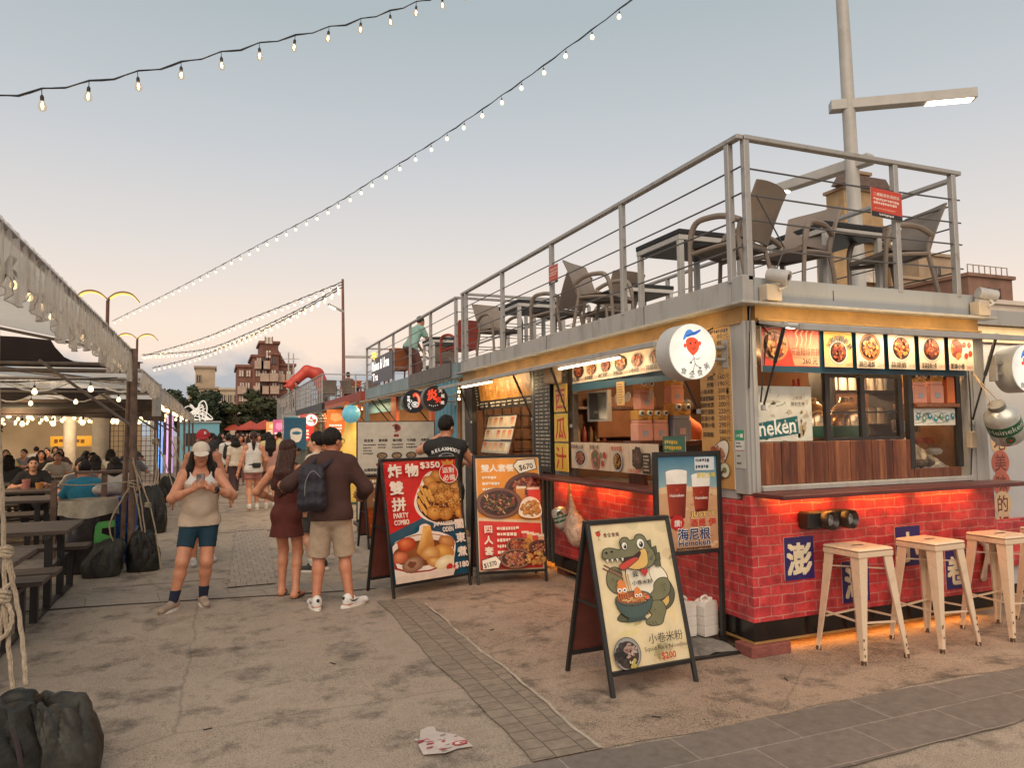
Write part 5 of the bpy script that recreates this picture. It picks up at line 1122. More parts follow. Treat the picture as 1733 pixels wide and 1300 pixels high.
def redblue(P):
    P.d = P.d*(P.h/161); P.h = 161; h = 161; RED = (206, 34, 38); BL = (18, 84, 108); WH = (238, 226, 212); k = 1
    P.rect(0, 0, 100, h, RED); P.poly([(0, 97*k), (100, 58*k), (100, h), (0, h)], BL)
    # upper plate
    P.poly(curve([(36, 60), (42, 42), (46, 36), (54, 22), (66, 16), (84, 18), (100, 22), (100, 86), (92, 92), (76, 93), (56, 86), (42, 76)], 6, True), WH); P.ell(78, 58, 38, 32, (96, 46, 30), (60, 26, 18), n=30, light=(0, .2))
    for i, (x, y, w, a, z) in enumerate([(74, 24, 13, .2, 8), (92, 27, 14, -.2, 9), (60, 30, 9, .1, 8), (98, 42, 12, .5, 9), (66, 40, 10, 0, 9), (80, 40, 10, .3, 8)]): P.ell(x, y, w, z, (226, 168, 92), (176, 108, 44), a, 16, .1)
    for i, (x, y) in enumerate([(50, 44), (55, 48), (60, 50), (47, 52), (52, 57), (44, 62), (48, 68), (55, 66)]): a = 1.05+.1*(i % 3); P.line([(x-8*math.cos(a), y-9*math.sin(a)), (x+8*math.cos(a), y+9*math.sin(a))], 5.2, (150, 90, 34)); P.line([(x-8*math.cos(a), y-9*math.sin(a)), (x+8*math.cos(a), y+9*math.sin(a))], 4.2, (226, 170, 88))
    for (x, y, w, z, a) in [(74, 54, 11, 10, 0), (92, 66, 12, 9, .9), (62, 74, 11, 10, .2), (78, 77, 10, 9, 0), (97, 56, 9, 7, .6), (98, 78, 8, 7, .8), (86, 48, 9, 7, -.3)]: P.ell(x, y, w, z, (238, 182, 96), (170, 98, 36), a, 18, .07)
    P.blobs(78, 57, 30, 27, 170, 1.2, [L((246, 200, 128)), L((196, 128, 56)), L((160, 92, 36)), L((230, 172, 90))], 9)
    for x, ch in ((12.5, '炸'), (35, '物')): P.text(ch, x, 21, 18.5, WH, .05, align='c')
    P.text('雙', 12.5, 44, 18.5, WH, .05, align='c'); P.text('拼', 13.5, 66, 18.5, WH, .05, align='c'); P.text('$350', 60.5, 12, 11, WH, .06, align='c', w=27, h=9.5)
    P.text('PARTY', 5.5, 77, 9, WH, .05, w=19, h=6.5); P.text('COMBO', 5.5, 86, 9, WH, .05, w=19, h=6.5)
    P.ell(85.5, 21, 13.5, 14, WH, n=26); P.ell(85.5, 21, 12.6, 13, RED, n=26); P.text('派對', 85.5, 20, 9, WH, .03, align='c'); P.text('必備', 85.5, 30.5, 9, WH, .03, align='c'); P.poly([(78, 9), (77, 2), (82, 5), (85.5, 0.6), (89, 5), (94, 2), (93, 9)], (214, 150, 70))
    # oden bowl
    o0 = P.o.copy(); P.o = P.o-P.d*6
    P.poly(curve([(0, 120), (14, 110), (34, 104), (38, 96), (46, 94), (52, 98), (53, 104), (66, 108), (80, 116), (84, 126), (80, 144), (74, h), (40, h+6), (0, h)], 6, True), WH)
    P.ell(38, 127, 44, 20, (120, 40, 30), n=30); P.ell(38, 127, 42.5, 19, (236, 222, 208), n=30); P.ell(38, 132, 39, 17, (150, 92, 50), (110, 62, 34), n=28); P.poly([(0, 140), (6, 150), (22, 156), (46, 157), (66, 152), (78, 140), (81, 132), (76, h-3), (0, h)], (232, 216, 200)); P.poly([(0, 136), (4, 147), (20, 154), (46, 155), (66, 150), (80, 136), (79, 139), (66, 152.5), (46, 157), (20, 156), (0, 148)], (150, 40, 34))
    P.poly([(39, 108), (42, 97), (52, 97), (55, 128), (38, 140), (30, 130)], (230, 176, 96), [(240, 196, 120), (226, 170, 90), (226, 170, 90), (180, 110, 46), (180, 110, 46), (200, 140, 70)])
    for (x, y, w, z, c1, c2, a) in [(18, 118, 12, 9, (226, 130, 80), (170, 50, 30), 0), (72, 121, 12, 8, (224, 170, 110), (170, 100, 50), .4), (67, 134, 14, 10, (240, 190, 100), (190, 120, 50), .5), (8, 134, 10, 8, (230, 150, 110), (180, 80, 50), 0), (48, 134, 13, 10, (236, 196, 130), (190, 126, 60), .2), (24, 145, 15, 10, (206, 170, 140), (130, 84, 62), -.3), (54, 146, 13, 7, (236, 196, 120), (190, 120, 56), .3), (66, 148, 14, 8, (246, 236, 206), (226, 206, 160), -.3)]: P.ell(x, y, w, z, c1, c2, a, 18, .06)
    P.ell(22, 145, 6, 4, (120, 74, 56), n=10, jit=.3); P.ell(72, h-6, 5, 4, (190, 50, 40), n=9, jit=.2); P.ell(80, h-4, 3, 4, (190, 50, 40), n=9, jit=.2)
    P.o = o0; P.poly([(0, 152), (80, 152), (76, 161), (0, 161)], (224, 206, 190))
    P.text('JAPANESE', 83, 92.5, 7, WH, .05, align='r', w=27, h=6.5); P.text('ODEN', 83, 101.5, 7, WH, .05, align='r', w=15, h=6.5)
    for i, ch in enumerate('關東煮'): P.text(ch, 92, 98+i*19, 14, WH, .05, align='c')
    P.text('$180', 89.5, 152, 9, WH, .06, align='c', w=19, h=8.5)
sandwich('tall red and blue folding board picturing fried snacks above an oden bowl', (1.609, 7.093), (2.485, 7.375), .52, 1.335, redblue, .12)
def orange(P):
    P.d = P.d*(P.h/180); P.h = 180; h = 180; OR = (226, 142, 30); RED = (214, 42, 34); WH = (240, 226, 206); k = 1
    P.rect(0, 0, 100, h, (224, 196, 160)); P.poly([(2, 2), (98, 2), (98, 104), (2, 96)], OR); P.poly([(2, 101), (98, 108), (98, h-2), (2, h-2)], RED)
    P.text('雙人套餐', 9, 22, 13, WH, .05); P.greek(10, 30, 30, 4, 9.5, WH, 3, 4.6)
    P.poly([(58, 14), (66, 4), (94, 2), (97, 20), (68, 28)], (60, 46, 40)); P.poly([(59.5, 14), (67, 5.5), (93, 3.4), (95.6, 19), (69, 26.4)], (238, 228, 210)); P.text('$670', 80, 20, 9, (40, 26, 22), .03, align='c', w=22, h=10, rot=-.15)
    P.dish(82, 54, 38, 28, SPICY+MEAT, 3, (110, 60, 46), n=46, nood=20, size=5, npal=NOODLE); P.rect(61, 50, 14, 26, (214, 150, 70), col2=(190, 100, 40)); P.rect(62, 48, 15, 4, (236, 222, 200)); P.rect(80, 52, 19, 30, (206, 56, 46)); P.rect(79, 50, 19, 4, (232, 206, 190))
    P.dish(34, 74, 35, 24, [L((70, 50, 34)), L((96, 84, 40)), L((150, 70, 44)), L((60, 36, 28))], 5, (150, 90, 66), n=38, nood=60, size=3.6, npal=NOODLE+[L((110, 50, 40))]); 
    P.poly(curve([(64, 94), (66, 78), (74, 68), (84, 66), (96, 74), (98, 96), (80, 100)], 6, True), WH); P.blobs(82, 84, 17, 15, 60, 3.6, FRIED, 8, (.5, .8))
    for i, ch in enumerate('四人套餐'): P.text(ch, 15, 120+i*17, 13.5, WH, .05, align='c')
    P.greek(28, 112, 32, 6, 9.2, WH, 6, 5.2)
    for i, (x, c) in enumerate([(66, (190, 60, 60)), (74, (224, 160, 70)), (82, (200, 60, 56)), (91, (224, 170, 130))]): P.rect(x, 122+i*2, 10, 22, c); P.rect(x-.5, 120+i*2, 11, 3.5, (236, 214, 190))
    P.dish(60, 142, 19, 12, SPICY, 11, (170, 110, 80), n=24, nood=24, size=3.2, npal=NOODLE); P.blobs(76, 142, 10, 10, 18, 4, FRIED, 12); P.dish(93, 146, 18, 11, SPICY+MEAT, 13, (120, 60, 44), n=24, nood=14, size=3, npal=NOODLE); P.dish(54, 162, 25, 15, MEAT, 14, (170, 110, 80), n=30, nood=24, size=3.6, npal=NOODLE); P.blobs(84, 163, 18, 11, 36, 4, FRIED, 15, (.4, .7))
    P.poly([(2, h-18), (24, h-24), (32, h-15), (28, h-4), (3, h-2)], (60, 46, 40)); P.poly([(3, h-17), (23.6, h-22.6), (30.6, h-14.6), (27, h-5), (4, h-3.4)], (238, 228, 210)); P.text('$1370', 15.5, h-7.5, 7, (40, 26, 22), .03, align='c', w=19, h=8, rot=-.22)
sandwich('tall orange and red folding board showing set meals and drinks', (2.56, 7.345), (3.285, 7.21), .50, 1.335, orange, .12)
def smallA(P):
    P.rect(0, 0, 100, P.h, (120, 84, 60), col2=(150, 110, 80)); P.greek(10, 8, 80, 2, 14, (226, 206, 180), 2, 10); P.poly([(20, 66), (70, 50), (100, 58), (96, 84), (50, 96), (28, 84)], (216, 172, 120)); P.blobs(60, 66, 26, 12, 24, 8, [L((226, 190, 140)), L((190, 140, 90))], 2)
    P.rect(0, P.h*.52, 100, P.h*.48, (130, 60, 24)); P.blobs(50, P.h*.75, 52, P.h*.24, 60, 12, [L((226, 130, 40)), L((206, 100, 26)), L((240, 170, 90)), L((180, 80, 20))], 3)
sandwich('small dark folding board with orange fried chicken, standing before the white menu board', (1.965, 10.2), (2.46, 10.3), .4, 1.0, smallA, .16)
# large white menu board on wheels
t = thing('menu_board', 'large pale menu board on black wheels behind the red and blue folding board', 'sign board', (2.78, 12.02, 0), world=True)
part('base', MB().box(2.10, 3.45, 11.75, 12.25, .10, .17, .01), BLK, t); part('frame', MB().box(2.12, 3.44, 12.035, 12.09, .17, 1.80, .004), BLK, t)
for x in (2.18, 3.36):
    for y in (11.8, 12.2): part('wheel', MB().tube([(x-.02, y, .05), (x+.02, y, .05)], .05, 12), DARK, t)
P = Poster((2.135, 12.03, 1.785), (1, 0, 0), (0, 0, -1), 1.29, 1.58, 100, 122)
P.rect(0, 0, 100, 122, (206, 196, 182)); P.ell(49, 8, 5.5, 5.5, (150, 60, 56), n=16, jit=.2); P.ell(46, 9, 3.6, 3.6, (206, 196, 182), n=12); P.ell(50, 7, 3, 3.5, (90, 40, 40), n=10, jit=.3)
for x in (48, 51): P.ell(x, 17.5, 2, 2, (150, 40, 40), n=12)
for i, s in enumerate(('蒸蛋黃', '鹽烤雞', '豬肉麵', '牛肉麵', '海鮮飯')): P.text(s, 8+i*18.5, 25, 4, (50, 40, 36), .03); P.greek(7+i*18.5, 28, 15, 4 if i in (0, 4) else 2, 3.6, (80, 70, 64), i, 2)
for i in range(3): P.ell(31+i*19, 43, 7, 4.4, (60, 50, 44), n=18); P.ell(31+i*19, 43, 5.6, 3.2, (130, 110, 92), n=16); P.noodles(31+i*19, 43, 5, 3, 10, .5, NOODLE, i)
for x in (25, 28): P.ell(x, 54, 2, 2, (150, 40, 40), n=12)
P.text('台灣煮飯糰', 8, 62, 4, (50, 40, 36), .03); P.text('蒸煮', 38, 62, 4, (50, 40, 36), .03); P.greek(7, 65, 22, 4, 4, (80, 70, 64), 7, 2.2); P.greek(35, 65, 22, 3, 4, (80, 70, 64), 8, 2.2); P.dish(18, 84, 7, 5, NOODLE, 2)
P.text('KIRIN', 6, 96, 5, (120, 40, 36), .02); P.text('麒麟', 6, 103, 6, (50, 40, 36), .03); P.text('送', 7, 113, 7, (190, 50, 40), .03); P.text('禁止', 5, 120, 5, (110, 100, 92), .01)
P.build('poster', t, rough=.4)
# beer sign stand with plate, slab and water jugs
t = thing('beer_sign', 'tall black framed beer poster stand beside the red brick wall', 'sign board', (3.2, 4.5, 0), world=True)
m = MB()
for x in (2.925, 3.475): m.box(x-.017, x+.017, 4.49, 4.524, .09, 1.45, .004)
m.box(2.943, 3.457, 4.492, 4.522, 1.415, 1.448, .003).box(2.943, 3.457, 4.492, 4.522, .70, .73, .003)
part('frame', m, BLK, t); part('base_plate', MB().box(2.80, 3.53, 4.32, 4.92, .011, .023).box(2.908, 2.942, 4.488, 4.526, .023, .089).box(3.458, 3.492, 4.488, 4.526, .023, .089), BLK, t); part('panel', MB().box(2.942, 3.458, 4.508, 4.516, .73, 1.415), BLK, t)
P = Poster((2.943, 4.506, 1.414), (1, 0, 0), (0, 0, -1), .514, .683, 100, 133)
P.rect(0, 0, 100, 46, (60, 120, 150), col2=(150, 180, 186)); P.rect(0, 46, 100, 87, (214, 170, 130), col2=(196, 146, 110)); P.poly([(0, 44), (30, 40), (100, 50), (100, 58), (60, 50), (0, 52)], (222, 190, 150)); r = random.Random(1)
for i in range(26): P.ell(r.uniform(0, 100), r.uniform(54, 130), r.uniform(2, 7), r.uniform(1, 2.5), r.choice([(222, 184, 146), (190, 140, 104)]), n=10, keep=i > 0)
for (x, y, w, h_, hd) in ((13, 22, 36, 64, 17), (56, 28, 32, 50, 16)):
    P.poly([(x, y+4), (x+w, y+4), (x+w-5, y+h_), (x+5, y+h_)], (150, 44, 30), [(176, 66, 38), (140, 36, 26), (110, 24, 18), (170, 60, 36)]); P.poly([(x, y), (x+w, y), (x+w-1, y+hd), (x+1, y+hd)], (240, 236, 228)); P.ell(x+w/2, y, w/2, 3.4, (246, 242, 236), n=18); P.ell(x+w/2, y+h_, w/2-5, 3, (110, 26, 20), n=16)
    P.text('★', x+w/2, y+hd+11, 8, (196, 60, 46), 0, align='c'); P.text('Heineken', x+w/2, y+hd+18, 6, (240, 232, 224), .02, align='c', w=w*.66)
P.rect(62, 2, 34, 19, (214, 220, 224)); P.greek(64, 4, 28, 2, 9, (60, 70, 84), 4, 5); P.text('鮮封生啤', 97, 31, 8, (226, 206, 90), .03, align='r')
P.text('JUST IT', 95, 86, 10, (120, 60, 20), .045, align='r', w=43, h=9); P.text('JUST IT', 95, 86, 10, (240, 214, 120), .02, align='r', w=42, h=8.4); P.text('酒是 伊', 96, 99, 11, (206, 54, 46), .03, align='r', w=44)
P.poly([(20, 88), (26, 82), (38, 84), (42, 94), (38, 103), (27, 104), (20, 99)], (196, 36, 36)); P.text('讚!', 31, 98, 10, (240, 230, 220), .03, align='c')
P.text('海尼根', 58, 117, 18, (240, 236, 230), .06, align='c', w=56, h=17); P.text('海尼根', 58, 117, 18, (24, 52, 104), .03, align='c', w=54.5, h=16); P.text('Heineken', 58, 127, 9, (240, 236, 230), .05, align='c', w=56, h=9.6); P.text('Heineken', 58, 126.8, 9, (24, 52, 104), .02, align='c', w=54.5, h=8.8); P.greek(28, 128.8, 66, 1, 5, (70, 50, 44), 5, 3)
P.build('poster', t, rough=.3)
cs = MB(); r = random.Random(9)
cs.grid(lambda a, b: (3.0+a*.48+.012*math.sin(b*9), 4.36+b*.5+.012*math.sin(a*11), .024+.05*(1-abs(a*2-1)**6)*(1-abs(b*2-1)**6)+.006*math.sin(a*13+b*17)), 16, 16)
solo('concrete_weight', cs, M('rough_concrete', (.17, .15, .135), .9, vary=.5, scale=11, bump=.8, bscale=30), 'lumpy grey concrete slab weighing down the beer sign base', 'weight', smooth=True)
JUG = M('milky_plastic', (.66, .62, .57), .45, vary=.06)
for i, (x, y, c) in enumerate([(3.08, 4.60, None), (3.245, 4.66, (.45, .03, .02)), (3.41, 4.62, None)]):
    j = thing('water_jug', ['white plastic water jug nearest the crocodile board', 'white plastic water jug with a red cap between two others', 'white plastic water jug nearest the brick wall'][i], 'jug', (x, y, .078), .1*i, 'water jugs on the concrete weight')
    m = MB()
    for k, (z0, z1, s) in enumerate([(0, .012, .97), (.012, .07, 1), (.07, .078, .985), (.078, .14, 1), (.14, .148, .985), (.148, .215, 1)]): m.box(-.072*s, .072*s, -.055*s, .055*s, z0, z1, .003)
    m.prism([(-.072, 0), (.072, 0), (.06, .035), (-.02, .045), (-.06, .03)], (0, -.055, .2155), (1, 0, 0), (0, 0, 1), (0, .11, 0)); part('body', m, JUG, j)
    part('handle', MB().tube(curve([(-.05, 0, .243), (-.045, 0, .275), (0, 0, .285), (.03, 0, .262)], 4), .009, 8), JUG, j, True)
    part('cap', MB().lathe([(.022, 0), (.022, .02), (.018, .024), (0, .024)], (.045, 0, .245), 12), M('jug_cap_%d' % i, c or (.7, .66, .6), .4), j, True)

# price board, menu strips, banners on the corner kiosk
def panel(name, label, o, u, w, h, W_, H_, draw, th=.012, mat=None, es=0, cat='sign', group=None, tilt=0, edge=True):
    o = Vector(o); u = Vector(u).normalized(); d = Vector((0, 0, -1))
    if tilt: d = (d+u.cross(Vector((0, 0, 1))).normalized()*tilt).normalized()
    P = Poster(o, u, d, w, h, W_, H_); b = -P.n
    t = thing(name, label, cat, o+u*w/2+d*h, group=group, world=True)
    a = [o, o+u*w, o+u*w+d*h, o+d*h]; bb = [p+b*th for p in a]; m = MB().add(a+bb, [(0, 1, 2, 3), (7, 6, 5, 4), (0, 4, 5, 1), (1, 5, 6, 2), (2, 6, 7, 3), (3, 7, 4, 0)])
    part('backing', m, mat or WHITEP, t); P.k = 2; draw(P); P.build('poster', t, es)
    return t
LEFT = (0, -1, 0); FRONT = (1, 0, 0)
def price(P):
    P.rect(0, 0, 100, 320, (214, 164, 96), col2=(206, 150, 84)); r = random.Random(4); BR = (56, 34, 22)
    for i in range(50): P.ell(r.uniform(0, 100), r.uniform(0, 320), r.uniform(4, 12), r.uniform(3, 8), (208+r.randint(-8, 8), 156+r.randint(-8, 8), 88+r.randint(-8, 8)), n=10, keep=i > 0)
    P.greek(4, 4, 90, 1, 10, BR, 2, 7)
    rows = [('果汁', '80元'), ('檸檬', '80元'), ('冬瓜', '80元'), ('鮮蚵', '80元'), ('麵線', '100元'), ('', ''), ('米糕', '160元'), ('炒麵', '190元'), ('小卷米粉', '200元'), ('蝦滷蛋麵線', '200元'), ('蝦粉絲煲', '200元'), ('鍋巴湯飯', '220元'), ('澎湖小卷', '250元'), ('香辣小卷', '290元')]
    for i, (a, b) in enumerate(rows):
        y = 22+i*13.6
        if a: P.text(a, 44, y, 11, BR, .02, align='r' if len(a) < 4 else 'r', w=None if len(a) < 5 else 46); P.text(b, 95, y, 11, BR, .015, align='r', w=36, h=11, keep=True)
    P.text('蒜頭蝦', 6, 218, 11, BR, .02, w=34); P.text('580元', 95, 212, 10, BR, .015, align='r', w=36, h=10); P.text('300元', 95, 226, 10, BR, .015, align='r', w=36, h=10)
    P.ell(52, 258, 44, 22, (70, 40, 30), rot=-.75, n=26); P.ell(52, 258, 42, 20.5, (236, 222, 204), rot=-.75, n=26); P.blobs(52, 258, 26, 20, 34, 9, [L((214, 130, 90)), L((190, 90, 60)), L((226, 160, 120))], 3, (.25, .4)); P.ell(74, 284, 16, 15, (70, 50, 36), n=20); P.ell(74, 284, 15, 14, (230, 222, 196), n=20); P.ell(74, 284, 7, 6, (120, 130, 70), n=14); P.blobs(46, 296, 22, 16, 22, 9, [L((160, 74, 80)), L((120, 50, 60)), L((190, 110, 110))], 5, (.3, .5))
panel('price_board', 'tall tan price board of dishes with a cooked squid plate, at the kiosk corner', (3.555, 4.80, 2.385), LEFT, .38, 1.225, 100, 320, price)
def cards(P, n, x0, x1, names, prices, seed, red=False, step=None):
    w = (x1-x0)/n
    for i in range(n):
        a = x0+i*w+.8; b = w-1.6
        P.rect(a, 3, b, P.h-12, (226, 208, 188)); cx, cy = a+b/2, 3+(P.h-12)*.42; rx = b*.40; ry = (P.h-12)*.33
        P.dish(cx, cy, rx, ry, [SPICY, SPICY+MEAT, MEAT+FRIED, SPICY, FRIED+SPICY, SPICY][(i+seed) % 6], seed+i, [(236, 226, 214), (60, 30, 26), (228, 200, 180)][(i+seed) % 3], n=30)
        P.text(names[i], a+1, P.h-11.5, 4.6, (56, 38, 32), .02, w=b*.6, h=4.4); P.text(prices[i], a+b-.8, P.h-11.5, 3, (190, 60, 44), .01, align='r', w=b*.26, h=3.2)
def leftmenu(P):
    P.rect(0, 0, 200, 35, (18, 74, 94)); cards(P, 6, 1, 200, ['花蟹', '麻油麵線', '鍋巴湯飯', '甜龍蝦', '小卷米粉', '蒜頭蝦'], ['160元', '200元', '220元', '250元', '200元', '300元'], 1)
panel('menu_strip', 'blue edged strip of dish cards hanging under the long side flap', (3.50, 6.95, 2.345), LEFT, 1.85, .325, 200, 35, leftmenu)
def lowmenu(P):
    P.rect(0, 0, 164, 27, (222, 196, 168))
    for x in (41, 82, 117): P.rect(x, 0, .5, 27, (150, 110, 90))
    P.dish(20, 16, 14, 9.5, MEAT, 4, n=34, inner=.78); P.text('澎湖 溏心小卷', 2, 6, 4.4, (60, 40, 34), .02); P.text('澎湖小卷', 44, 6, 4.6, (60, 40, 34), .02)
    P.ell(55, 16.5, 9, 10, (190, 120, 110), n=18, jit=.1); P.blobs(55, 16, 8, 8, 18, 3.4, [L((206, 130, 120)), L((180, 90, 84)), L((120, 110, 70))], 6); P.ell(67, 12, 2.6, 3, (120, 130, 90), n=10); P.ell(74, 12, 3, 3.4, (190, 40, 34), n=12); P.ell(70, 20, 3, 3.2, (170, 50, 50), n=12)
    P.dish(99, 17, 9, 9.5, FRIED+[L((120, 130, 60))], 7, n=26); P.text('嗆沙年糕', 99, 7, 5.2, (190, 54, 44), .03, align='c')
    P.ell(135, 13, 9, 10.5, (110, 84, 70), (50, 36, 30), n=18, jit=.15); P.noodles(135, 13, 8, 9, 30, .7, [L((60, 40, 34)), L((140, 110, 90))], 3); P.rect(145, 8, 13, 18, (40, 34, 34)); P.greek(146.5, 10, 9, 5, 3, (200, 180, 150), 5, 1.6); P.text('小卷巴豆杯', 119, 26, 4.4, (206, 80, 50), .02)
panel('menu_strip', 'white strip of four dish photos standing on the side counter', (3.50, 6.99, 1.485), LEFT, 1.64, .27, 164, 27, lowmenu)
def frontmenu(P):
    P.rect(0, 0, 214, 33, (14, 62, 84)); P.rect(.5, .5, 54, 28, (206, 52, 34)); P.poly([(22, 0.5), (54, .5), (54, 28), (30, 28)], (224, 150, 110), [(206, 52, 34), (226, 80, 50), (232, 196, 160), (228, 150, 110)]); P.dish(12, 13, 12.5, 12, SPICY+FRIED, 3, (214, 140, 90), n=60, size=2.6)
    for i in range(4): P.line(curve([(30+i*4, 14), (32+i*4, 9), (30+i*5, 4), (33+i*5, .6)]), 1, (236, 160, 120))
    P.text('麻油麵線煎餅', 53, 20, 6, (60, 30, 24), .01, align='r', w=28.6); P.text('260 元', 50, 26.5, 5, (40, 26, 22), .03, align='r', w=14, h=4.6)
    P.rect(57, .5, 28, 28, (226, 176, 60), col2=(214, 180, 140)); P.dish(71, 17, 9.5, 9.5, SPICY, 5, n=36)
    for i, ch in enumerate('天國泡麵煎餅'): a = -2.6+i*.42; P.text(ch, 71+math.cos(a)*10.6, 17+math.sin(a)*10.6+1.5, 4.4, (50, 30, 24), .04, align='c', rot=(a+1.57)*.8, keep=i > 0)
    P.text('200元', 84, 27.5, 3, (170, 80, 40), .01, align='r')
    for i, (nm, pr, pal) in enumerate([('鍋巴湯飯', '220元', MEAT+FRIED), ('蒜頭蝦', '300元.580元', FRIED+SPICY), ('澎湖香辣小卷', '290元', SPICY), ('澎湖小卷', '250元', SPICY+MEAT)]):
        x = 88+i*32; P.rect(x, .5, 28.5, 28.5, (224, 204, 182))
        if i < 3: P.dish(x+14, 12.5, 11, 10.5, pal, 10+i, [(196, 120, 60), (238, 228, 216), (236, 226, 212)][i], n=34)
        else: P.ell(x+9, 12, 7, 8, (130, 40, 34), n=16, jit=.1); P.blobs(x+9, 12, 6, 7, 14, 2.6, SPICY, 3); [P.ell(x+a, b, 2.4, 2.6, (170, 50, 40), n=10) for a, b in ((18, 8), (24, 8), (20, 17), (25, 15))]
        P.text(nm, x+1, 27.6, 4.6, (44, 32, 28), .03, w=16.5, h=4.4); P.text(pr, x+27.6, 27.6, 3, (180, 60, 40), .01, align='r', w=8, h=3)
panel('menu_strip', 'blue edged strip of dish cards above the front window, red poster at its left', (3.675, 4.222, 2.352), FRONT, 2.14, .33, 214, 33, frontmenu)
for i, (ch, lb) in enumerate(zip('西瓜汁', ['yellow hanging sign with a red character, top one of the column of three', 'yellow hanging sign with a red character, middle one of the column of three', 'yellow hanging sign with a red character, lowest one of the column of three'])):
    def yl(P, ch=ch, i=i):
        P.rect(0, 0, 100, 100, (240, 200, 70), col2=(236, 186, 66)); P.text(ch, 50, 84, 84, (206, 50, 24), .03, align='c')
    panel('hanging_sign', lb, (3.50, 7.405, 2.12-i*.325), LEFT, .32, .305, 100, 100, yl, group='yellow signs on the side post', mat=M('sign_yellow', (.7, .48, .1), .5))
def blackmenu(P):
    P.rect(0, 0, 42, 118, (30, 30, 28)); P.k += 1
    r = random.Random(8)
    for i in range(26):
        for c in range(3):
            x = 3+c*13; P.rect(x, 5+i*4.2, r.uniform(5, 9), 1.5, (190, 184, 170), keep=True)
            if r.random() < .8: P.rect(x+9.6, 5+i*4.2, 1.8, 1.5, (190, 184, 170), keep=True)
panel('menu_pillar', 'narrow black menu board with small white lines between the two stalls', (3.50, 7.95, 2.34), LEFT, .44, 1.2, 42, 118, blackmenu, mat=BLK)
def goldmenu(P):
    P.rect(0, 0, 230, 46, (44, 34, 26)); r = random.Random(6)
    for i in range(9):
        x = 26+i*22.6; P.rect(x-11, 2, 22, 30, (176, 120, 40) if i % 2 else (196, 140, 56)); P.ell(x, 16, 9, 12, (236, 190, 90), (176, 110, 36), n=16, jit=.06); P.blobs(x, 16, 8, 10, 8, 4, FRIED, i)
    P.greek(2, 4, 11, 8, 4.6, (220, 210, 190), 3, 2.4)
    for i in range(9): P.greek(16+i*22.6, 35, 18, 2, 4.6, (220, 210, 190), i+20, 2.4)
panel('menu_strip', 'gold and black strip of food pictures over the second stall opening', (3.60, 10.42, 2.36), LEFT, 2.25, .44, 230, 46, goldmenu, mat=BLK, tilt=-.15)
def drinks(P):
    P.rect(0, 0, 100, 66, (60, 52, 46))
    for j in range(3):
        P.rect(2, 2+j*22, 96, 18, (224, 208, 184) if j < 2 else (190, 180, 160))
        for i in range(5): P.rect(6+i*19, 4+j*22, 11, 14, [(214, 150, 60), (226, 120, 50), (160, 90, 50), (230, 220, 200), (196, 60, 44)][(i+j*2) % 5], col2=(236, 200, 150))
    for j in range(3): P.greek(3, 20.3+j*22, 92, 1, 4, (230, 224, 210), j, 1.5)
panel('drinks_menu', 'leaning drinks menu with rows of coloured glasses inside the second stall', (3.80, 10.35, 1.84), LEFT, 1.15, .56, 100, 66, drinks, th=.03, mat=WOODR2, tilt=.25)

# round lit signs
def round_sign(label, c, r, d, face, arm=None, rimm=None, es=.42, group='round lit signs along the kiosks', back=True):
    c = Vector(c); t = thing('round_sign', label, 'sign', (c.x, c.y+d/2, c.z), group=group, world=True)
    rim = rimm or M('sign_rim', (.50, .49, .47), .45, vary=.1)
    mm = Matrix.Translation(c) @ Matrix.Rotation(rad(-90), 4, 'X')
    part('rim', MB().lathe([(r*.965, .0), (r, .0), (r, d), (r*.965, d), (r*.96, d-.01)], (0, 0, 0), 48, mm), rim, t, True)
    P = Poster((c.x-r, c.y-.003, c.z+r), (1, 0, 0), (0, 0, -1), 2*r, 2*r, 100, 100); face(P); P.build('face', t, es)
    if arm:
        m = MB()
        for z in (-.045, .045): m.tube([(c.x+r*.97*arm[1], c.y+d/2, c.z+z), (arm[0], c.y+d/2, c.z+z)], .014, 10)
        part('arm', m, RAILM, t, True); part('mount', MB().cbox((arm[0], c.y+d/2, c.z), (.02, .07, .22), .003), RAILM, t)
    return t
def stickman(P):
    P.ell(50, 50, 49, 49, (250, 246, 236), (226, 222, 212), n=48, light=(0, 0)); K_ = (40, 36, 36)
    P.poly(curve([(36, 38), (36, 31), (42, 26), (52, 25), (60, 29), (64, 36), (62, 46), (56, 53), (50, 57), (43, 52), (38, 46)], 5, True), (228, 78, 46)); P.ell(33.5, 40, 3, 4, (228, 78, 46), n=12); P.ell(65, 35, 3, 4, (228, 78, 46), n=12)
    P.poly(curve([(30, 27), (37, 14), (46, 11), (53, 15), (66, 10), (67, 13), (56, 20), (40, 23), (32, 30)], 5, True), (70, 130, 205)); P.poly([(36, 22), (52, 16), (66, 10.5), (67, 13), (54, 19.5), (38, 25)], (40, 90, 170))
    for x, y in ((45, 36), (56, 34)): P.ell(x, y, 1.6, 1.9, K_, n=9)
    P.line(curve([(47, 44), (52, 46), (56, 42)]), 1, K_); P.line([(52, 39), (53, 42)], .8, K_)
    P.line([(51, 57), (52, 66), (56, 76)], 1, K_); P.line([(45, 69), (52, 62), (60, 64), (64, 60)], 1, K_); P.line([(49, 84), (53, 72), (62, 78)], 1, K_)
    for x, y in ((44.5, 70), (48, 86), (64, 79)): P.ell(x, y, 2.6, 1.6, K_, n=8)
    for i, (ch, x, y, a) in enumerate(zip('食全食美', (28, 46, 64, 80), (90, 96, 92, 80), (.25, 0, -.2, -.5))): P.text(ch, x, y, 13, K_, .015, align='c', rot=a)
round_sign('round white lit sign with a red-faced stick man over the side counter', (3.20, 4.40, 2.175), .205, .17, stickman, (3.56, 1))
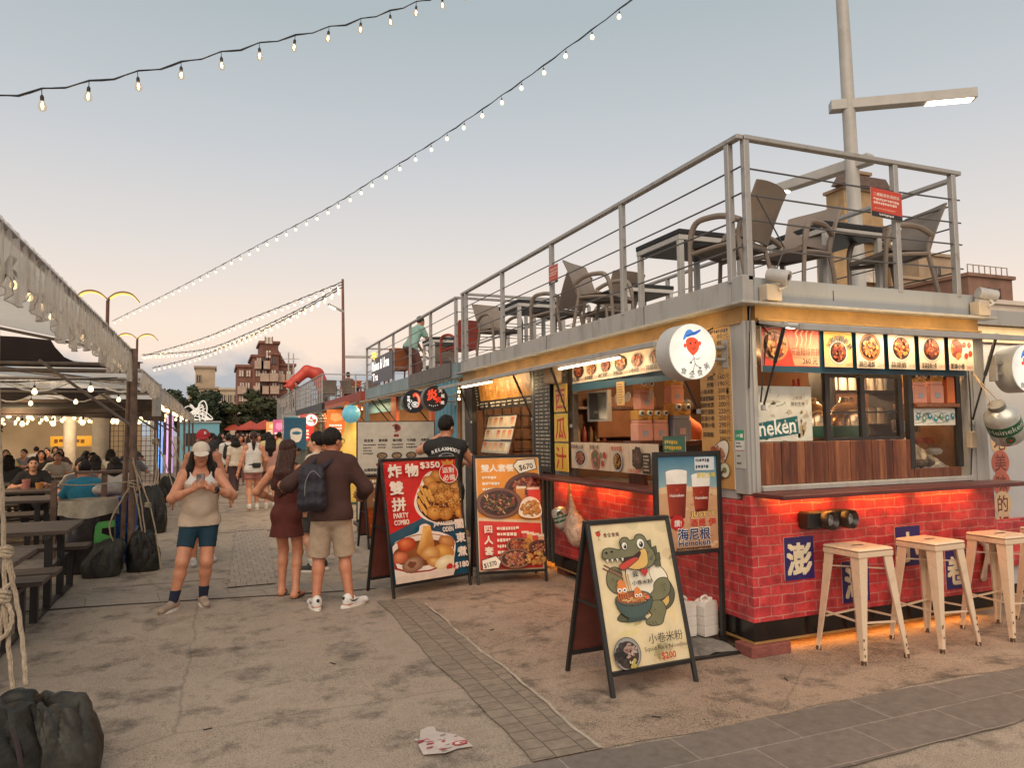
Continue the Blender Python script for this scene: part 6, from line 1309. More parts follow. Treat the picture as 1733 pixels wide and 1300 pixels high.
round_sign('round white lit sign with a red-faced stick man at the right end of the front', (6.40, 4.10, 2.09), .205, .17, stickman, (6.09, -1))
BR_ = M('sign_rim_dark', (.10, .09, .085), .4)
def flame(P):
    P.ell(50, 50, 49, 49, (28, 22, 22), n=40); P.text('炎', 38, 54, 46, (226, 70, 40), .05, align='c'); P.text('炎', 62, 66, 26, (206, 50, 34), .05, align='c')
    for ch, x, y in (('大', 70, 26), ('阪', 80, 46), ('燒', 78, 72)): P.text(ch, x, y, 15, (226, 214, 196), .02, align='c')
    for i in range(5): P.ell(26+i*8, 80+abs(i-2)*-2, 2, 2, (200, 190, 176), n=8)
def swirl(P):
    P.ell(50, 50, 49, 49, (26, 24, 28), n=40); P.poly(curve([(52, 14), (68, 18), (78, 40), (74, 66), (62, 78), (60, 66), (66, 50), (62, 34), (54, 28), (48, 34), (44, 24)], 5, True), (226, 84, 50)); P.line(curve([(58, 20), (70, 34), (71, 54), (64, 70)]), 2.4, (240, 200, 170))
    P.ell(54, 64, 15, 13, (230, 226, 220), n=20); P.ell(54, 64, 12, 10, (26, 24, 28), n=18); P.text('鰻', 54, 70, 17, (230, 226, 220), .02, align='c')
    for i in range(6): a = 2.2+i*.42; P.line([(48+math.cos(a)*18, 66+math.sin(a)*15), (48+math.cos(a)*27, 66+math.sin(a)*23)], 4, (226, 222, 216))
    P.rect(20, 28, 12, 22, (226, 222, 216)); P.text('炭烤', 26, 40, 9, (26, 24, 28), .02, align='c')
round_sign('round black lit sign with orange flame characters under the blue kiosk eaves', (3.2, 11.15, 2.14), .205, .16, flame, (3.56, 1), BR_, .5)
round_sign('round black lit sign with an orange curl and white bowl, left of the flame sign', (3.2, 12.5, 2.15), .205, .16, swirl, (3.56, 1), BR_, .5)
def ho8(P):
    P.ell(50, 50, 49, 49, (190, 60, 50), n=30); P.ell(50, 50, 44, 44, (244, 238, 228), n=30); P.text('Ho8', 48, 66, 30, (40, 34, 34), .04, align='c'); P.poly(curve([(40, 40), (50, 16), (56, 34), (70, 44), (84, 40), (86, 60), (74, 78), (62, 80), (74, 64), (66, 50), (54, 46)], 4, True), (206, 54, 44))
round_sign('small round white sign with red flames farther down the row', (2.8, 24.1, 2.03), .21, .12, ho8, (3.4, 1), None, .6)
t = thing('blue_lantern', 'round pale blue lantern hanging from the teal awning edge', 'lantern', (2.8, 16.6, 1.83), world=True)
part('globe', MB().lathe([(.02, -.205)]+[(.205*math.sin(a*.157), -.205*math.cos(a*.157)) for a in range(2, 19)]+[(.02, .205)], (2.8, 16.6, 2.03), 20), M('lantern_blue', (.14, .42, .52), .4, vary=.3, scale=4, emit=(70, 150, 175), es=.25), t, True); part('hanger', MB().tube([(2.8, 16.6, 2.23), (2.98, 16.6, 2.315)], .012, 6), DARK, t)
def fishbanner(P):
    P.rect(0, 0, 64, 96, (22, 84, 116)); P.poly(curve([(18, 44), (22, 34), (38, 31), (50, 36), (52, 44), (50, 60), (42, 72), (26, 72), (20, 60)], 4, True), (214, 210, 204)); P.ell(36, 46, 13, 5, (40, 110, 140), n=14)
panel('banner', 'blue hanging banner with a white bowl shape among the far stalls', (1.83, 22.5, 2.08), FRONT, .64, .96, 64, 96, fishbanner, mat=M('banner_blue', (.01, .08, .14), .6))
t_ = bpy.data.objects[[o.name for o in bpy.data.objects if o.name.startswith('banner')][-1]]
part('pole', MB().tube([(1.80, 22.53, 0), (1.80, 22.53, 2.2)], .02, 8).tube([(1.80, 22.53, 2.12), (2.5, 22.53, 2.12)], .015, 6), RAILM, t_)
def notice(P):
    P.rect(0, 0, 100, 78, (206, 66, 40)); P.rect(0, 64, 100, 14, (34, 26, 28)); P.text('二樓觀景飲酒席區', 50, 20, 10, (240, 206, 190), .03, align='c', w=84); P.greek(8, 26, 82, 2, 10, (240, 206, 190), 2, 7); P.greek(10, 52, 80, 1, 8, (236, 150, 120), 5, 5); P.greek(24, 67, 66, 1, 8, (220, 214, 210), 4, 6)
panel('notice_sign', 'small red warning notice tied to the front terrace railing', (4.84, 4.24, 3.535), (1, 0, -.06), .34, .235, 100, 78, notice, th=.004, group='red notices on the terrace rail')
panel('notice_sign', 'small red warning notice tied to the long side terrace railing', (3.53, 7.55, 3.49), LEFT, .24, .21, 100, 78, notice, th=.004, group='red notices on the terrace rail')
for ch, x, z, w, lb in (('澎', 3.82, .815, .275, 'leftmost blue plaque on the brick front, beside the speaker'), ('湖', 4.36, .60, .27, 'low blue plaque on the brick front behind the first stool'), ('小', 4.92, .825, .27, 'high blue plaque on the brick front left of the middle stool'), ('卷', 5.46, .60, .275, 'low blue plaque on the brick front right of the middle stool')):
    def pq(P, ch=ch): P.rect(0, 0, 100, 112, (46, 36, 104)); P.text(ch, 50, 92, 88, (236, 222, 190), .05, align='c')
    panel('plaque', lb, (x, 4.228, z), FRONT, w, .31, 100, 112, pq, th=.006, group='blue plaques on the brick front')
def qual(P):
    P.rect(0, 0, 100, 74, (206, 206, 196)); r = random.Random(3)
    for i in range(30): P.ell(r.uniform(0, 100), r.uniform(20, 74), r.uniform(2, 9), r.uniform(1, 5), r.choice([(190, 188, 176), (216, 214, 206), (180, 170, 150)]), n=10, jit=.3, keep=i > 0)
    for i, ch in enumerate('QUALITY'): a = -2.2+i*.34; P.text(ch, 14+40*math.cos(a)*1.0, 42+36*math.sin(a), 8, (90, 100, 100), .01, align='c', rot=a+1.57, keep=i > 0)
    P.line([(38, 27), (50, 25)], .8, (90, 100, 100)); P.text('★', 20, 34, 24, (222, 222, 214), 0, align='c'); P.rect(62, 10, 27, 18, (196, 192, 180)); P.text('上鮮牌', 66, 18, 6, (90, 90, 86), .01); P.text('鮮封生啤', 64, 26, 6, (80, 84, 84), .02)
    P.poly([(2, 50), (74, 40), (76, 64), (2, 72)], (10, 92, 96)); P.text('ineken', 3, 67, 26, (236, 236, 228), .03, w=68, h=20, rot=-.08); P.text('®', 70, 48, 5, (236, 236, 228), .0)
    for i in range(18): P.ell(r.uniform(5, 78), r.uniform(44, 70), r.uniform(.6, 2.4), r.uniform(.5, 1.5), (200, 196, 184), n=8, jit=.4, keep=i > 0)
    for i in range(14): P.ell(r.uniform(80, 92), r.uniform(34, 66), r.uniform(1, 3), r.uniform(2, 5), (186, 160, 120), n=8, jit=.4, keep=i > 0)
panel('beer_sheet', 'peeling white and green beer sheet behind the wooden boards of the front', (3.672, 4.33, 1.925), FRONT, .555, .415, 100, 74, qual, th=.006)
def sticker(P):
    P.rect(0, 0, 100, 260, (196, 192, 184)); P.rect(2, 0, 96, 70, (40, 150, 110)); P.text('LINE', 14, 46, 20, (240, 240, 236), .03, w=36, h=16); P.rect(56, 26, 30, 26, (236, 236, 230)); P.rect(2, 76, 96, 60, (226, 222, 214)); P.greek(10, 84, 70, 2, 22, (60, 60, 60), 3, 12); P.rect(2, 138, 96, 4, (190, 60, 90)); P.greek(20, 170, 30, 1, 20, (70, 70, 70), 2, 12); P.greek(16, 220, 50, 1, 20, (70, 70, 70), 5, 12)
panel('sticker_sheet', 'green and white payment stickers on the grey corner post', (3.556, 4.405, 1.60), LEFT, .105, .28, 100, 260, sticker, th=.003)
def neon(P):
    P.rect(0, 0, 230, 70, (40, 36, 40)); P.text('Rhinus & Urna', 4, 34, 30, (246, 240, 232), .03, w=190, h=26); P.text('Tru', 10, 62, 20, (246, 240, 232), .03, w=60, h=20); P.ell(30, -2, 8, 8, (240, 200, 70), n=12)
panel('terrace_sign', 'white glowing lettering sign on the blue kiosk terrace rail', (3.52, 17.9, 3.40), LEFT, 2.3, .62, 230, 70, neon, es=1.2, mat=BLK)
m = MB(); m.lathe([(.09, 0), (.09, .015), (.03, .05), (.09, .1), (.02, .14), (0, .14)], (3.52, 17.6, 3.42), 10)
solo('sun_emblem', m, EM('emblem_yellow', (240, 180, 60), .8), 'small yellow emblem above the glowing terrace lettering', 'emblem')
# lanterns / lettering at the far stalls: small lit boards under the far eaves
for i, (y, w, c, lb) in enumerate([(29, 1.6, (226, 90, 80), 'red and white lit board over the far grey kiosk counter'), (31, 1.4, (80, 190, 180), 'turquoise lit board over the far grey kiosk counter'), (34, 2.0, (236, 190, 110), 'amber lit board over the far grey kiosk counter'), (41, 2.4, (236, 220, 190), 'cream lit board at the farthest kiosk')]):
    def fb(P, c=c, i=i): P.rect(0, 0, 100, 30, c); P.ell(25, 15, 12, 11, (240, 232, 220), n=14); P.greek(42, 6, 50, 2, 11, (250, 244, 230), i, 7)
    panel('lit_board', lb, (2.95, y+w, 2.28), LEFT, w, .42, 100, 30, fb, es=.8, group='lit boards of the far kiosks')
for i, (x, y, w, h, c, nm) in enumerate([(2.75, 20.2, .5, .7, (226, 120, 50), 'orange'), (2.6, 25.6, .45, .9, (196, 44, 40), 'red'), (2.75, 27.6, .5, .5, (236, 226, 206), 'white'), (2.5, 29.5, .5, 1.0, (70, 150, 150), 'turquoise'), (2.8, 32.2, .7, .5, (236, 190, 80), 'yellow'), (2.4, 35.5, .6, 1.0, (190, 90, 130), 'pink'), (2.8, 38.2, .9, .6, (70, 110, 180), 'blue'), (2.5, 42.2, .8, .8, (214, 150, 90), 'tan'), (2.7, 45.5, .9, .7, (110, 150, 80), 'green')]):
    def hb(P, c=c, i=i): P.rect(0, 0, 60, 80, c); P.ell(30, 24, 18, 14, [min(255, v+50) for v in c], n=14, jit=.2); P.greek(8, 46, 44, 3, 10, (250, 244, 230) if i != 2 else (70, 50, 40), i, 7)
    t_ = panel('hanging_board', 'lit %s board hanging out over the far stalls of the lane' % nm, (x, y, 2.25), FRONT, w, h, 60, 80, hb, es=.35, group='boards hung out over the far lane')
    part('bracket', MB().bar((x+w, y+.01, 2.2), (3.55, y+.01, 2.2), .02), DARK, t_)
# ------------------------------------------------------------------ kiosk furniture and goods
TOLIX = M('cream_paint', (.68, .52, .37), .45, scale=6, col2=(.45, .30, .18), fac=(.52, .82), bump=.05); TIP = M('stool_rust', (.10, .05, .03), .7, vary=.5, scale=30)
def stool(label, x, y, rot, group='metal stools along the brick front'):
    t = thing('bar_stool', label, 'stool', (x, y, 0), rot, group); H = .765; a, b = .155, .215
    m = MB().box(-a-.012, a+.012, -a-.012, a+.012, H-.022, H, .012).box(-a-.008, a+.008, -a-.008, a+.008, H-.06, H-.023, .004); part('seat', m, TOLIX, t)
    part('handle_slot', MB().box(-.05, .05, -.011, .011, H+.0005, H+.0025), M('slot_dark', (.05, .03, .02), .8), t)
    for sx in (-1, 1):
        for sy in (-1, 1):
            vs = []; fs = []; n = 9
            for i in range(n):
                k = i/(n-1); cx = sx*(a+(b-a)*k**1.05); cy = sy*(a+(b-a)*k**1.05); z = (H-.05)*(1-k); w = .078-.05*k
                vs += [(cx, cy-sy*w, z), (cx, cy, z), (cx-sx*w, cy, z), (cx-sx*.012, cy-sy*w, z), (cx-sx*.012, cy-sy*.012, z), (cx-sx*w, cy-sy*.012, z)]
            for i in range(n-1):
                for p, q in ((0, 1), (1, 2), (2, 5), (5, 4), (4, 3), (3, 0)): fs.append((i*6+p, i*6+q, i*6+6+q, i*6+6+p))
            lg = part('leg', MB().add(vs, fs), TOLIX, t)
            part('foot', MB().box(min(sx*b, sx*(b-.03)), max(sx*b, sx*(b-.03)), min(sy*b, sy*(b-.03)), max(sy*b, sy*(b-.03)), 0, .035, .004), TIP, lg)
            r = random.Random(int(x*99)+sx*3+sy); ch = MB()
            for i in range(3): zz = r.uniform(.06, .22); ch.cbox((sx*(b-.014-.055*zz)+r.uniform(-.008, .008), sy*(b-.05*zz*1.4-.001)+sy*.0035, zz), (.006, .004, r.uniform(.008, .02)))
            part('paint_chip', ch, TIP, lg)
    zb = .27; e = b-.055
    part('brace', MB().bar((-e, -e, zb), (e, -e, zb-.02), .012).bar((e, -e, zb+.012), (e, e, zb), .012).bar((e, e, zb), (-e, e, zb-.02), .012).bar((-e, e, zb+.012), (-e, -e, zb), .012), TOLIX, t)
    part('brace', MB().bar((-.165, -.165, .60), (.165, .165, .60), .01).bar((-.165, .165, .612), (.165, -.165, .612), .01), TOLIX, t)
    return t
stool('cream metal bar stool, first one from the kiosk corner', 4.265, 3.985, 0); stool('cream metal bar stool in the middle, between two others', 4.965, 3.965, .05); stool('cream metal bar stool in front of the white ribbon', 5.69, 3.93, -.02); stool('cream metal bar stool at the far right end of the front', 6.36, 3.95, .03)
# twin horn speaker
t = thing('speaker', 'black twin horn speaker fixed high on the red brick front', 'speaker', (4.15, 4.232, .87), world=True)
part('housing', MB().box(3.955, 4.37, 4.12, 4.231, .875, 1.0, .012), BLK, t)
for x in (4.12, 4.31):
    mm = Matrix.Translation((x, 4.12, .937)) @ Matrix.Rotation(rad(90), 4, 'X') @ Matrix.Rotation(rad(12), 4, 'Y')
    h_ = part('horn', MB().lathe([(.066, -.02), (.07, .05), (.066, .06), (.058, .05), (.03, .01)], (0, 0, 0), 24, mm), M('horn_brown', (.03, .02, .016), .35), t, True)
    part('ring', MB().lathe([(.04, .012), (.04, .03), (.03, .034), (.026, .022), (.012, .03), (0, .034)], (0, 0, 0), 20, mm), M('ring_grey', (.32, .33, .33), .35, .4), h_, True)
# gas-bottle style beer kegs hung on ropes
KG = M('keg_green', (.012, .09, .04), .35); KS_ = M('keg_silver', (.5, .5, .47), .32, .5, vary=.2, scale=6); KW = M('keg_paper', (.6, .6, .55), .5)
def keg(label, loc, r, h, rot, rope_to, txt):
    t = thing('beer_keg', label, 'keg', loc, group='beer kegs hung on the kiosk'); mm = Matrix(rot).to_4x4() if not isinstance(rot, Matrix) else rot
    b = part('body', MB().lathe([(0, -h/2), (r*.5, -h/2+.004), (r*.85, -h*.42), (r, -h*.28), (r, h*.22), (r*.9, h*.33), (r*.6, h*.42), (r*.42, h*.45), (r*.42, h*.5), (0, h*.5)], n=28, m=mm), KS_, t, True)
    part('band', MB().lathe([(r+.001, -h*.12), (r+.002, -h*.119), (r+.002, h*.12), (r+.001, h*.121)], n=28, m=mm), KG, b, True)
    part('collar', MB().lathe([(r*.44, h*.44), (r*.5, h*.46), (r*.5, h*.56), (r*.3, h*.58), (0, h*.58)], n=16, m=mm), M('keg_cap', (.16, .15, .14), .5), b, True)
    cp = (mm.inverted() @ (Vector((-loc[0], -loc[1], 1.62-loc[2])))); a0 = math.atan2(cp.y, cp.x)
    vs, fs, bb = textgeo(txt, 0); m = MB(); sc = h*.20; wid = (bb[1]-bb[0])*sc
    def wrap(px, pz, q): a = a0+px/r; return mm @ Vector(((r+q)*math.cos(a), (r+q)*math.sin(a), pz))
    m.add([wrap((vx-bb[0])*sc-wid/2, vy*sc-.015, .005) for vx, vy in vs], fs); part('lettering', m, KW, b)
    m = MB(); c = [wrap(.0+.034*math.cos(i*.3), -h*.22+.034*math.sin(i*.3), .004) for i in range(21)]; m.add(c, [tuple(range(21))]); part('seal', m, KG, b)
    m = MB(); m.add([wrap(.018*(1 if i % 2 == 0 else .4)*math.sin(i*.628), -h*.22+.018*(1 if i % 2 == 0 else .4)*math.cos(i*.628), .006) for i in range(10)], [tuple(range(10))]); part('star', m, M('star_red', (.45, .02, .02), .5), b)
    rp = MB(); top = Vector(rope_to)-Vector(loc)
    for s_ in (-1, 1): rp.tube([mm @ Vector((r*.4*s_, 0, h*.48)), ((mm @ Vector((r*.2*s_, 0, h*.6)))+top)/2, top], .005, 6)
    part('rope', rp, M('rope_tan', (.35, .25, .16), .9), t)
    return t
keg('silver and green beer keg hanging tilted at the right end of the front', (5.90, 3.99, 1.62), .125, .36, Matrix.Rotation(rad(-38), 4, 'Y') @ Matrix.Rotation(rad(8), 4, 'X'), (5.80, 4.16, 2.05), 'Heineken')
keg('small green beer keg hanging upside down under the side counter', (3.40, 7.06, .68), .085, .25, Matrix.Rotation(rad(172), 4, 'X') @ Matrix.Rotation(rad(16), 4, 'Y'), (3.42, 6.9, 1.088), 'Heineken')
t = thing('net_bag', 'clear plastic bag of crumpled cups hanging beside the small green keg', 'bag', (3.36, 6.68, .45), world=True)
P_, F_ = build_sdf([Pr((3.38, 6.70, .62), rr=(.10, .15, .16)), Pr((3.39, 6.76, .78), (3.41, 6.85, .95), .045, .012), Pr((3.36, 6.62, .56), rr=(.09, .10, .12))], .012, .05); o = np_mesh('bag', P_-np.array([3.36, 6.68, .45]), F_, M('clear_bag', (.42, .30, .22), .25, vary=.4, scale=20, bump=.8, bscale=35), t)
part('rope', MB().tube([(3.41, 6.85, .94), (3.42, 6.88, 1.09)], .006, 6), MATS['rope_tan'], t)
# ribbon
t = thing('ribbon', 'white cloth ribbon knotted on the brick front behind the right stool', 'ribbon', (5.9, 4.22, .3), world=True)
P_, F_ = build_sdf([Pr((5.93, 4.21, .58), rr=(.03, .02, .03)), Pr((5.93, 4.21, .59), (5.86, 4.2, .66), .012, .035, sq=(1, .5, 1)), Pr((5.93, 4.21, .59), (6.0, 4.2, .65), .012, .03, sq=(1, .5, 1)), Pr((5.93, 4.205, .57), (5.86, 4.2, .36), .014, .035, sq=(1, .4, 1)), Pr((5.93, 4.205, .57), (5.985, 4.2, .42), .014, .028, sq=(1, .4, 1))], .008, .02); np_mesh('cloth', P_-np.array([5.9, 4.22, .3]), F_, M('ribbon_white', (.55, .44, .36), .8, vary=.2, scale=12, bump=.4), t)
# inside the front: copper beer domes, racks, googly boxes, ice display
CU = M('copper_dome', (.55, .38, .24), .18, .9, vary=.1)
def dome(label, x, y):
    t = thing('beer_dispenser', label, 'dispenser', (x, y, 1.2), group='domed beer dispensers')
    b = part('dome', MB().lathe([(.16, .25), (.165, .28), (.165, .44), (.15, .52), (.11, .58), (.06, .62), (.05, .66), (0, .665)], n=32), CU, t, True); part('base', MB().box(-.19, .19, -.15, .15, 0, .24, .012), M('dispenser_grey', (.36, .35, .34), .35, .5), t)
    part('tap', MB().tube([(0, -.15, .3), (0, -.2, .33), (0, -.21, .27)], .012, 8), DARK, t, True); part('label_plate', MB().lathe([(.1665, .33), (.1668, .331), (.1668, .42), (.1665, .421)], n=32), M('plate_green', (.05, .16, .09), .4), b, True)
dome('copper domed beer dispenser half hidden by the peeling beer sheet', 4.62, 4.74); dome('copper domed beer dispenser standing free behind the front window', 4.97, 4.70)
t = thing('glass_rack', 'rack of upturned beer glasses inside the front window', 'rack', (5.45, 5.15, 1.2), world=True)
part('frame', MB().box(5.15, 5.17, 5.0, 5.3, .31, 2.2).box(5.9, 5.92, 5.0, 5.3, .31, 2.2).box(5.1701, 5.8999, 5.0, 5.3, 1.62, 1.635).box(5.1701, 5.8999, 5.0, 5.3, 1.93, 1.945), DARK, t)
for i in range(6):
    for z in (1.636, 1.946): part('beer_glass', MB().lathe([(.038, 0), (.032, .15), (.030, .15), (.036, .002)], (5.25+i*.115, 5.1, z), 14), M('glassware', (.55, .5, .44), .15, vary=.1), t, True)
def googly(label, x, y, z, s, body, low, hat=None, rot=0, lab=(.3, .3, .36), group='googly-eyed paper boxes'):
    t = thing('paper_box', label, 'box', (x, y, z), rot, group)
    part('box', MB().box(-.085*s, .085*s, -.07*s, .07*s, 0, .17*s, .006).box(-.08*s, .08*s, -.066*s, .066*s, .171*s, .30*s, .006), M('box_%s' % hash(low), low, .6, vary=.12), t)
    u = part('head', MB().box(-.086*s, .086*s, -.071*s, .071*s, .20*s, .301*s, .01), M('box_%s' % hash(body), body, .6, vary=.12), t)
    for e in (-1, 1):
        mm = Matrix.Translation((e*.045*s, -.072*s, .27*s)) @ Matrix.Rotation(rad(90), 4, 'X')
        ey = part('eye', MB().lathe([(.028*s, 0), (.028*s, .018*s), (.024*s, .022*s), (0, .022*s)], n=16, m=mm), M('eye_white', (.65, .6, .52), .4), u, True); part('pupil', MB().lathe([(.015*s, .0225*s), (.015*s, .025*s), (0, .025*s)], n=12, m=mm), BLK, ey)
    part('smile', MB().tube([(math.sin(a*.5)*.035*s, -.0725*s, .235*s-math.cos(a*.5)*.02*s) for a in range(-2, 3)], .003*s, 5), BLK, u)
    part('paper_label', MB().box(-.03*s, .03*s, -.0735*s, -.0705*s, .05*s, .10*s), M('plab_%s' % hash(lab), lab, .6), t)
    if hat: part('hat', MB().lathe([(.05*s, .302*s), (.055*s, .34*s), (.04*s, .38*s), (0, .39*s)], n=14), M('hat_%s' % hash(hat), hat, .7), t, True)
OY, PK, GY = (.55, .26, .04), (.62, .28, .2), (.22, .22, .26)
part_y = 5.9
googly('pink and yellow googly-eyed box, lower left of the counter stack', 3.66, 5.85, 1.505, .95, OY, PK); googly('pink and yellow googly-eyed box, lower middle of the counter stack', 3.84, 5.86, 1.505, .95, OY, PK); googly('large grey and yellow googly-eyed box, lower right of the counter stack', 4.05, 5.84, 1.505, 1.15, OY, GY, lab=(.6, .35, .32)); googly('pink googly-eyed box with a red hat on top of the stack', 3.72, 5.9, 1.795, .9, (.5, .22, .08), PK, (.45, .03, .03)); googly('tall pink googly-eyed box with a yellow hat on top of the stack', 4.06, 5.9, 1.855, .85, (.5, .25, .06), PK, (.5, .36, .05))
part('box_shelf', MB().box(3.56, 4.32, 5.72, 6.02, 1.455, 1.504, .003).box(3.6, 3.64, 5.74, 6.0, 1.10, 1.454).box(4.24, 4.28, 5.74, 6.0, 1.10, 1.454), WOODR3, K)
googly('orange googly-eyed box, left one on the front window shelf', 5.38, 4.37, 1.797, .85, OY, PK); googly('orange googly-eyed box, right one on the front window shelf', 5.57, 4.37, 1.797, .9, OY, PK); 
solo('paper_carton', MB().box(5.68, 5.77, 4.30, 4.42, 1.797, 2.02, .004), M('carton_orange', (.6, .16, .05), .6), 'plain orange carton beside the boxes on the front window shelf', 'carton')
t = thing('ice_display', 'glass fronted ice display of seafood and cups behind the right front window', 'display case', (5.52, 4.5, 1.2), world=True)
part('ice_bed', MB().grid(lambda a, b: (5.29+a*.48, 4.36+b*.4, 1.24+.03*math.sin(a*19)*math.sin(b*23)+.25*b), 20, 12), M('ice', (.6, .58, .54), .5, vary=.3, scale=22, bump=.6), t)
r = random.Random(12)
for i in range(9): part('seafood', MB().lathe([(0, -.03), (.04, -.015), (.05, .01), (.03, .03), (0, .035)], (5.33+r.random()*.4, 4.38+.03*(i % 3), 1.30+.09*(i % 3)), 10), [M('shell_grey', (.22, .17, .14), .5, vary=.5), M('shell_white', (.6, .55, .5), .5), M('shell_red', (.42, .10, .05), .5)][i % 3], t, True)
part('pan', MB().lathe([(.13, 1.56), (.14, 1.60), (.14, 1.66), (.13, 1.665)], (5.42, 4.5, 0), 20, sq=(1, .6)), M('pan_steel', (.5, .48, .45), .25, .8), t, True)
P = Poster((5.29, 4.312, 1.755), (1, 0, 0), (0, 0, -1), .48, .14, 100, 29); P.rect(0, 0, 100, 29, (226, 224, 214)); P.noodles(50, 15, 56, 15, 30, .7, [L((110, 120, 110)), L((60, 90, 90))], 3)
for i in range(7): P.ell(9+i*14, 13+4*(i % 2), 5, 5.5, (30, 140, 160) if i % 3 != 1 else (110, 150, 120), n=12, jit=.2); P.ell(9+i*14, 12+4*(i % 2), 2.4, 2.6, (226, 224, 214), n=9)
P.build('doodle_strip', t)
for i, (x, z, l) in enumerate([(4.22, 1.99, .26), (4.27, 2.0, .22)]): 
    tt = solo('ladle', MB().tube([(x, 4.5, z), (x+.01, 4.5, z-l)], .012, 8).lathe([(0, -.06), (.05, -.03), (.055, 0), (.04, .005)], (x+.02, 4.5, z-l-.02), 10), M('ladle_red', (.42, .02, .015), .4), 'red plastic spatula hanging beside the beer sheet' if i == 0 else 'second red spatula hanging close to the first', 'utensil')
solo('green_tub', MB().lathe([(.09, 0), (.10, .12), (.105, .125), (.09, .12)], (3.78, 4.8, 1.93), 18), M('tub_green', (.20, .24, .12), .5), 'green plastic tub on the rail behind the beer sheet', 'tub', smooth=True)
part('inner_rail', MB().box(3.68, 4.3, 4.72, 4.90, 1.90, 1.925), WOODR3, K)
# inside the side opening: hanging white discs, monitor, green card
t = thing('monitor', 'small framed monitor hanging inside the side opening', 'monitor', (3.8, 6.7, 1.6), world=True); part('screen', MB().box(3.70, 3.73, 6.55, 6.95, 1.72, 2.0, .004), M('screen_dark', (.05, .05, .05), .1), t); part('frame', MB().box(3.69, 3.735, 6.53, 6.97, 1.70, 1.719).box(3.69, 3.735, 6.53, 6.97, 2.001, 2.02).box(3.69, 3.735, 6.53, 6.549, 1.7191, 2.0009).box(3.69, 3.735, 6.951, 6.97, 1.7191, 2.0009), M('frame_silver', (.4, .38, .36), .35, .5), t)
for i in range(4): solo('hanging_plate', MB().lathe([(0, 0), (.05, .004), (.055, .012), (0, .014)], n=16, m=Matrix.Translation((3.75, 6.42-i*.2, 1.93)) @ Matrix.Rotation(rad(-80), 4, 'Y')), M('plate_cream', (.55, .48, .4), .4), 'small pale plate in the row hung inside the side opening', 'plate', 'plates hung inside the side opening', True)
def gcard(P): P.rect(0, 0, 100, 60, (40, 96, 80)); P.rect(4, 4, 92, 52, (50, 112, 94)); P.greek(10, 10, 76, 3, 14, (226, 190, 70), 3, 10)
panel('notice_card', 'green notice card with yellow writing propped beside the paper boxes', (3.60, 5.42, 1.55), LEFT, .33, .2, 100, 60, gcard, th=.006)
def tcard(P): P.rect(0, 0, 60, 100, (200, 160, 96)); P.greek(8, 8, 44, 8, 11, (120, 84, 50), 3, 6)
panel('hanging_card', 'small tan handwritten card hanging under the side menu strip', (3.49, 6.0, 2.06), LEFT, .14, .22, 60, 100, tcard, th=.003)
t = thing('paper_roll', 'pale beige paper drum above the yellow signs', 'drum', (3.45, 7.24, 2.13), world=True); part('drum', MB().lathe([(.09, 0), (.105, .02), (.105, .18), (.09, .2), (.02, .22), (0, .22)], (3.42, 7.24, 2.125), 24), M('drum_beige', (.55, .42, .28), .6), t, True); part('bracket', MB().box(3.5251, 3.56, 7.21, 7.27, 2.2, 2.23), STEEL, t)
r = random.Random(21)
for i in range(7): solo('sauce_bottle', MB().lathe([(.03, 0), (.032, .11), (.012, .14), (.012, .17), (0, .175)], (3.7+i*.085, 7.56, 1.481 if i < 4 else 1.481), 12), M('bottle_%d' % (i % 3), [(.35, .05, .03), (.2, .1, .03), (.45, .3, .1)][i % 3], .3), 'sauce bottle on the shelf at the back of the first stall', 'bottle', 'sauce bottles on the back shelf', True)
# CCTV cameras
def cctv(label, base, d):
    t = thing('security_camera', label, 'camera', base, world=True, group='security cameras on the kiosk roof'); b = Vector(base); d = Vector(d).normalized()
    part('junction_box', MB().cbox(b+Vector((0, 0, .06)), (.14, .09, .12), .006), M('cream_box', (.55, .45, .33), .5), t); c = b+Vector((.02, -.02, .19))+d*.02
    part('arm', MB().tube([b+Vector((.03, -.05, .08)), b+Vector((.08, -.06, .10)), c], .014, 8), WHITEP, t, True)
    q = d.to_track_quat('Z', 'Y').to_matrix().to_4x4(); q.translation = c-d*.07
    cm = part('camera_body', MB().lathe([(.045, 0), (.05, .01), (.05, .16), (.043, .165), (.04, .155), (.0, .155)], n=18, m=q), M('cctv_grey', (.48, .46, .44), .4), t, True); part('lens', MB().lathe([(.022, .156), (.022, .164), (0, .166)], n=14, m=q), BLK, cm)
cctv('security camera on a cream box at the corner of the kiosk roof', (3.76, 4.205, 2.54), (.45, -.8, -.25)); cctv('security camera on a cream box at the right end of the kiosk roof', (6.0, 4.205, 2.535), (.95, -.3, -.18))

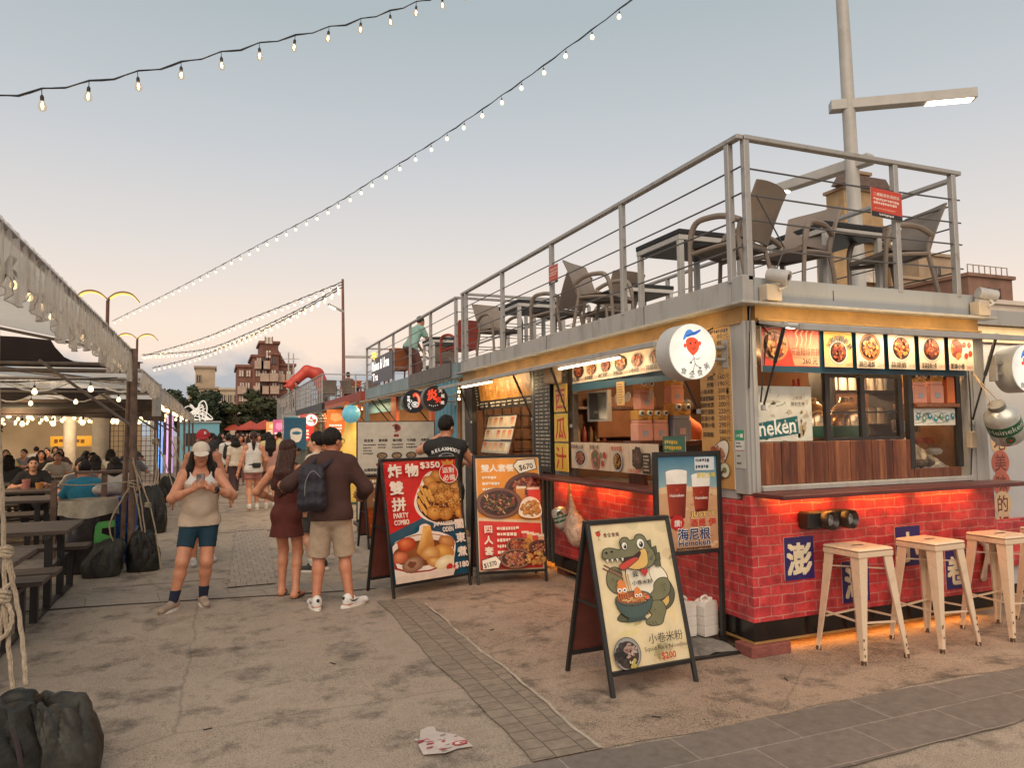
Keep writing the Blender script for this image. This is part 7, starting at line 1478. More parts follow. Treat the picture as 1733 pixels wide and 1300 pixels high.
# ------------------------------------------------------------------ terrace chairs and tables
TAUPE = M('taupe_resin', (.235, .185, .15), .55, vary=.1); TRED = M('red_resin', (.36, .055, .03), .5, vary=.12)
def chair(label, x, y, z, rot, mat=TAUPE, group='resin armchairs on the terraces'):
    """stackable resin armchair facing -y locally"""
    t = thing('terrace_chair', label, 'chair', (x, y, z), rot, group); h = .44
    def seat(a, b): u = a*2-1; return (u*.235*(1-.06*b), -.23+b*.46, h-.018*(1-u*u)*1.2+.014*b)
    m = MB().grid(seat, 8, 6); m.grid(lambda a, b: (lambda p: (p[0], p[1], p[2]-.022))(seat(a, 1-b)), 8, 6); m.box(-.235, .235, -.232, -.20, h-.05, h-.005, .006).box(-.225, .225, .19, .23, h-.04, h+.012, .006); part('seat', m, mat, t, True)
    def back(a, b, o=0): u = a*2-1; k = .235+.025*b; return (u*k, .225+.13*b+.04*b*b+.035*(1-u*u)*(.4+.6*b)+o, h+.015+.43*b-.010*u*u*u*u*b)
    m = MB().grid(lambda a, b: back(a, b), 10, 8); m.grid(lambda a, b: back(1-a, b, .016), 10, 8)
    e = [back(i/10, 1) for i in range(11)]; m.tube([(p[0], p[1]+.008, p[2]) for p in e], .009, 6); m.tube([(back(0, j/6)[0], back(0, j/6)[1]+.008, back(0, j/6)[2]) for j in range(7)], .009, 6); m.tube([(back(1, j/6)[0], back(1, j/6)[1]+.008, back(1, j/6)[2]) for j in range(7)], .009, 6)
    part('backrest', m, mat, t, True)
    for s in (-1, 1):
        fl = part('leg', MB().tube(curve([(s*.245, -.235, 0), (s*.25, -.225, .25), (s*.262, -.21, .50), (s*.268, -.15, .635), (s*.27, -.02, .66), (s*.265, .12, .645), (s*.25, .245, .59)], 5), [.019]*10+[.026]*21, 8), mat, t, True)
        part('leg', MB().tube(curve([(s*.25, .30, 0), (s*.245, .25, .25), (s*.235, .215, .45), (s*.245, .245, .60)], 5), .020, 8), mat, t, True)
        part('side_rail', MB().tube(curve([(s*.25, -.215, .385), (s*.245, 0, .41), (s*.24, .20, .42)], 4), .02, 8), mat, t, True)
    return t
WICK = M('black_wicker', (.018, .018, .022), .6, vary=.6, scale=90, bump=.8, bscale=120); TLEG = M('pale_table_frame', (.50, .48, .45), .5)
def ttable(label, x, y, z, w, d, rot=0, h=.74):
    t = thing('terrace_table', label, 'table', (x, y, z), rot, 'tables on the terraces')
    part('table_top', MB().box(-w/2, w/2, -d/2, d/2, h-.05, h, .006), WICK, t); f = part('frame', MB().box(-w/2+.005, w/2-.005, -d/2+.005, d/2-.005, h-.10, h-.051, .004), TLEG, t)
    part('underside', MB().box(-w/2+.03, w/2-.03, -d/2+.03, d/2-.03, h-.106, h-.1005), DARK, f)
    for sx in (-1, 1):
        for sy in (-1, 1): part('leg', MB().box(sx*(w/2-.035)-.025, sx*(w/2-.035)+.025, sy*(d/2-.035)-.025, sy*(d/2-.035)+.025, 0, h-.1, .003), TLEG, t)
    return t
DZ = 2.712
ttable('black wicker terrace table near the kiosk corner, seen under its edge', 4.28, 5.9, DZ, .75, .75); chair('taupe armchair with its back to the corner posts, at the near left table', 4.05, 5.02, DZ, rad(203))
ttable('black wicker terrace table on the right behind the front railing', 5.35, 5.25, DZ, .7, .75); chair('taupe armchair on the right, back turned to the red notice', 5.66, 4.80, DZ, rad(258)); chair('taupe armchair seen from its front left of the right table', 4.72, 5.0, DZ, rad(285))
chair('taupe armchair turned sideways near the middle of the long railing', 4.15, 7.35, DZ, rad(32)); chair('taupe armchair with its back to the long railing near the side notice', 4.12, 8.6, DZ, rad(205)); ttable('black wicker terrace table at the far end of the near terrace', 4.25, 9.7, DZ, .75, .75); chair('taupe armchair at the far end of the near terrace facing the table', 4.0, 10.35, DZ, rad(10)); chair('taupe armchair half hidden behind the one near the side notice', 4.75, 8.3, DZ, rad(190))
chair('taupe armchair deep on the terrace behind the sideways one', 5.2, 9.2, DZ, rad(250)); ttable('black wicker terrace table in the middle behind the armchairs', 5.1, 8.2, DZ, .7, .7)
chair('red armchair alone on the blue kiosk terrace', 4.1, 12.7, 2.70, rad(195), TRED); ttable('pale framed table on the blue kiosk terrace beside the red armchair', 4.2, 13.9, 2.70, .75, .75); chair('taupe armchair beside the man leaning on the blue terrace', 4.45, 15.0, 2.70, rad(160)); chair('orange brown armchair at the far end of the blue terrace', 4.0, 17.3, 2.70, rad(180), M('orange_resin', (.40, .13, .05), .5)); chair('dark armchair by the glowing terrace sign', 4.7, 16.6, 2.70, rad(200))
for i, (x, y, a) in enumerate([(3.95, 28.3, 3.0), (4.8, 28.2, 2.2), (5.5, 28.6, 3.3), (4.3, 30, .2)]): chair(['grey armchair at the near edge of the far terrace, left one', 'grey curved armchair at the near edge of the far terrace', 'dark armchair at the right of the far terrace', 'grey armchair farther in on the far terrace'][i], x, y, 2.70, a)
t = thing('parasol_cloth', 'stacked orange cushions on the far terrace table', 'cushions', (4.9, 29.2, 2.70), world=True); part('stack', MB().box(4.5, 5.3, 28.9, 29.4, 3.35, 3.45, .03).box(4.52, 5.28, 28.92, 29.4, 3.46, 3.56, .03).box(4.5, 5.3, 28.9, 29.4, 3.57, 3.67, .03), M('cushion_orange', (.5, .12, .04), .8), t); part('stand', MB().box(4.6, 5.2, 29.0, 29.3, 2.705, 3.349), M('dark_red_stand', (.12, .02, .02), .7), t)
# red inflatable arm over the far terrace
t = thing('giant_claw', 'giant red claw arm ornament curving over the far terraces', 'ornament', (4.6, 46, 2.7), world=True)
P_, F_ = build_sdf([Pr((6.5, 46, 4.2), (5.9, 46, 5.6), .62, .60), Pr((5.9, 46, 5.6), (5.0, 46, 5.9), .60, .5), Pr((5.0, 46, 5.9), (4.0, 46, 5.0), .5, .42), Pr((4.0, 46, 5.0), (3.5, 45.8, 4.5), .45, .25), Pr((3.9, 46, 4.9), (3.1, 45.9, 4.9), .25, .1), Pr((3.8, 46, 4.8), (3.7, 45.8, 4.1), .22, .1), Pr((3.6, 46, 4.6), (3.0, 45.8, 4.45), .2, .09)], .09, .15); P_ = (P_-np.array([4.9, 46, 4.1]))*.68+np.array([5.0, 46, 4.2]); np_mesh('arm', P_-np.array([4.6, 46, 2.7]), F_, M('claw_red', (.50, .05, .03), .45, vary=.25, scale=2), t)
part('stand', MB().box(5.8, 6.4, 45.7, 46.3, 2.701, 4.1), DARK, t)
# giant bottle
t = thing('giant_bottle', 'giant yellow bottle figure standing beside the white menu board', 'bottle figure', (2.86, 17, 0), world=True)
YB = M('bottle_yellow', (.62, .42, .08), .45, vary=.2, scale=3, emit=(230, 180, 90), es=.12)  # yellow skin given a faint glow though the figure is no lamp
b = part('body', MB().lathe([(.30, .05), (.33, .1), (.34, 1.1), (.30, 1.35), (.16, 1.62), (.13, 1.75), (.13, 2.15), (.15, 2.16), (.15, 2.24), (0, 2.25)], (2.86, 17, 0), 28), YB, t, True); part('base', MB().lathe([(.36, 0), (.36, .05), (0, .051)], (2.86, 17, 0), 24), M('bottle_base', (.05, .09, .08), .5), t)
part('lettering', MB().box(2.70, 2.74, 16.65, 16.663, .8, 1.15).box(2.78, 2.95, 16.645, 16.658, 1.0, 1.04), DARK, b)

# ------------------------------------------------------------------ lamp posts
POLE = M('pole_grey', (.42, .40, .37), .45, vary=.15, scale=3); LED = EM('lamp_led', (255, 240, 210), 7)
t = thing('street_lamp', 'tall grey lamp post with two long arms rising behind the kiosk terrace', 'street lamp', (9.9, 9, 0), world=True)
part('pole', MB().tube([(9.97, 9, 0), (9.90, 9, 4.5), (9.83, 9, 8.2), (9.78, 9, 10)], [.13, .115, .10, .09], 20), POLE, t, True)
def arm(o, d, ln, w=.20, h=.17):
    o = Vector(o); d = Vector(d).normalized(); a = part('arm', MB().bar(o-d*.30, o+d*ln, w, h, .008), POLE, t)
    part('diffuser', MB().bar(o+d*(ln*.62)-Vector((0, 0, h/2+.006)), o+d*(ln*.97)-Vector((0, 0, h/2+.006)), w*.8, .012), LED, a)
arm((9.86, 9, 7.04), (.84, -.54, 0), 1.95); arm((9.92, 9, 6.03), (-.2, 1, 0), 2.1)
t = thing('street_lamp', 'thin tall pole with a side lamp far down the row, holding strings of lights', 'street lamp', (4.71, 30, 0), world=True)
part('pole', MB().tube([(4.8, 30, 0), (4.71, 30, 7.9)], [.09, .05], 10), M('pole_red', (.20, .08, .06), .5), t, True); part('arm', MB().bar((4.75, 30, 6.55), (4.1, 29.8, 6.8), .1, .07), POLE, t); part('arm', MB().bar((4.78, 30, 4.7), (6.9, 30, 4.72), .1, .1), POLE, t)
part('diffuser', MB().bar((4.4, 29.9, 6.62), (4.15, 29.82, 6.72), .08, .02), LED, t)
AML = EM('lamp_amber', (255, 180, 70), 1.6)
def birdlamp(label, x, y, z, w):
    t = thing('street_lamp', label, 'street lamp', (x, y, 0), world=True, group='gull wing street lamps')
    part('pole', MB().tube([(x, y, 0), (x, y, z-1.25)], [.2, .17], 12).lathe([(.2, 0), (.32, .02), (.32, .05), (.2, .07)], (x, y, z-1.30), 14).tube([(x, y, z-1.25), (x, y, z)], .06, 8), M('lamp_rust', (.10, .045, .03), .6), t, True)
    for s in (-1, 1):
        pts = curve([(0, 0), (.25, .22), (.55, .30), (.85, .22), (1.08, -.03)], 5); n = len(pts); m = MB(); m2 = MB()
        for i in range(n-1):
            (a, b), (c, d) = pts[i], pts[i+1]; q = .18
            m.add([(x+s*a*w, y-q, z+b*w), (x+s*a*w, y+q, z+b*w), (x+s*c*w, y+q, z+d*w), (x+s*c*w, y-q, z+d*w), (x+s*a*w, y-q, z+b*w+.06), (x+s*a*w, y+q, z+b*w+.06), (x+s*c*w, y+q, z+d*w+.06), (x+s*c*w, y-q, z+d*w+.06)], [(0, 1, 2, 3), (7, 6, 5, 4), (0, 3, 7, 4), (1, 5, 6, 2)])
            if i > 1: m2.quad((x+s*a*w, y-q+.03, z+b*w-.012), (x+s*a*w, y+q-.03, z+b*w-.012), (x+s*c*w, y+q-.03, z+d*w-.012), (x+s*c*w, y-q+.03, z+d*w-.012))
        wg = part('wing', m, M('lamp_wing', (.22, .14, .08), .5), t); part('diffuser', m2, AML, wg)
birdlamp('gull wing street lamp with amber lit undersides, above the tent edge', -3.75, 30, 6.55, .95); birdlamp('gull wing street lamp with amber lit undersides, farther behind the tents', -4.15, 45, 6.9, .95)
for i, (x, y, h) in enumerate([(5.2, 60, 8), (6.5, 70, 9)]): solo('antenna_mast', MB().tube([(x, y, 0), (x, y, h)], .06, 6).bar((x-.5, y, h-.5), (x+.5, y, h-.5), .05), POLE, 'thin grey mast rising behind the far terraces, ' + ('nearer one' if i == 0 else 'farther one'), 'mast')
# ------------------------------------------------------------------ strings of bulbs
CORD = M('cord_black', (.015, .014, .013), .6, vary=0); FIL = EM('filament', (255, 190, 110), 30); BGLOW = EM('bulb_glow', (255, 218, 160), 1.7)
def bulb_glass():
    m = bpy.data.materials.new('bulb_glass'); m.use_nodes = True; t = m.node_tree; t.nodes.remove(t.nodes['Principled BSDF']); o = t.nodes['Material Output']
    a = t.nodes.new('ShaderNodeBsdfTransparent'); a.inputs[0].default_value = (.93, .90, .86, 1); g_ = t.nodes.new('ShaderNodeBsdfGlossy'); g_.inputs['Roughness'].default_value = .05; e = t.nodes.new('ShaderNodeEmission'); e.inputs[0].default_value = (1, .78, .5, 1); e.inputs[1].default_value = .5
    x = t.nodes.new('ShaderNodeMixShader'); x.inputs[0].default_value = .16; ad = t.nodes.new('ShaderNodeMixShader'); ad.inputs[0].default_value = .16
    t.links.new(a.outputs[0], x.inputs[1]); t.links.new(g_.outputs[0], x.inputs[2]); t.links.new(x.outputs[0], ad.inputs[1]); t.links.new(e.outputs[0], ad.inputs[2]); t.links.new(ad.outputs[0], o.inputs[0]); MATS['bulb_glass'] = m; return m
BGL = bulb_glass()
def bulb_meshes(r, near):
    k = ('bulb', r, near)
    if k in _T: return _T[k]
    sk = MB().tube([(0, 0, 0), (0, 0, -r*1.5)], r*.10, 6).lathe([(r*.25, -r*2.9), (r*.42, -r*2.8), (r*.42, -r*1.9), (r*.2, -r*1.5)], n=10)
    bl = MB().lathe([(r*.38, -r*2.85), (r*.7, -r*3.4), (r*.97, -r*4.0), (r, -r*4.35), (r*.85, -r*4.9), (r*.45, -r*5.25), (0, -r*5.35)], n=14)
    fi = MB().lathe([(0, -r*3.2), (r*.2, -r*3.4), (r*.26, -r*4.1), (r*.16, -r*4.5), (0, -r*4.6)], n=8)
    o = []
    for nm, mb, mt in (('socket', sk, CORD), ('bulb', bl, BGL if near else BGLOW), ('filament', fi, FIL)):
        ob = mesh_obj(nm, mb, mt, None, True); o.append(ob.data); bpy.data.objects.remove(ob)
    _T[k] = o; return o
def string_light(label, pts, n, r, near=False, sag=.06, cord=.006, t0=.01, group='strings of light bulbs'):
    pts = curve(pts, 8); P_ = [Vector(p) for p in pts]; ln = [0]
    for a, b in zip(P_, P_[1:]): ln.append(ln[-1]+(b-a).length)
    t = thing('string_light', label, 'string lights', P_[0], group=group); o0 = P_[0]
    def at(d):
        for i in range(len(ln)-1):
            if ln[i+1] >= d: return P_[i].lerp(P_[i+1], (d-ln[i])/max(ln[i+1]-ln[i], 1e-6))
        return P_[-1]
    m = MB(); cp = []
    for i in range(n*4+1):
        d = ln[-1]*i/(n*4); q = at(d)-o0; q.z -= sag*.5*(1-math.cos(2*math.pi*((i/4-.5) % 1)))*.5; cp.append(q)
    m.tube(cp, cord, 5); m.tube([(p[0]+cord*1.2, p[1], p[2]+cord*1.2*math.sin(i)) for i, p in enumerate(cp)], cord*.7, 4); part('cord', m, CORD, t)
    ms = bulb_meshes(r, near); rr = random.Random(n)
    for i in range(n):
        q = cp[i*4+2]; s = bpy.data.objects.new('socket', ms[0]); COL.objects.link(s); s.parent = t; s.location = q; s.rotation_euler = (rr.uniform(-.1, .1), rr.uniform(-.1, .1), 0)
        b = bpy.data.objects.new('bulb', ms[1]); COL.objects.link(b); b.parent = s
        if near: f = bpy.data.objects.new('filament', ms[2]); COL.objects.link(f); f.parent = s
    return t
string_light('string of large clear bulbs crossing the sky at the upper left', [(-1.43, 5.2, 3.66), (-.98, 5.74, 4.08), (-.47, 6.05, 4.44), (.09, 6.34, 4.84), (.72, 6.6, 5.25), (1.38, 6.84, 5.68), (1.89, 7.04, 6.05), (2.54, 7.28, 6.5), (3.46, 7.73, 7.22)], 17, .029, True, .05, .0055)
string_light('long string of bulbs sweeping from the top centre down to the gull wing lamp', [(6.06, 8.97, 8.47), (6, 9.65, 8.42), (5.53, 10.93, 8.21), (5.05, 12.43, 8.05), (4.33, 14.58, 7.86), (3.48, 16.88, 7.68), (2.71, 19.25, 7.58), (1.27, 22.87, 7.41), (-.48, 26.84, 7.1), (-2.31, 30.85, 6.79), (-4.11, 34.3, 6.41)], 46, .034, False, .03, .009)
string_light('uppermost of the three bulb strings fanning left from the thin far pole', [(4.57, 29.09, 7.62), (3.13, 32.92, 7.44), (1.35, 37.44, 7.19), (-.86, 42.69, 6.8), (-4.18, 48.92, 6.41)], 34, .047, False, .05, .018)
string_light('middle one of the three bulb strings fanning left from the thin far pole', [(4.57, 29.09, 7.53), (3.5, 31.72, 7.06), (1.34, 36.96, 6.46), (-.84, 42.19, 6.14), (-4.25, 48.95, 6.48)], 40, .047, False, .05, .018)
string_light('lowest of the three bulb strings fanning left from the thin far pole', [(4.57, 29.1, 7.41), (3.5, 31.73, 6.96), (2.03, 35.06, 6.44), (.84, 38.26, 6.17), (-1.13, 42.33, 5.76), (-3.48, 46.54, 5.5)], 34, .047, False, .05, .018)

# ------------------------------------------------------------------ tents
def film(name, col, tr, rough=.3, emis=0):
    m = bpy.data.materials.new(name); m.use_nodes = True; t = m.node_tree; t.nodes.remove(t.nodes['Principled BSDF']); o = t.nodes['Material Output']
    a = t.nodes.new('ShaderNodeBsdfTransparent'); a.inputs[0].default_value = (.92, .9, .87, 1); d = t.nodes.new('ShaderNodeBsdfDiffuse'); d.inputs[0].default_value = (*col, 1); tl = t.nodes.new('ShaderNodeBsdfTranslucent'); tl.inputs[0].default_value = (*col, 1); g_ = t.nodes.new('ShaderNodeBsdfGlossy'); g_.inputs['Roughness'].default_value = rough
    n = t.nodes.new('ShaderNodeTexNoise'); n.inputs['Scale'].default_value = 9; n.inputs['Detail'].default_value = 8; tc = t.nodes.new('ShaderNodeTexCoord'); mp = t.nodes.new('ShaderNodeMapping'); mp.inputs['Scale'].default_value = (1, 2, .35); t.links.new(tc.outputs['Object'], mp.inputs[0]); t.links.new(mp.outputs[0], n.inputs[0])
    mr = t.nodes.new('ShaderNodeMapRange'); t.links.new(n.outputs[0], mr.inputs[0]); mr.inputs[1].default_value = .36; mr.inputs[2].default_value = .64; mr.inputs[3].default_value = max(tr-.42, 0); mr.inputs[4].default_value = min(tr+(.42 if tr > .2 else .05), 1)
    x1 = t.nodes.new('ShaderNodeMixShader'); x1.inputs[0].default_value = .5; t.links.new(d.outputs[0], x1.inputs[1]); t.links.new(tl.outputs[0], x1.inputs[2])
    x2 = t.nodes.new('ShaderNodeMixShader'); x2.inputs[0].default_value = .16; t.links.new(x1.outputs[0], x2.inputs[1]); t.links.new(g_.outputs[0], x2.inputs[2])
    x3 = t.nodes.new('ShaderNodeMixShader'); t.links.new(mr.outputs[0], x3.inputs[0]); t.links.new(x2.outputs[0], x3.inputs[1]); t.links.new(a.outputs[0], x3.inputs[2]); t.links.new(x3.outputs[0], o.inputs[0]); MATS[name] = m; return m
VINYL = film('gathered_vinyl', (.74, .68, .59), .40); ROOFW = film('white_canopy', (.82, .80, .77), .06, .6); CLEARV = film('clear_vinyl', (.6, .57, .53), .6)
DCAN = M('dark_canvas', (.035, .024, .026), .85, vary=.3, scale=3); BCAN = M('brown_canvas', (.10, .07, .055), .8, vary=.3, scale=3); TPOLE = M('tent_pole', (.16, .10, .075), .65, vary=.55, scale=7, bump=.3); TPIPE = M('tent_pipe', (.17, .14, .12), .5, .2, vary=.3, scale=6); TRIMW = M('white_piping', (.7, .66, .6), .6)
ROPE = M('rope_pale', (.42, .34, .25), .9, vary=.3, scale=60, bump=.8, bscale=160, stretch=(1, 1, .35))
def gathered(y0, y1, x, z0, drop, seed, per=.15, amp=.02, tilt=0):
    """pleated clear valance with an uneven scalloped lower edge, running along y"""
    r = random.Random(seed); n = int((y1-y0)/.022); ph = [r.uniform(0, 6.28) for _ in range(6)]; m = MB()
    def f(a, b):
        y = y0+a*(y1-y0); lobe = abs(math.sin(y*6.2+ph[0]+.6*math.sin(y*1.7)))**.7; d = drop*(.52+.48*lobe+.10*math.sin(y*2.9+ph[1]))
        w = math.sin(y*2*math.pi/per+ph[2]+1.5*math.sin(y*4+ph[3]))+.5*math.sin(y*2*math.pi/per*2.3+ph[4])
        return (x+amp*w*(.15+b), y+.012*math.sin(y*60)*b, z0+tilt*a-b*d)
    m.grid(f, n, 7); return m, [f(i/n, 1) for i in range(0, n+1)]
def tent(label, y0, y1, x0, x1, z, rise, roof, drop, seed, poles, inner_=True):
    t = thing('market_tent', label, 'tent', (x1, (y0+y1)/2, 0), group='tents over the tables', world=True)
    xm = (x0+x1)/2
    part('canopy', MB().grid(lambda a, b: (x1+(x0-x1)*b, y0+a*(y1-y0), z+rise*(1-abs(2*b-1))-.05*math.sin(a*math.pi*3)**2*(1-abs(2*b-1))), 24, 14), roof, t, True)
    g_, e = gathered(y0-.1, y1+.05, x1+.02, z+.01, drop, seed); v = part('valance', g_, VINYL, t, True); part('hem', MB().tube([(p[0]+.003, p[1], p[2]) for p in e], .003, 4), M('hem_grey', (.45, .40, .34), .6), v)
    part('ridge_pipe', MB().tube([(x1, y0, z-.02), (x1, y1, z-.02)], .024, 8).tube([(xm, y0, z+rise-.03), (xm, y1, z+rise-.03)], .024, 8), TPIPE, t, True)
    for y in (y0, y1): part('rafter', MB().tube([(x0, y, z-.15), (x1, y, z-.15)], .024, 8).tube([(x1, y, z-.03), (xm, y, z+rise-.04), (x0, y, z-.03)], .02, 8), TPIPE, t, True)
    for (x, y, br) in poles:
        p = part('pole', MB().tube([(x, y, 0), (x+.008, y, 1.2), (x, y, z)], .040, 10), TPOLE, t, True)
        if br: part('brace', MB().tube([(x, y, 1.72), (x-1.0, y, z-.16)], .02, 6), TPIPE, p, True)
    return t
tA = tent('near white tent with a gathered clear valance along the left edge', 3.4, 10.55, -7, -1.0, 2.68, .62, ROOFW, .42, 3, [(-.95, 10.0, 1)])
part('brace', MB().tube([(-1.06, 4.75, 2.62), (-1.55, 4.95, 1.75)], .022, 8), TPIPE, tA, True)
part('pole', MB().tube([(-1.06, 10.1, 0), (-1.0, 10.1, 2.6)], .03, 8), TPOLE, tA, True)
part('dark_flap', MB().prism([(-8, 2.49), (-1.25, 2.49), (-1.3, 2.515), (-1.66, 2.55), (-1.80, 2.62), (-1.90, 2.74), (-1.95, 2.83), (-2.3, 2.86), (-8, 3.0)], (0, 10.62, 0), (1, 0, 0), (0, 0, 1), (0, .01, 0)), DCAN, tA)
part('rafter', MB().tube([(-8, 10.5, 2.42), (-.98, 10.5, 2.44)], .026, 8), TPIPE, tA, True)
def scallop(name, t, x0, x1, y, z, d, mat, per=1.1):
    n = 60; vs = []; fs = []
    for i in range(n+1):
        x = x0+(x1-x0)*i/n; zz = z-d*(.62+.38*math.cos((x-x0)*2*math.pi/per)); vs += [(x, y, z), (x, y+.02*math.sin(i), zz)]
    for i in range(n): fs.append((i*2, i*2+1, i*2+3, i*2+2))
    v = part(name, MB().add(vs, fs), mat, t, True); part('piping', MB().tube([vs[i*2+1] for i in range(n+1)], .012, 5), TRIMW, v, True)
scallop('fringe', tA, -9, -1.1, 12.2, 2.46, .20, CLEARV)
tB = tent('second tent with a dark fringe and brown canvas, behind the first', 12.1, 15.7, -9, -1.06, 2.60, .5, ROOFW, .33, 5, [(-1.09, 15.64, 1)])
part('post_cover', MB().tube([(-1.08, 15.6, 1.98), (-1.08, 15.6, 2.6)], .085, 10), M('cover_grey', (.42, .40, .39), .7), tB, True)
scallop('fringe', tB, -9, -1.6, 15.8, 2.52, .26, DCAN)
part('dark_flap', MB().box(-9, -1.3, 16.0, 19.5, 2.255, 2.262), DCAN, tB)
part('side_canvas', MB().grid(lambda a, b: (-9+a*7.8, 20.0+.06*math.sin(a*40+b*3), 2.50-b*(.30+.22*a)-.05*math.sin(a*7)*b), 80, 5), BCAN, tB, True)
tC = tent('third tent of the row with a shorter valance lit gold by its bulbs', 16.0, 26.5, -9, -1.08, 2.58, .5, ROOFW, .36, 8, [(-1.09, 20.2, 1), (-1.1, 24.6, 1)])
tD = tent('last visible tent of the row beyond the golden one', 27, 40, -10, -1.1, 2.56, .5, ROOFW, .36, 9, [(-1.1, 29, 0), (-1.1, 34, 0), (-1.1, 39, 0)])
for i, y in enumerate((22.5, 26.4, 30, 34)): scallop('fringe', tC if i < 2 else tD, -10, -1.2, y, 2.5, .3, CLEARV if i else ROOFW, 1.3)
def sag_string(label, x0, x1, y, z, n, r=.035, sag=.10): string_light(label, [(x0+(x1-x0)*i/8, y, z-sag*math.sin(math.pi*((i % 4)/4))) for i in range(9)], n, r, False, .0, .007, group='bulb strings under the tents')
for i, (y, z, n, lb) in enumerate([(11.5, 2.43, 14, 'bulb string under the rear edge of the near tent'), (14.6, 2.42, 14, 'bulb string along the scalloped edge of the second tent'), (18.5, 2.20, 16, 'yellow bulb string in front of the brown canvas'), (23, 2.42, 18, 'bulb string under the front of the third tent'), (25.5, 2.44, 20, 'bulb string under the rear of the third tent'), (28.5, 2.42, 22, 'bulb string under the front of the last tent'), (32, 2.44, 22, 'bulb string in the middle of the last tent'), (36, 2.46, 22, 'bulb string under the rear of the last tent')]):
    sag_string(lb, -10.5, -1.3, y, z, n, .035 if y < 16 else .05)
string_light('bulb string tucked along the gathered valance of the near tent', [(-1.16, 4.6, 2.64), (-1.16, 6, 2.62), (-1.14, 7.5, 2.60), (-1.12, 9, 2.58), (-1.1, 10.5, 2.54)], 15, .022, False, .06, .007, group='bulb strings under the tents')
string_light('bulb string tucked along the golden valance farther on', [(-1.15, 15.8, 2.45), (-1.15, 19, 2.38), (-1.15, 23, 2.38), (-1.15, 27, 2.36), (-1.16, 33, 2.38)], 46, .04, False, .05, .008, group='bulb strings under the tents')
for (x, y, e) in ((-3.2, 8.5, 30), (-4.0, 14, 60), (-4.2, 20, 85), (-4.5, 27, 130), (-5.5, 33, 60)): lamp_point('bulb_wash', tA, (x, y, 2.05), e*.7, (1, .72, .42), .5)
# guy ropes and ballast bags
BAG = M('ballast_bag', (.014, .014, .012), .5, vary=.7, scale=8, spec=.35, bump=.5, bscale=14); BAG2 = M('ballast_bag_grey', (.030, .029, .024), .55, vary=.7, scale=7, spec=.35, bump=.5, bscale=14)
PI_ = math.pi
def bag(label, loc, size, top, mat, strap=True, rot=0, knob=True, group='dark ballast bags at the tent poles'):
    t = thing('ballast_bag', label, 'bag', loc, rot, group); sx, sy, sz = size
    pr = [Pr((0, 0, sz*.42), rr=(sx*.52, sy*.52, sz*.46)), Pr((-sx*.3, 0, sz*.22), rr=(sx*.25, sy*.46, sz*.24)), Pr((sx*.3, 0, sz*.22), rr=(sx*.25, sy*.46, sz*.24)), Pr((0, 0, sz*.5), (top[0], top[1], sz), sx*.22, sx*.07, sq=(1, .6, 1)), Pr((sx*.15, -sy*.3, sz*.5), rr=(sx*.22, sy*.2, sz*.25))]
    rr = random.Random(label); ph = [rr.uniform(0, 6.28) for _ in range(6)]
    def sack(a, v):
        th = a*2*math.pi; c, s_ = math.cos(th), math.sin(th); k = (abs(c)**3.2+abs(s_)**3.2)**(-1/3.2); up = min(1, v/.12)
        if v < .12: r_, z = .9*math.sin(up*PI_/2), 0
        elif v < .72: u = (v-.12)/.6; r_, z = 1+.10*math.sin(u*3.14)-.18*u*u, sz*.80*u
        else: u = (v-.72)/.28; r_, z = .82*(1-u)**.75+.02, sz*(.80+(.20 if knob else .06)*math.sin(u*2.2)-(0 if knob else .10)*u*u)
        w = min(1, max(0, (v-.08)*2)); g = abs(math.sin(5*th+ph[0]+2.2*math.sin(v*5+ph[1])))**.6
        r_ *= 1-w*(.13*(1-g)+.05*math.sin(9*th+ph[2]+v*9)+.035*abs(math.sin(17*th-ph[3]+v*14+2*math.sin(3*th))))
        z += w*sz*(.03*math.sin(3*th+ph[4])+.02*math.sin(8*th+ph[5]))*(1 if z > 0 else 0)
        q = max(0, (v-.4))/.6
        return (c*k*sx*.5*r_*.92+top[0]*q, s_*k*sy*.5*r_*.92+top[1]*q, max(z, 0))
    part('bag', MB().grid(sack, 110, 44), mat, t, True)
    if strap: part('strap', MB().tube(curve([(-sx*.2, -sy*.45, sz*.2), (-sx*.16, -sy*.44, sz*.6), (top[0], top[1], sz*1.0)], 4), .012, 6).tube(curve([(sx*.25, -sy*.42, sz*.25), (sx*.18, -sy*.4, sz*.6), (top[0], top[1], sz*1.0)], 4), .012, 6), DCAN, t, True)
    return t
bag('grey green ballast bag slumped left of the near tent pole', (-1.22, 9.72, 0), (.42, .34, .40), (.16, .1), BAG2); bag('dark ballast bag right of the near tent pole', (-.80, 9.9, 0), (.38, .32, .46), (-.03, 0), BAG); bag('dark ballast bag at the foot of the second tent pole', (-1.0, 13.6, 0), (.50, .4, .75), (.0, .1), BAG); bag('ballast bag at the foot of the third tent pole', (-1.1, 19.6, 0), (.5, .4, .6), (0, 0), BAG2)
bag('big black ballast bag at the lower left corner with straps', (-.93, 4.06, 0), (.46, .40, .50), (-.02, .02), BAG, rot=.2, knob=False); bag('olive black ballast bag right of the big one at the lower left corner', (-.66, 4.12, 0), (.34, .34, .44), (-.08, .05), BAG2, False, .1, False)
def rope(label, paths, r=.009, knots=(), group='guy ropes of the tents'):
    m = MB(); rr = random.Random(5)
    for p in paths:
        c = curve(p, 12); m.tube([(a[0]+.002*math.sin(i*1.3), a[1], a[2]) for i, a in enumerate(c)], r, 6)
    for k, s in knots:
        for i in range(3): m.tube([(k[0]+s*math.cos(a*.5+i), k[1]+s*.8*math.sin(a*.5+i), k[2]+(i-1)*s*.6+s*.25*math.sin(a+i)) for a in range(13)], r*1.15, 6, True)
    solo('guy_rope', m, ROPE, label, 'rope', group, True)
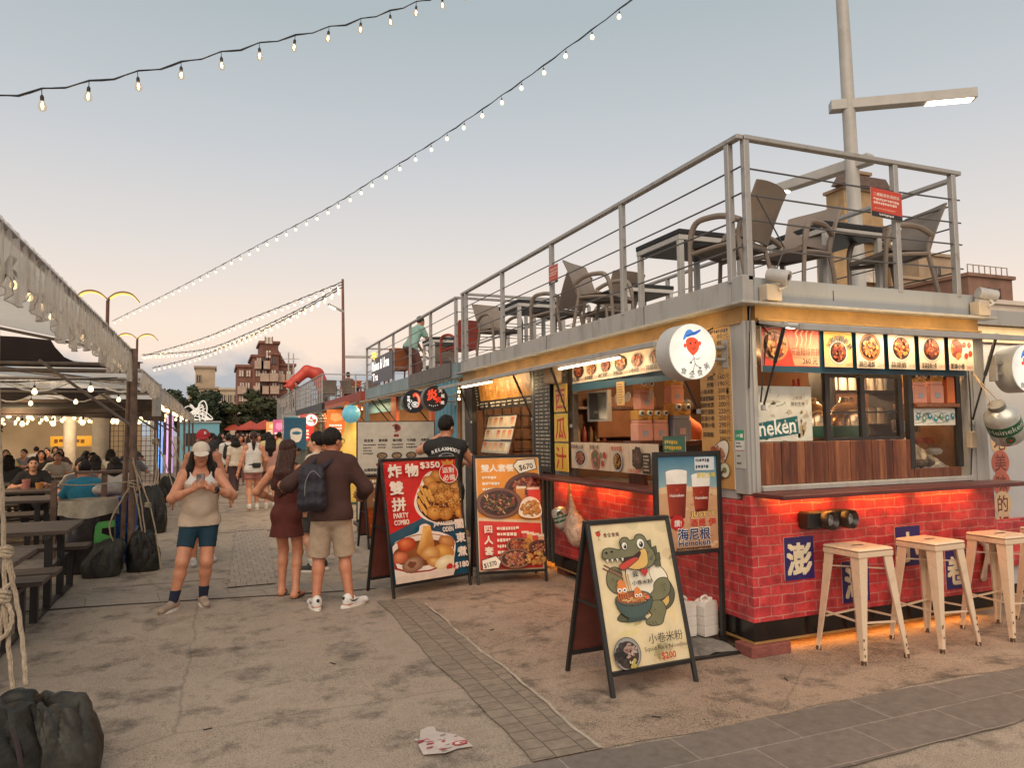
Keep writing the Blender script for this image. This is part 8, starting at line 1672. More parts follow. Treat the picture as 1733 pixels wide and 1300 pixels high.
rope('thick pale rope with knots hanging at the left edge above the black bag', [[(-1.06, 4.42, 2.5), (-1.03, 4.42, 1.7), (-1.0, 4.43, 1.22), (-.985, 4.43, .84), (-1.0, 4.40, .55), (-.98, 4.3, .42)], [(-.985, 4.43, 1.05), (-.95, 4.43, .9), (-.985, 4.42, .83), (-.955, 4.40, .6), (-.905, 4.30, .3), (-.86, 4.0, .0)], [(-.985, 4.43, 1.02), (-.93, 4.42, .8), (-.88, 4.36, .55), (-.855, 4.3, .40)], [(-.99, 4.42, .84), (-1.03, 4.4, .74), (-1.02, 4.38, .62), (-.96, 4.38, .64), (-.94, 4.39, .72), (-.97, 4.41, .80)]], .0115, [((-.985, 4.43, 1.04), .026), ((-.99, 4.42, .82), .03)])
rope('pale ropes tied around the near tent pole down to its bags', [[(-.94, 9.94, 1.35), (-.85, 9.9, .9), (-.78, 9.86, .42)], [(-.94, 9.94, 1.3), (-.72, 9.86, .7), (-.60, 9.78, .02)], [(-.93, 9.94, 1.05), (-.86, 9.92, .7), (-.82, 9.9, .44)], [(-.97, 9.95, 1.0), (-1.15, 9.8, .6), (-1.1, 9.75, .36)], [(-.99, 9.95, 1.06), (-1.5, 10.1, 1.03), (-1.75, 10.2, 1.05)]], .009, [((-.94, 9.97, 1.03), .05), ((-.76, 9.87, .78), .03)])
rope('pale ropes from the second tent pole to its bag', [[(-1.08, 15.55, 1.7), (-1.0, 14.6, 1.0), (-.98, 13.7, .72)], [(-1.06, 15.55, 1.5), (-.75, 14.9, .7), (-.6, 14.6, .02)], [(-1.08, 15.5, 1.2), (-.95, 14.4, .9), (-1.0, 13.7, .7)]], .011, [((-1.08, 15.6, 1.5), .06)])
rope('slack ropes between the third and fourth tent poles', [[(-1.09, 20.2, 1.6), (-.8, 19.6, .8), (-.7, 19.2, .02)], [(-1.1, 24.6, 1.6), (-.85, 24, .8), (-.75, 23.6, .02)], [(-1.09, 20.2, 1.3), (-1.1, 22, 1.0), (-1.1, 24.6, 1.3)]], .013)
# ------------------------------------------------------------------ picnic tables
PWOOD = wood_mat('picnic_boards', (.055, .04, .034), (.15, .11, .088), axis=1); PSTEEL = M('picnic_steel', (.018, .015, .016), .4, vary=.3)
def picnic():
    t = thing('picnic_table', 'x', 'picnic table', (0, 0, 0), group='picnic tables under the tents'); L_ = .92
    def slats(y0, y1, z, n, th):
        m = MB(); w = (y1-y0)/n
        for i in range(n): m.box(-L_, L_, y0+i*w+.003, y0+(i+1)*w-.003, z-th, z, .005)
        return m
    part('table_top', slats(-.46, .46, .745, 7, .04), PWOOD, t); part('bench', slats(-.98, -.66, .445, 3, .04), PWOOD, t); part('bench', slats(.66, .98, .445, 3, .04), PWOOD, t)
    for s in (-1, 1):
        x = s*.74; part('leg', MB().box(x-.03, x+.03, -.33, -.27, 0, .70).box(x-.03, x+.03, .27, .33, 0, .70).box(x-.028, x+.028, -.95, .95, .36, .40).box(x-.028, x+.028, -.45, .45, .662, .702).box(x-.03, x+.03, -.86, -.80, 0, .36).box(x-.03, x+.03, .80, .86, 0, .36).box(x-.025, x+.025, -.80, .80, .0, .03), PSTEEL, t)
    part('brace', MB().bar((-.7, 0, .25), (.7, 0, .25), .03).bar((-.4, 0, .25), (-.1, 0, .66), .03).bar((.4, 0, .25), (.1, 0, .66), .03), PSTEEL, t)
    return t
pt = picnic(); first = True
LB = {0: 'brown slatted picnic table ending beside the woman with the phone, second from the front', 1: 'front picnic table at the left edge above the kerb'}
tabs = [(-2.20, 8.4), (-2.22, 6.35)]+[(-3.05, y) for y in (12.3, 14.3, 16.4, 18.6, 21)]+[(-5.3, y) for y in (10.4, 12.4, 14.5, 16.6, 18.8, 21.2)]+[(-7.6, y) for y in (15, 17.5, 20, 22.5)]
TL = ['third picnic table, behind the black bin', 'fourth picnic table back, by the man in blue', 'picnic table just behind the man in blue', 'picnic table beside the white pillar, near one', 'picnic table close in front of the white pillar', 'picnic table at the left edge behind the seated white shirt', 'picnic table at the left edge beside the bending man', 'picnic table behind the bending man', 'picnic table among the seated group at the left', 'picnic table at the back of the seated group', 'farthest picnic table left of the white pillar', 'picnic table deep under the tent at the left', 'picnic table deep under the tent, next one back', 'picnic table deep under the tent near the yellow banner', 'deepest picnic table under the tents']
for i, (x, y) in enumerate(tabs):
    lb = LB[i] if i < 2 else TL[i-2]
    if i == 0: pt.location = (x, y, 0); pt['label'] = lb
    else: copy_tree(pt, (x, y, 0), None, lb)
# ------------------------------------------------------------------ bin, crate, clutter
t = thing('rubbish_bin', 'black lined rubbish bin with a pale plastic rim and a green mark', 'bin', (-1.42, 10.12, 0), world=True)
P_, F_ = build_sdf([Pr((-1.42, 10.12, .04), (-1.42, 10.12, .66), .30, .29, sq=(1, .75, 1)), Pr((-1.6, 10.0, .3), rr=(.12, .14, .25)), Pr((-1.25, 10.0, .2), rr=(.13, .14, .2))], .014, .06, [lambda X: .002-X[..., 2], lambda X: X[..., 2]-.70]); np_mesh('liner', P_-np.array([-1.42, 10.12, 0]), F_, M('bin_black', (.018, .013, .014), .3, vary=.4, scale=8, bump=.8, bscale=14, stretch=(1, 1, .4)), t)
part('rim_film', MB().grid(lambda a, b: (-1.42+(.315+.012*math.sin(a*60)*b)*math.cos(a*6.283), 10.12+(.245+.012*math.sin(a*60)*b)*math.sin(a*6.283), .86-b*(.19+.02*math.sin(a*19))), 80, 4), M('rim_film', (.40, .36, .29), .3, vary=.3, scale=6, bump=.4, bscale=20), t, True)
P = Poster((-1.32, 9.845, .62), (1, .12, 0), (0, 0, -1), .22, .50, 44, 100); GRN = (84, 168, 84)
for pl in ([(2, 12), (8, 3), (42, 0), (42, 16), (16, 18), (15, 34), (0, 38)], [(0, 34), (16, 30), (36, 38), (42, 50), (40, 66), (28, 72), (26, 60), (28, 52), (14, 50), (0, 52)], [(0, 60), (12, 60), (14, 72), (36, 70), (40, 76), (38, 84), (2, 86)], [(2, 90), (34, 88), (34, 92), (2, 95)], [(2, 98), (30, 96), (30, 99), (2, 100)]): P.poly(pl, GRN, clip=False)
P.build('green_mark', t)
t = thing('plastic_crate', 'bright blue plastic crate behind the rubbish bin', 'crate', (-1.2, 10.75, 0), world=True); m = MB(); BLC = M('crate_blue', (.01, .10, .36), .45, vary=.15)
for k in range(2):
    z0 = .02+k*.42
    for i in range(9): m.box(-1.46+i*.06, -1.44+i*.06, 10.55, 10.57, z0, z0+.36)
    for i in range(7): m.box(-.985, -.965, 10.57+i*.06, 10.59+i*.06, z0, z0+.36)
    m.box(-1.47, -.96, 10.54, 10.58, z0+.3601, z0+.40).box(-1.0, -.96, 10.5801, 11.0, z0+.3601, z0+.40).box(-1.47, -.96, 10.54, 10.58, z0-.02, z0-.0001).box(-1.47, -1.45, 10.57, 11.0, z0, z0+.36).box(-1.45, -1.0, 10.98, 11.0, z0, z0+.36).box(-1.45, -.99, 10.575, 10.98, z0, z0+.03)
part('lattice', m, BLC, t)
t = thing('plastic_bag', 'crumpled white plastic bag on top of the blue crate', 'bag', (-1.2, 10.8, .84), world=True); P_, F_ = build_sdf([Pr((-1.3, 10.78, .92), rr=(.18, .16, .09)), Pr((-1.1, 10.78, .93), rr=(.14, .14, .10)), Pr((-1.2, 10.85, .98), rr=(.12, .1, .06))], .014, .05); np_mesh('bag', P_-np.array([-1.2, 10.8, .84]), F_, M('white_plastic', (.55, .47, .42), .35, vary=.3, scale=14, bump=.8, bscale=26), t)
t = thing('bin_frame', 'dark wooden frame with posts standing around the rubbish bin', 'frame', (-1.6, 10.5, 0), world=True); part('post', MB().box(-1.85, -1.79, 10.3, 10.36, 0, 1.08), TPOLE, t); part('post', MB().box(-1.33, -1.27, 10.42, 10.48, 0, 1.15), TPOLE, t); part('shelf', MB().box(-1.62, -1.02, 10.4, 10.62, 1.151, 1.18), TPOLE, t)
# pillars and far bits under the tents
PIL = M('pillar_cream', (.50, .44, .36), .8, vary=.2, scale=3)
solo('pillar', MB().tube([(-2.85, 22, 0), (-2.85, 22, 3.2)], .20, 20), PIL, 'round cream pillar under the tents, larger near one', 'pillar', smooth=True); solo('pillar', MB().tube([(-4.6, 28.5, 0), (-4.6, 28.5, 3.2)], .20, 20), PIL, 'round cream pillar under the tents, smaller one behind', 'pillar', smooth=True)
def yb(P): P.rect(0, 0, 100, 26, (236, 176, 50)); P.greek(8, 7, 84, 1, 12, (120, 70, 20), 3, 11)
panel('banner', 'yellow banner with brown writing across the back of the tents', (-6.2, 34.2, 1.62), FRONT, 1.7, .42, 100, 26, yb, es=.15)  # banner print also glows a little, lamp light put into its material
solo('back_wall', MB().box(-24, -3.2, 37, 37.3, 0, 2.55), M('back_wall_cream_glow', (.55, .42, .27), .8, vary=.2, scale=.6, emit=(240, 190, 120), es=.02), 'faintly glowing cream wall far at the back left under the tents', 'wall')  # wall gives off a faint warm glow in place of lamp light
for i, (x, c, e) in enumerate([(-1.95, (20, 110, 190), 1.0), (-2.15, (24, 90, 120), .25), (-1.62, (150, 110, 190), .6)]): solo('light_curtain', MB().grid(lambda a, b, x=x: (x+a*.22, 28+.04*math.sin(a*20), 2.3-b*2.0), 20, 2), EM('curtain_%d' % i, c, e), ['bright blue lit curtain strip by the second tent pole', 'dark teal curtain strip beside the blue one', 'violet lit curtain strip beside the blue one'][i], 'curtain', 'lit curtains between the tent poles', True)
t = thing('mesh_fence', 'dark mesh fence panels behind the white pillar', 'fence', (-2.6, 26, 0), world=True); m = MB()
for i in range(14): m.box(-3.4+i*.13, -3.385+i*.13, 26, 26.015, .1, 2.0)
for i in range(12): m.box(-3.4, -1.7, 26.016, 26.03, .15+i*.16, .163+i*.16)
part('mesh', m, DARK, t); part('post', MB().box(-3.44, -3.401, 25.98, 26.03, 0, 2.1), DARK, t); part('post', MB().box(-1.699, -1.66, 25.98, 26.03, 0, 2.1), DARK, t)
t = thing('blue_booth', 'pale blue booth with scribbled light tubes on its roof, at the end of the walkway', 'booth', (-.8, 50, 0), world=True)
part('wall', MB().box(-2.2, .15, 50, 53, 0, 2.35), M('booth_blue', (.16, .38, .46), .6, vary=.1), t); part('roof', MB().box(-2.3, .25, 49.9, 53.1, 2.351, 2.45), STEEL, t); part('opening', MB().box(-1.8, -.2, 49.97, 49.998, .9, 1.7), DARK, t)
m = MB(); r = random.Random(9)
for k in range(4): m.tube(curve([(-1.9+r.random()*1.8, 50.3, 2.46+r.random()*1.1) for i in range(7)], 6), .03, 5)
m.tube(curve([(-1.0, 50.3, 2.46), (-1.1, 50.3, 3.4), (-.8, 50.3, 3.75), (-.6, 50.3, 3.3), (-.7, 50.3, 2.46)], 5), .04, 5); part('light_tubes', m, M('tube_white', (.6, .58, .54), .5, emit=(230, 220, 205), es=.3), t, True)
for i, (x, y, s) in enumerate([(3.0, 52, 1.1), (2.2, 55, 1.0), (3.9, 58, 1.2), (1.4, 60, 1.1)]):
    t = thing('parasol', ['red parasol over the crowd at the end of the walkway, nearest one', 'red parasol left of the nearest at the walkway end', 'red parasol behind, toward the far kiosks', 'farthest red parasol near the blue booth'][i], 'parasol', (x, y, 0), group='red parasols at the walkway end')
    part('canopy', MB().lathe([(s, 1.9), (s*.98, 2.0), (0, 2.55)], n=8), M('parasol_red', (.40, .06, .035), .8, vary=.2), t); part('pole', MB().tube([(0, 0, 0), (0, 0, 2.5)], .03, 6), DARK, t)
for i in range(5): solo('fence_post', MB().tube([(4.3+.35*i, 49.5, 0), (4.3+.35*i, 49.5, 5-.2*i)], .06, 6), STEEL, 'grey upright post in the cluster at the end of the kiosk row', 'post', 'posts at the end of the kiosk row')
# ------------------------------------------------------------------ people
PI = math.pi; S1 = (200, 138, 108); S2 = (184, 122, 94); S3 = (208, 154, 126)
WHITE = (.60, .57, .54); BLACK = (.016, .015, .016); NAVY = (.012, .016, .035)
from mathutils.bvhtree import BVHTree
def print_on(shirt, th, name, items, org, u, v, mat, off=.004):
    """lettering laid onto a garment: items (text, x, y, size, rot, bold) in metres on plane org,u,v"""
    me = shirt.data; bv = BVHTree.FromPolygons([x.co for x in me.vertices], [tuple(p.vertices) for p in me.polygons]); u = Vector(u).normalized(); v = Vector(v).normalized(); n = u.cross(v); m = MB()
    for t, x, y, s, r, b in items:
        vs, fs, bb = t if isinstance(t, tuple) else textgeo(t, 0); w = (bb[1]-bb[0])*s
        for k in ((-b, 0), (b, 0), (0, b)):
            o = []
            for a, c in vs:
                px, py = (a-bb[0])*s-w/2, c*s; q = Vector(org)+u*(x+k[0]+px*math.cos(r)-py*math.sin(r))+v*(y+k[1]+px*math.sin(r)+py*math.cos(r))
                h = bv.ray_cast(q+n*.5, -n); o.append((h[0]+n*(off+k[0]*.05)) if h[0] else q+n*.2)
            m.add(o, fs)
    ob = mesh_obj(name, m, mat, shirt); return ob
def ringgeo(rx, ry, t, n=40):
    vs = []; fs = []
    for i in range(n): a = 2*PI*i/n; vs += [(rx*math.cos(a), ry*math.sin(a)), ((rx-t)*math.cos(a), (ry-t)*math.sin(a))]
    for i in range(n): j = (i+1) % n; fs.append((2*i, 2*j, 2*j+1, 2*i+1))
    return (vs, fs, (-rx, rx, -ry, ry))
# woman with the phone
def w_extra(c):
    J = c['J']; th = c['th']
    part('watch', MB().tube([J['wrl']+(J['ell']-J['wrl'])*.10, J['wrl']+(J['ell']-J['wrl'])*.02], .034, 14), BLACKM, th, True)
    part('watch_face', MB().cbox(J['wrl']+(J['ell']-J['wrl'])*.06+np.array([.0, -.034, .012]), (.036, .012, .036), .004), BLACKM, th)
BLACKM = M('matt_black', BLACK, .4)
w_ = person('woman in sand and white tank top and white cap walking while looking at her phone', (-.14, 7.62, 0), .06, 1.55, 1.05, .0065, S1, lean=.02, feet={'r': (-.225, -.07, 0, -.6), 'l': (.04, .05, 0, .12)}, hands={'r': (-.075, -.27, 1.115), 'l': (.115, -.255, 1.105)}, poles={'r': (-1, .35, -.75), 'l': (1, .35, -.75)}, hdir={'r': ((.72, -.38, .42), (.5, .5, .6), 1, .55), 'l': ((-.86, -.32, .30), (-.2, .6, .7), -1, .6)}, head=(.0, .18), fine=True,
  wear=[('top', (.54, .43, .33), 0, .012, -.065, .105, .010, True), ('bottom', (.006, .035, .06), .66, .010), ('cap', (.60, .52, .43))], hair=('sides', None, .24), shoe=(.33, .25, .19), sock=((.012, .02, .05), .185), belly=1, extras=w_extra)
sh = [c for c in kids(w_) if c.name.startswith('shirt')][0]
# white upper part of the top, cut from the same cloth
me = sh.data; me.materials.append(M('tank_white', (.62, .60, .58), .85, vary=.1))
for p in me.polygons:
    if p.center.z > 1.145+.10*abs(p.center.x-.0)**1.0: p.material_index = 1
ph = thing('phone', 'dark phone in a mottled case held by the woman in the cap', 'phone', (-.135, 7.34, 1.14)); part('body', MB().box(-.037, .037, -.006, .006, -.02, .125, .005, Matrix.Rotation(rad(-24), 4, 'X')), M('phone_case', (.10, .05, .05), .3, vary=.6, scale=40), ph); part('camera_bump', MB().box(-.03, .004, -.0095, -.0062, .085, .118, .001, Matrix.Rotation(rad(-24), 4, 'X')), BLACKM, ph)
# man in the red cap
rc = person('man in a red cap and black sleeveless top walking behind the woman with the phone', (-.16, 10.1, 0), .05, 1.68, 1.0, .009, S2, feet={'r': (-.1, -.1, 0, 0), 'l': (.12, .15, 0, .1)}, hands={'r': (-.34, -.02, .80), 'l': (.33, -.05, .80)}, head=(-.12, .05), wear=[('top', (.02, .018, .02), 0, .012, -.1, .09, .015, True), ('bottom', (.03, .03, .035), .95, .012, .1, .02), ('cap', (.36, .018, .022))], hair=('buzz', None), shoe=(.4, .38, .36))
cp = [c for c in kids(rc) if c.name.startswith('cap')][0]; me = cp.data; top = max(v.co.z for v in me.vertices); print_on(cp, rc, 'cap_emblem', [('B', .02, -.012, .05, 0, .002)], (0, -.06, top-.055), (1, 0, 0), (0, 0, 1), M('emblem_white', (.6, .55, .5), .6))
# couple
def swoosh(c):
    for sd_ in 'rl':
        a, b = Vector(c['J']['heel'+sd_]), Vector(c['J']['toe'+sd_]); d = (b-a).normalized(); d.z = 0; d.normalize(); s_ = Vector((-d.y, d.x, 0))
        for e in (-1, 1):
            q = lambda x, z: a+d*x+s_*e*(.0475 if x < .09 else .043)+Vector((0, 0, z))
            part('shoe_mark', MB().add([q(-.02, .05), q(.02, .022), (q(.055, .020)), q(.12, .045), q(.05, .033), q(.015, .037)], [(0, 1, 5), (1, 2, 4, 5), (2, 3, 4)]), BLACKM, c['th'])
        part('heel_tab', MB().cbox(a-d*.043+Vector((0, 0, .055)), (.028, .02, .03), .006), BLACKM, c['th'])
    hp, hs = c['hp'], c['hs']; m = MB()
    for e in (-1, 1): m.tube([hp(.035*e+.026*math.cos(i*.5), -.102, .012+.022*math.sin(i*.5)) for i in range(13)], .0025, 5, True).tube([hp(.062*e, -.098, .016), hp(.082*e, .01, .014)], .0025, 5)
    part('glasses', m.tube([hp(-.01, -.106, .016), hp(.01, -.106, .016)], .0025, 5), BLACKM, c['th'])
mn = person('man in a dark brown shirt and beige shorts with his arm around a woman', (1.0, 7.02, 0), PI-.12, 1.665, .99, .0075, S2, lean=.03, feet={'r': (-.17, .02, 0, -.9), 'l': (.135, .02, 0, .25)}, hands={'l': (.44, -.17, 1.12), 'r': (-.28, -.20, .97)}, poles={'l': (.3, .9, -.3), 'r': (-.6, .8, -.2)}, hdir={'l': ((.35, -.80, .1), (-.9, -.3, 0), 1, .5), 'r': ((.1, -.9, .2), (.7, 0, .4), 1, .5)}, head=(-.75, .10), fine=True,
  wear=[('top', (.050, .020, .016), 1.62, .014, -.075, .075, .028), ('bottom', (.44, .34, .25), .97, .012, .1, .022), ('bag', (.016, .014, .024), (.17, .19, .22), (.135, .085, .235))], hair=('buzz', None), shoe=(.68, .66, .64), extras=swoosh)
sb = [c for c in kids(mn) if c.name.startswith('backpack')][0]; o = Vector((.17, .28, .05+1.04)); part('zip', MB().tube(curve([(.10, .275, 1.22), (.17, .288, 1.28), (.23, .272, 1.18), (.235, .262, 1.0)], 5), .004, 5), M('zip_grey', (.2, .19, .2), .4), sb)
g_ = person('woman with long brown hair in a rust brown dress beside the man in shorts', (.66, 7.66, 0), PI-.35, 1.56, .91, .0075, S1, feet={'r': (-.10, .05, 0, -.2), 'l': (.07, -.08, 0, .1)}, hands={'l': (.20, -.2, .95), 'r': (-.12, -.3, 1.05)}, poles={'l': (.9, .5, -.4), 'r': (-.6, .7, -.3)}, head=(-.5, .05), wear=[('dress', (.085, .016, .012), .60, .20, .012, True)], hair=('long', HAIRB, .44), shoe=None,
  extras=lambda c: [part('sandal', MB().prism([(math.cos(i*.4)*.045, math.sin(i*.4)*.115) for i in range(16)], Vector(c['J']['heel'+q])+(Vector(c['J']['toe'+q])-Vector(c['J']['heel'+q]))*.45-Vector((0, 0, Vector(c['J']['heel'+q]).z-.002)), (math.cos({'r': -.2, 'l': .1}[q]), math.sin({'r': -.2, 'l': .1}[q]), 0), (-math.sin({'r': -.2, 'l': .1}[q]), math.cos({'r': -.2, 'l': .1}[q]), 0), (0, 0, .018)).tube([Vector(c['J']['an'+q])+Vector((.04*math.cos(i*.5), .045*math.sin(i*.5), -.015)) for i in range(13)], .008, 5, True), M('sandal_brown', (.05, .02, .012), .6), c['th']) for q in 'rl']+[part('sunglasses', MB().cbox((0, 0, 0), (.15, .03, .035), .01, Matrix.Translation(c['hp'](0, -.10, .018)) @ Matrix(c['hr'].tolist()).to_4x4()), BLACKM, c['th'])])
person('black haired person in a pale shirt standing beyond the couple', (1.12, 8.95, 0), PI+.9, 1.63, 1.0, .011, S3, hands={'r': (-.2, -.3, 1.0)}, wear=[('top', (.55, .45, .35), .7), ('bottom', (.05, .05, .055), .95, .012, .1, .02)], hair=('short', None), shoe=(.03, .03, .03), sock=(WHITE, .16))
rm = person('man in a black sleeveless top with white back print, holding a drink', (2.45, 8.12, 0), PI-.25, 1.80, 1.02, .008, S1, feet={'r': (-.12, 0, 0, 0), 'l': (.12, 0, 0, 0)}, hands={'r': (-.24, -.36, 1.24), 'l': (.08, -.28, 1.55)}, poles={'r': (-.7, .5, -.5), 'l': (.8, .1, -.6)}, head=(-.55, .22), fine=True, wear=[('top', BLACK, .16, .014, -.12, .085, .02), ('bottom', (.06, .06, .07), 1.5, .012, .1, .02)], hair=('short', None), shoe=(.05, .05, .05))
sh = [c for c in kids(rm) if c.name.startswith('shirt')][0]; LW = M('print_white', (.62, .60, .57), .7)
its = [(ch, -.145+i*.036, 1.40-.0022*(i-4)**2, .052, -(i-4)*.05, .003) for i, ch in enumerate('RELAXMODE')]+[('Camping', 0, 1.318, .044, .05, .001), (ringgeo(.088, .040, .006), 0, 1.333, 1, .05, 0), ('outdoors', 0, 1.25, .034, 0, .001)]
print_on(sh, rm, 'back_print', its, (0, .3, 0), (-1, 0, 0), (0, 0, 1), LW)
dk = thing('drink_cup', 'pale yellow drink in a clear cup held by the man with the back print', 'cup', (2.80, 8.42, 1.27)); part('cup', MB().lathe([(.034, 0), (.045, .12), (.043, .12), (.03, .01)], n=18), CLEARV, dk, True); part('drink', MB().lathe([(.031, .012), (.041, .085), (0, .085)], n=18), M('drink_yellow', (.55, .40, .14), .3), dk, True); part('straw', MB().tube([(0, 0, .05), (.02, 0, .2)], .004, 6), WHITEP, dk)
# walkers
def fanny(c):
    o = c['pv']; m = MB().tube([o+np.array([.155*math.cos(i*.4), .125*math.sin(i*.4), .10-.02*math.cos(i*.4)]) for i in range(16)], .014, 6, True); f = part('belt_bag', m, BLACKM, c['th'], True); part('pouch', MB().cbox((-.06, .15, c['pv'][2]+.08), (.17, .07, .10), .02), BLACKM, f)
person('walking woman in white tank top, white cap and pink shorts with a belt bag', (.72, 16.4, 0), PI, 1.66, .96, .012, S1, feet={'r': (-.08, -.18, 0, 0), 'l': (.08, .2, .04, 0, -.02)}, hands={'l': (.30, .05, .82), 'r': (-.25, -.2, .9)}, wear=[('top', WHITE, 0, .014, -.08, .08, .02, True), ('bottom', (.34, .14, .13), .45, .014, .1, .03), ('cap', (.60, .58, .55))], hair=('pony', HAIRB, .38), shoe=(.6, .58, .54), sock=(WHITE, .16), extras=fanny)
person('woman with long black wavy hair in a dusty pink top on the walkway', (1.1, 16.9, 0), PI-.1, 1.60, 1.0, .014, S3, wear=[('top', (.45, .25, .22), .6), ('bottom', (.10, .07, .06), .8, .012, .1, .03)], hair=('long', None, .36), shoe=WHITE)
person('girl in a cream top and dark trousers walking beside the white capped woman', (.46, 20.8, 0), PI+.3, 1.55, .95, .016, S3, feet={'r': (-.06, -.12, 0, 0), 'l': (.07, .15, 0, 0)}, wear=[('top', (.60, .52, .42), .7), ('bottom', (.06, .03, .035), 1.9, .012, .1, .02)], hair=('bob', None, .16), shoe=WHITE)
person('man in a white shirt and pink cap with a black backpack walking away', (.30, 22.2, 0), PI, 1.60, 1.08, .014, S2, feet={'r': (-.1, .14, 0, 0), 'l': (.1, -.12, 0, 0)}, wear=[('top', WHITE, .8, .014, -.1, .07, .025), ('bottom', (.03, .035, .06), .8, .012, .1, .03), ('bag', BLACK, (0, .17, .26), (.14, .09, .2)), ('cap', (.50, .25, .22))], hair=('buzz', None), shoe=WHITE)
# terraces and vendors
person('man in a mint green shirt leaning on a table on the blue kiosk terrace', (4.25, 16.5, 2.70), PI*.62, 1.68, 1.0, .014, S2, lean=.45, pel=(0, .12, 0), hands={'r': (-.22, -.38, .86), 'l': (.22, -.36, .86)}, wear=[('top', (.22, .36, .31), .7, .013, -.08, .07, .02), ('bottom', (.12, .05, .04), 1.9, .012, .1, .02)], hair=('short', None), shoe=BLACK)
person('customer with dark hair seated at the orange cushions on the far terrace', (4.7, 28.6, 2.70), PI-.5, 1.65, 1.0, .02, S2, sit=True, feet={'r': (-.1, -.4, 0, 0), 'l': (.1, -.4, 0, 0)}, wear=[('top', (.14, .08, .06), .7), ('bottom', BLACK, 1.9)], hair=('short', None), shoe=BLACK)
person('man in black standing at the rail of the farthest terrace', (3.9, 40, 2.70), -1.2, 1.65, 1.0, .022, S2, wear=[('top', BLACK, .7), ('bottom', NAVY, 1.9)], hair=('short', None), shoe=BLACK)
person('vendor in an orange red shirt bending over inside the corner kiosk', (4.66, 6.25, .30), -2.0, 1.66, 1.05, .011, S2, lean=.32, hands={'r': (-.2, -.5, .95), 'l': (.2, -.5, .95)}, head=(0, .2), wear=[('top', (.50, .10, .03), .8, .013, -.08, .07, .02), ('bottom', NAVY, 1.9)], hair=('short', None), shoe=BLACK)
person('vendor with tied hair behind the counter of the orange framed kiosk', (3.95, 21.3, .1), -1.4, 1.62, 1.0, .02, S3, wear=[('top', (.5, .5, .46), .7), ('bottom', NAVY, 1.9)], hair=('bun', None), shoe=BLACK)
person('vendor in a dark cap behind the counter beside the orange frame', (3.95, 24, .1), -1.4, 1.66, 1.0, .02, S2, wear=[('top', BLACK, .7), ('bottom', NAVY, 1.9), ('cap', NAVY)], hair=('buzz', None), shoe=BLACK)
# seated customers
SF = {'r': (-.12, -.40, 0, 0), 'l': (.12, -.40, 0, 0)}
def seated(label, x, y, rot, top, hair='short', hl=.3, H=1.66, lean=.12, h=.016, w=1.0, **k):
    return person(label, (x, y, 0), rot, H, w, h, R_.choice((S1, S2, S3)), lean=lean, sit=True, feet=SF, hands={'r': (-.2, -.38, .78), 'l': (.2, -.36, .78)}, wear=[('top', top, .75, .013, -.1, .07, .02), ('bottom', k.get('bt', (.03, .03, .04)), 1.8)], hair=(hair, k.get('hm'), hl), shoe=(.1, .09, .09), group=k.get('group'))
seated('man in a teal blue shirt seated with his back to the walkway, behind the crate', -1.72, 11.75, PI-.1, (.015, .16, .25), h=.011, w=1.15)
seated('person with black hair seated opposite the man in blue, left one', -2.0, 13.4, .2, (.10, .09, .09), 'short', h=.014); seated('person with black hair seated next to the left one opposite the man in blue', -1.55, 13.6, PI, (.45, .40, .36), 'bob', .18, h=.014)
seated('smiling man in a black shirt seated facing the walkway', -3.0, 15.15, .25, BLACK, 'buzz', h=.013, w=1.12)
person('man in a white shirt bending low over a picnic table', (-3.85, 11.7, 0), -1.35, 1.70, 1.05, .013, S2, lean=1.05, pel=(0, .15, -.05), hands={'r': (-.22, -.5, .80), 'l': (.26, -.15, .85)}, head=(0, .1), wear=[('top', WHITE, .8, .013, -.1, .07, .025), ('bottom', BLACK, 1.9)], hair=('short', None), shoe=BLACK)
seated('person in a white shirt at the very left edge with back turned', -3.28, 9.35, PI+.5, WHITE, h=.013, w=1.1)
r = random.Random(31); TOPS = [(.03, .03, .035), (.55, .52, .48), (.42, .33, .26), (.10, .05, .05), (.60, .57, .52), (.05, .06, .09), (.30, .12, .10), (.5, .42, .2), (.2, .2, .22), (.02, .02, .02)]
proto = {}
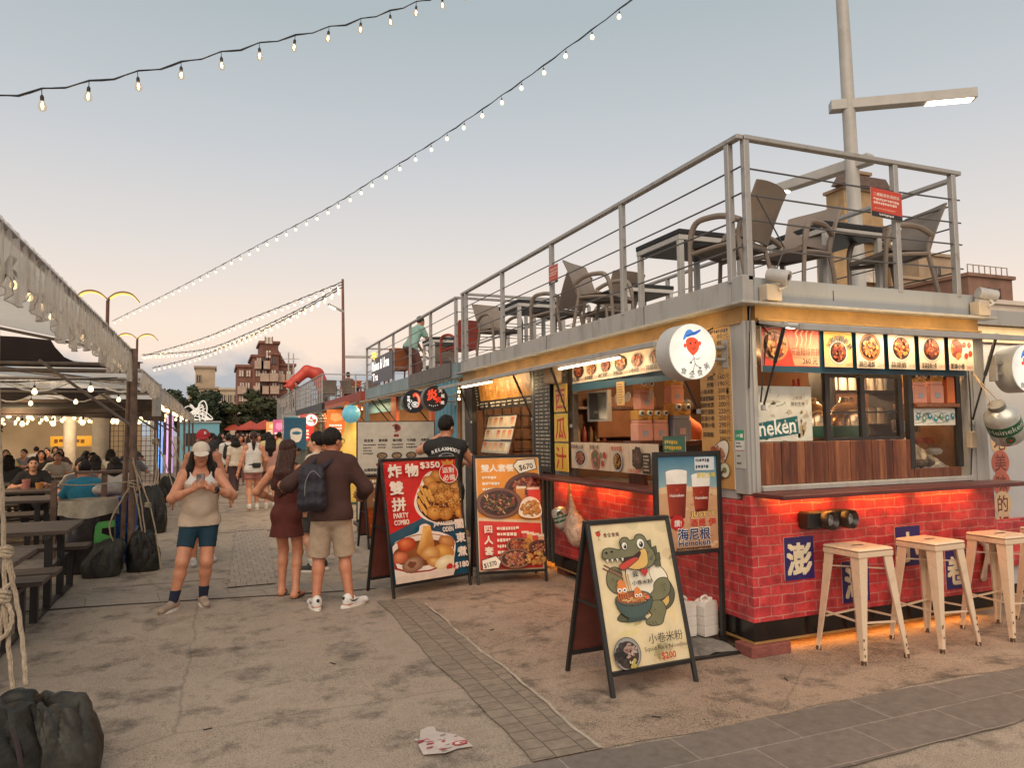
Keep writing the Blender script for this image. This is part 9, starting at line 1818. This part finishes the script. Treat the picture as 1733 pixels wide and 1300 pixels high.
for i, (x, y, rt, hr) in enumerate([(-5.3, 13.4, .2, 'long'), (-4.7, 13.5, -.4, 'short'), (-6.0, 15.6, .4, 'bob'), (-5.4, 17.6, .3, 'short'), (-4.9, 17.7, 0, 'long'), (-6.3, 19.7, .5, 'short'), (-5.6, 19.9, .2, 'bob'), (-5.0, 20.0, -.3, 'short'), (-6.2, 22.2, .3, 'long'), (-5.3, 22.3, 3.3, 'short'), (-3.9, 17.5, 3.2, 'long'), (-3.4, 19.6, .2, 'short'), (-2.9, 20.0, 3.1, 'bob'), (-7.6, 21.3, .4, 'short'), (-7.0, 18.6, .6, 'long'), (-8.2, 23.6, .4, 'bob'), (-2.1, 15.4, 2.9, 'long'), (-2.4, 17.5, .1, 'short'), (-1.9, 19.8, 3.0, 'short'), (-4.2, 22.1, .2, 'bob'), (-6.8, 16.5, .5, 'short'), (-7.4, 24, .3, 'short')]+[(r.uniform(-8.5, -1.9), r.choice((13.4, 15.4, 17.5, 19.8, 22, 24.5, 27, 30))+r.uniform(-.2, .2), r.choice((.2, 3.2, -.3, 2.9)), r.choice(('long', 'short', 'bob', 'short'))) for i in range(34)]):
    key = hr; tp = fabric(TOPS[i % 10])
    lb = 'seated customer with %s hair under the tents, %s' % ({'long': 'long dark', 'short': 'short dark', 'bob': 'bobbed dark'}[hr], {0: 'in a black top', 1: 'in an off-white top', 2: 'in a tan top', 3: 'in a maroon top', 4: 'in a white top', 5: 'in a navy top', 6: 'in a brick red top', 7: 'in a mustard top', 8: 'in a grey top', 9: 'in a jet black top'}[i % 10])+(', farther back' if i > 9 else '')
    if key not in proto: proto[key] = seated(lb, x, y, rt, TOPS[i % 10], hr, .26, h=.02, group='customers seated under the tents')
    else: c = copy_tree(proto[key], (x, y, 0), rt, lb, {'shirt': tp})
# crowd farther along the walkway
wk = {}
for i, (x, y, rt, k) in enumerate([(-.2, 27, PI, 'a'), (.5, 28.5, PI, 'b'), (1.2, 27.5, .1, 'a'), (1.7, 25, -1.2, 'b'), (.9, 31, PI, 'a'), (.1, 33, .2, 'b'), (1.5, 34, PI, 'a'), (.6, 37, .1, 'b'), (1.9, 38, PI, 'b'), (-.4, 38, PI, 'a'), (1.2, 41, 0, 'a'), (2.2, 43, PI, 'b'), (.3, 44, PI, 'a'), (1.8, 46, .3, 'a'), (2.5, 30, -1.4, 'a'), (2.6, 33, -1.5, 'b'), (.95, 24.3, PI, 'b'), (1.35, 21.8, 2.6, 'a')]+[(r.uniform(-.5, 2.4), r.uniform(23, 47), r.choice((PI, 0, PI-.3, .4, PI+.5)), r.choice('ab')) for i in range(52)]):
    ad = ['in a black top', 'in an off-white top', 'in a tan top', 'in a maroon top', 'in a white top', 'in a navy top', 'in a brick red top', 'in a mustard top', 'in a grey top', 'in a jet black top'][i % 10]
    lb = 'distant %s %s on the walkway%s' % ({'a': 'short haired walker', 'b': 'long haired walker'}[k], ad, ', farther along' if i > 9 else '')
    if k not in wk: wk[k] = person(lb, (x, y, 0), rt, 1.66 if k == 'a' else 1.58, 1.0, .022, S2, feet={'r': (-.08, -.15, 0, 0), 'l': (.08, .15, 0, 0)}, wear=[('top', TOPS[i % 10], .7, .013, -.08, .07, .02), ('bottom', (.03, .03, .04), .9 if k == 'b' else 1.9, .012, .1, .02)], hair=('short' if k == 'a' else 'long', None, .3), shoe=(.3, .28, .27), group='crowd along the walkway')
    else: copy_tree(wk[k], (x, y, 0), rt, lb, {'shirt': fabric(TOPS[i % 10])})
# things on the tables
for i, (x, y, c, lb) in enumerate([(-2.95, 14.45, (.5, .2, .18), 'pink drink tub on the table of the smiling man'), (-2.75, 14.4, (.55, .25, .08), 'orange food tub on the table of the smiling man'), (-3.6, 12.3, (.55, .52, .48), 'white sauce pot on the table beside the bending man'), (-3.75, 12.35, (.4, .38, .36), 'grey bottle shaped cup on the table beside the bending man')]):
    solo('food_tub', MB().lathe([(.05, 0), (.065, .10 if i != 0 else .16), (.06, .10 if i != 0 else .16), (.045, .01)], (x, y, .746), 14), M('tub_%d' % i, c, .4), lb, 'tub', smooth=True)
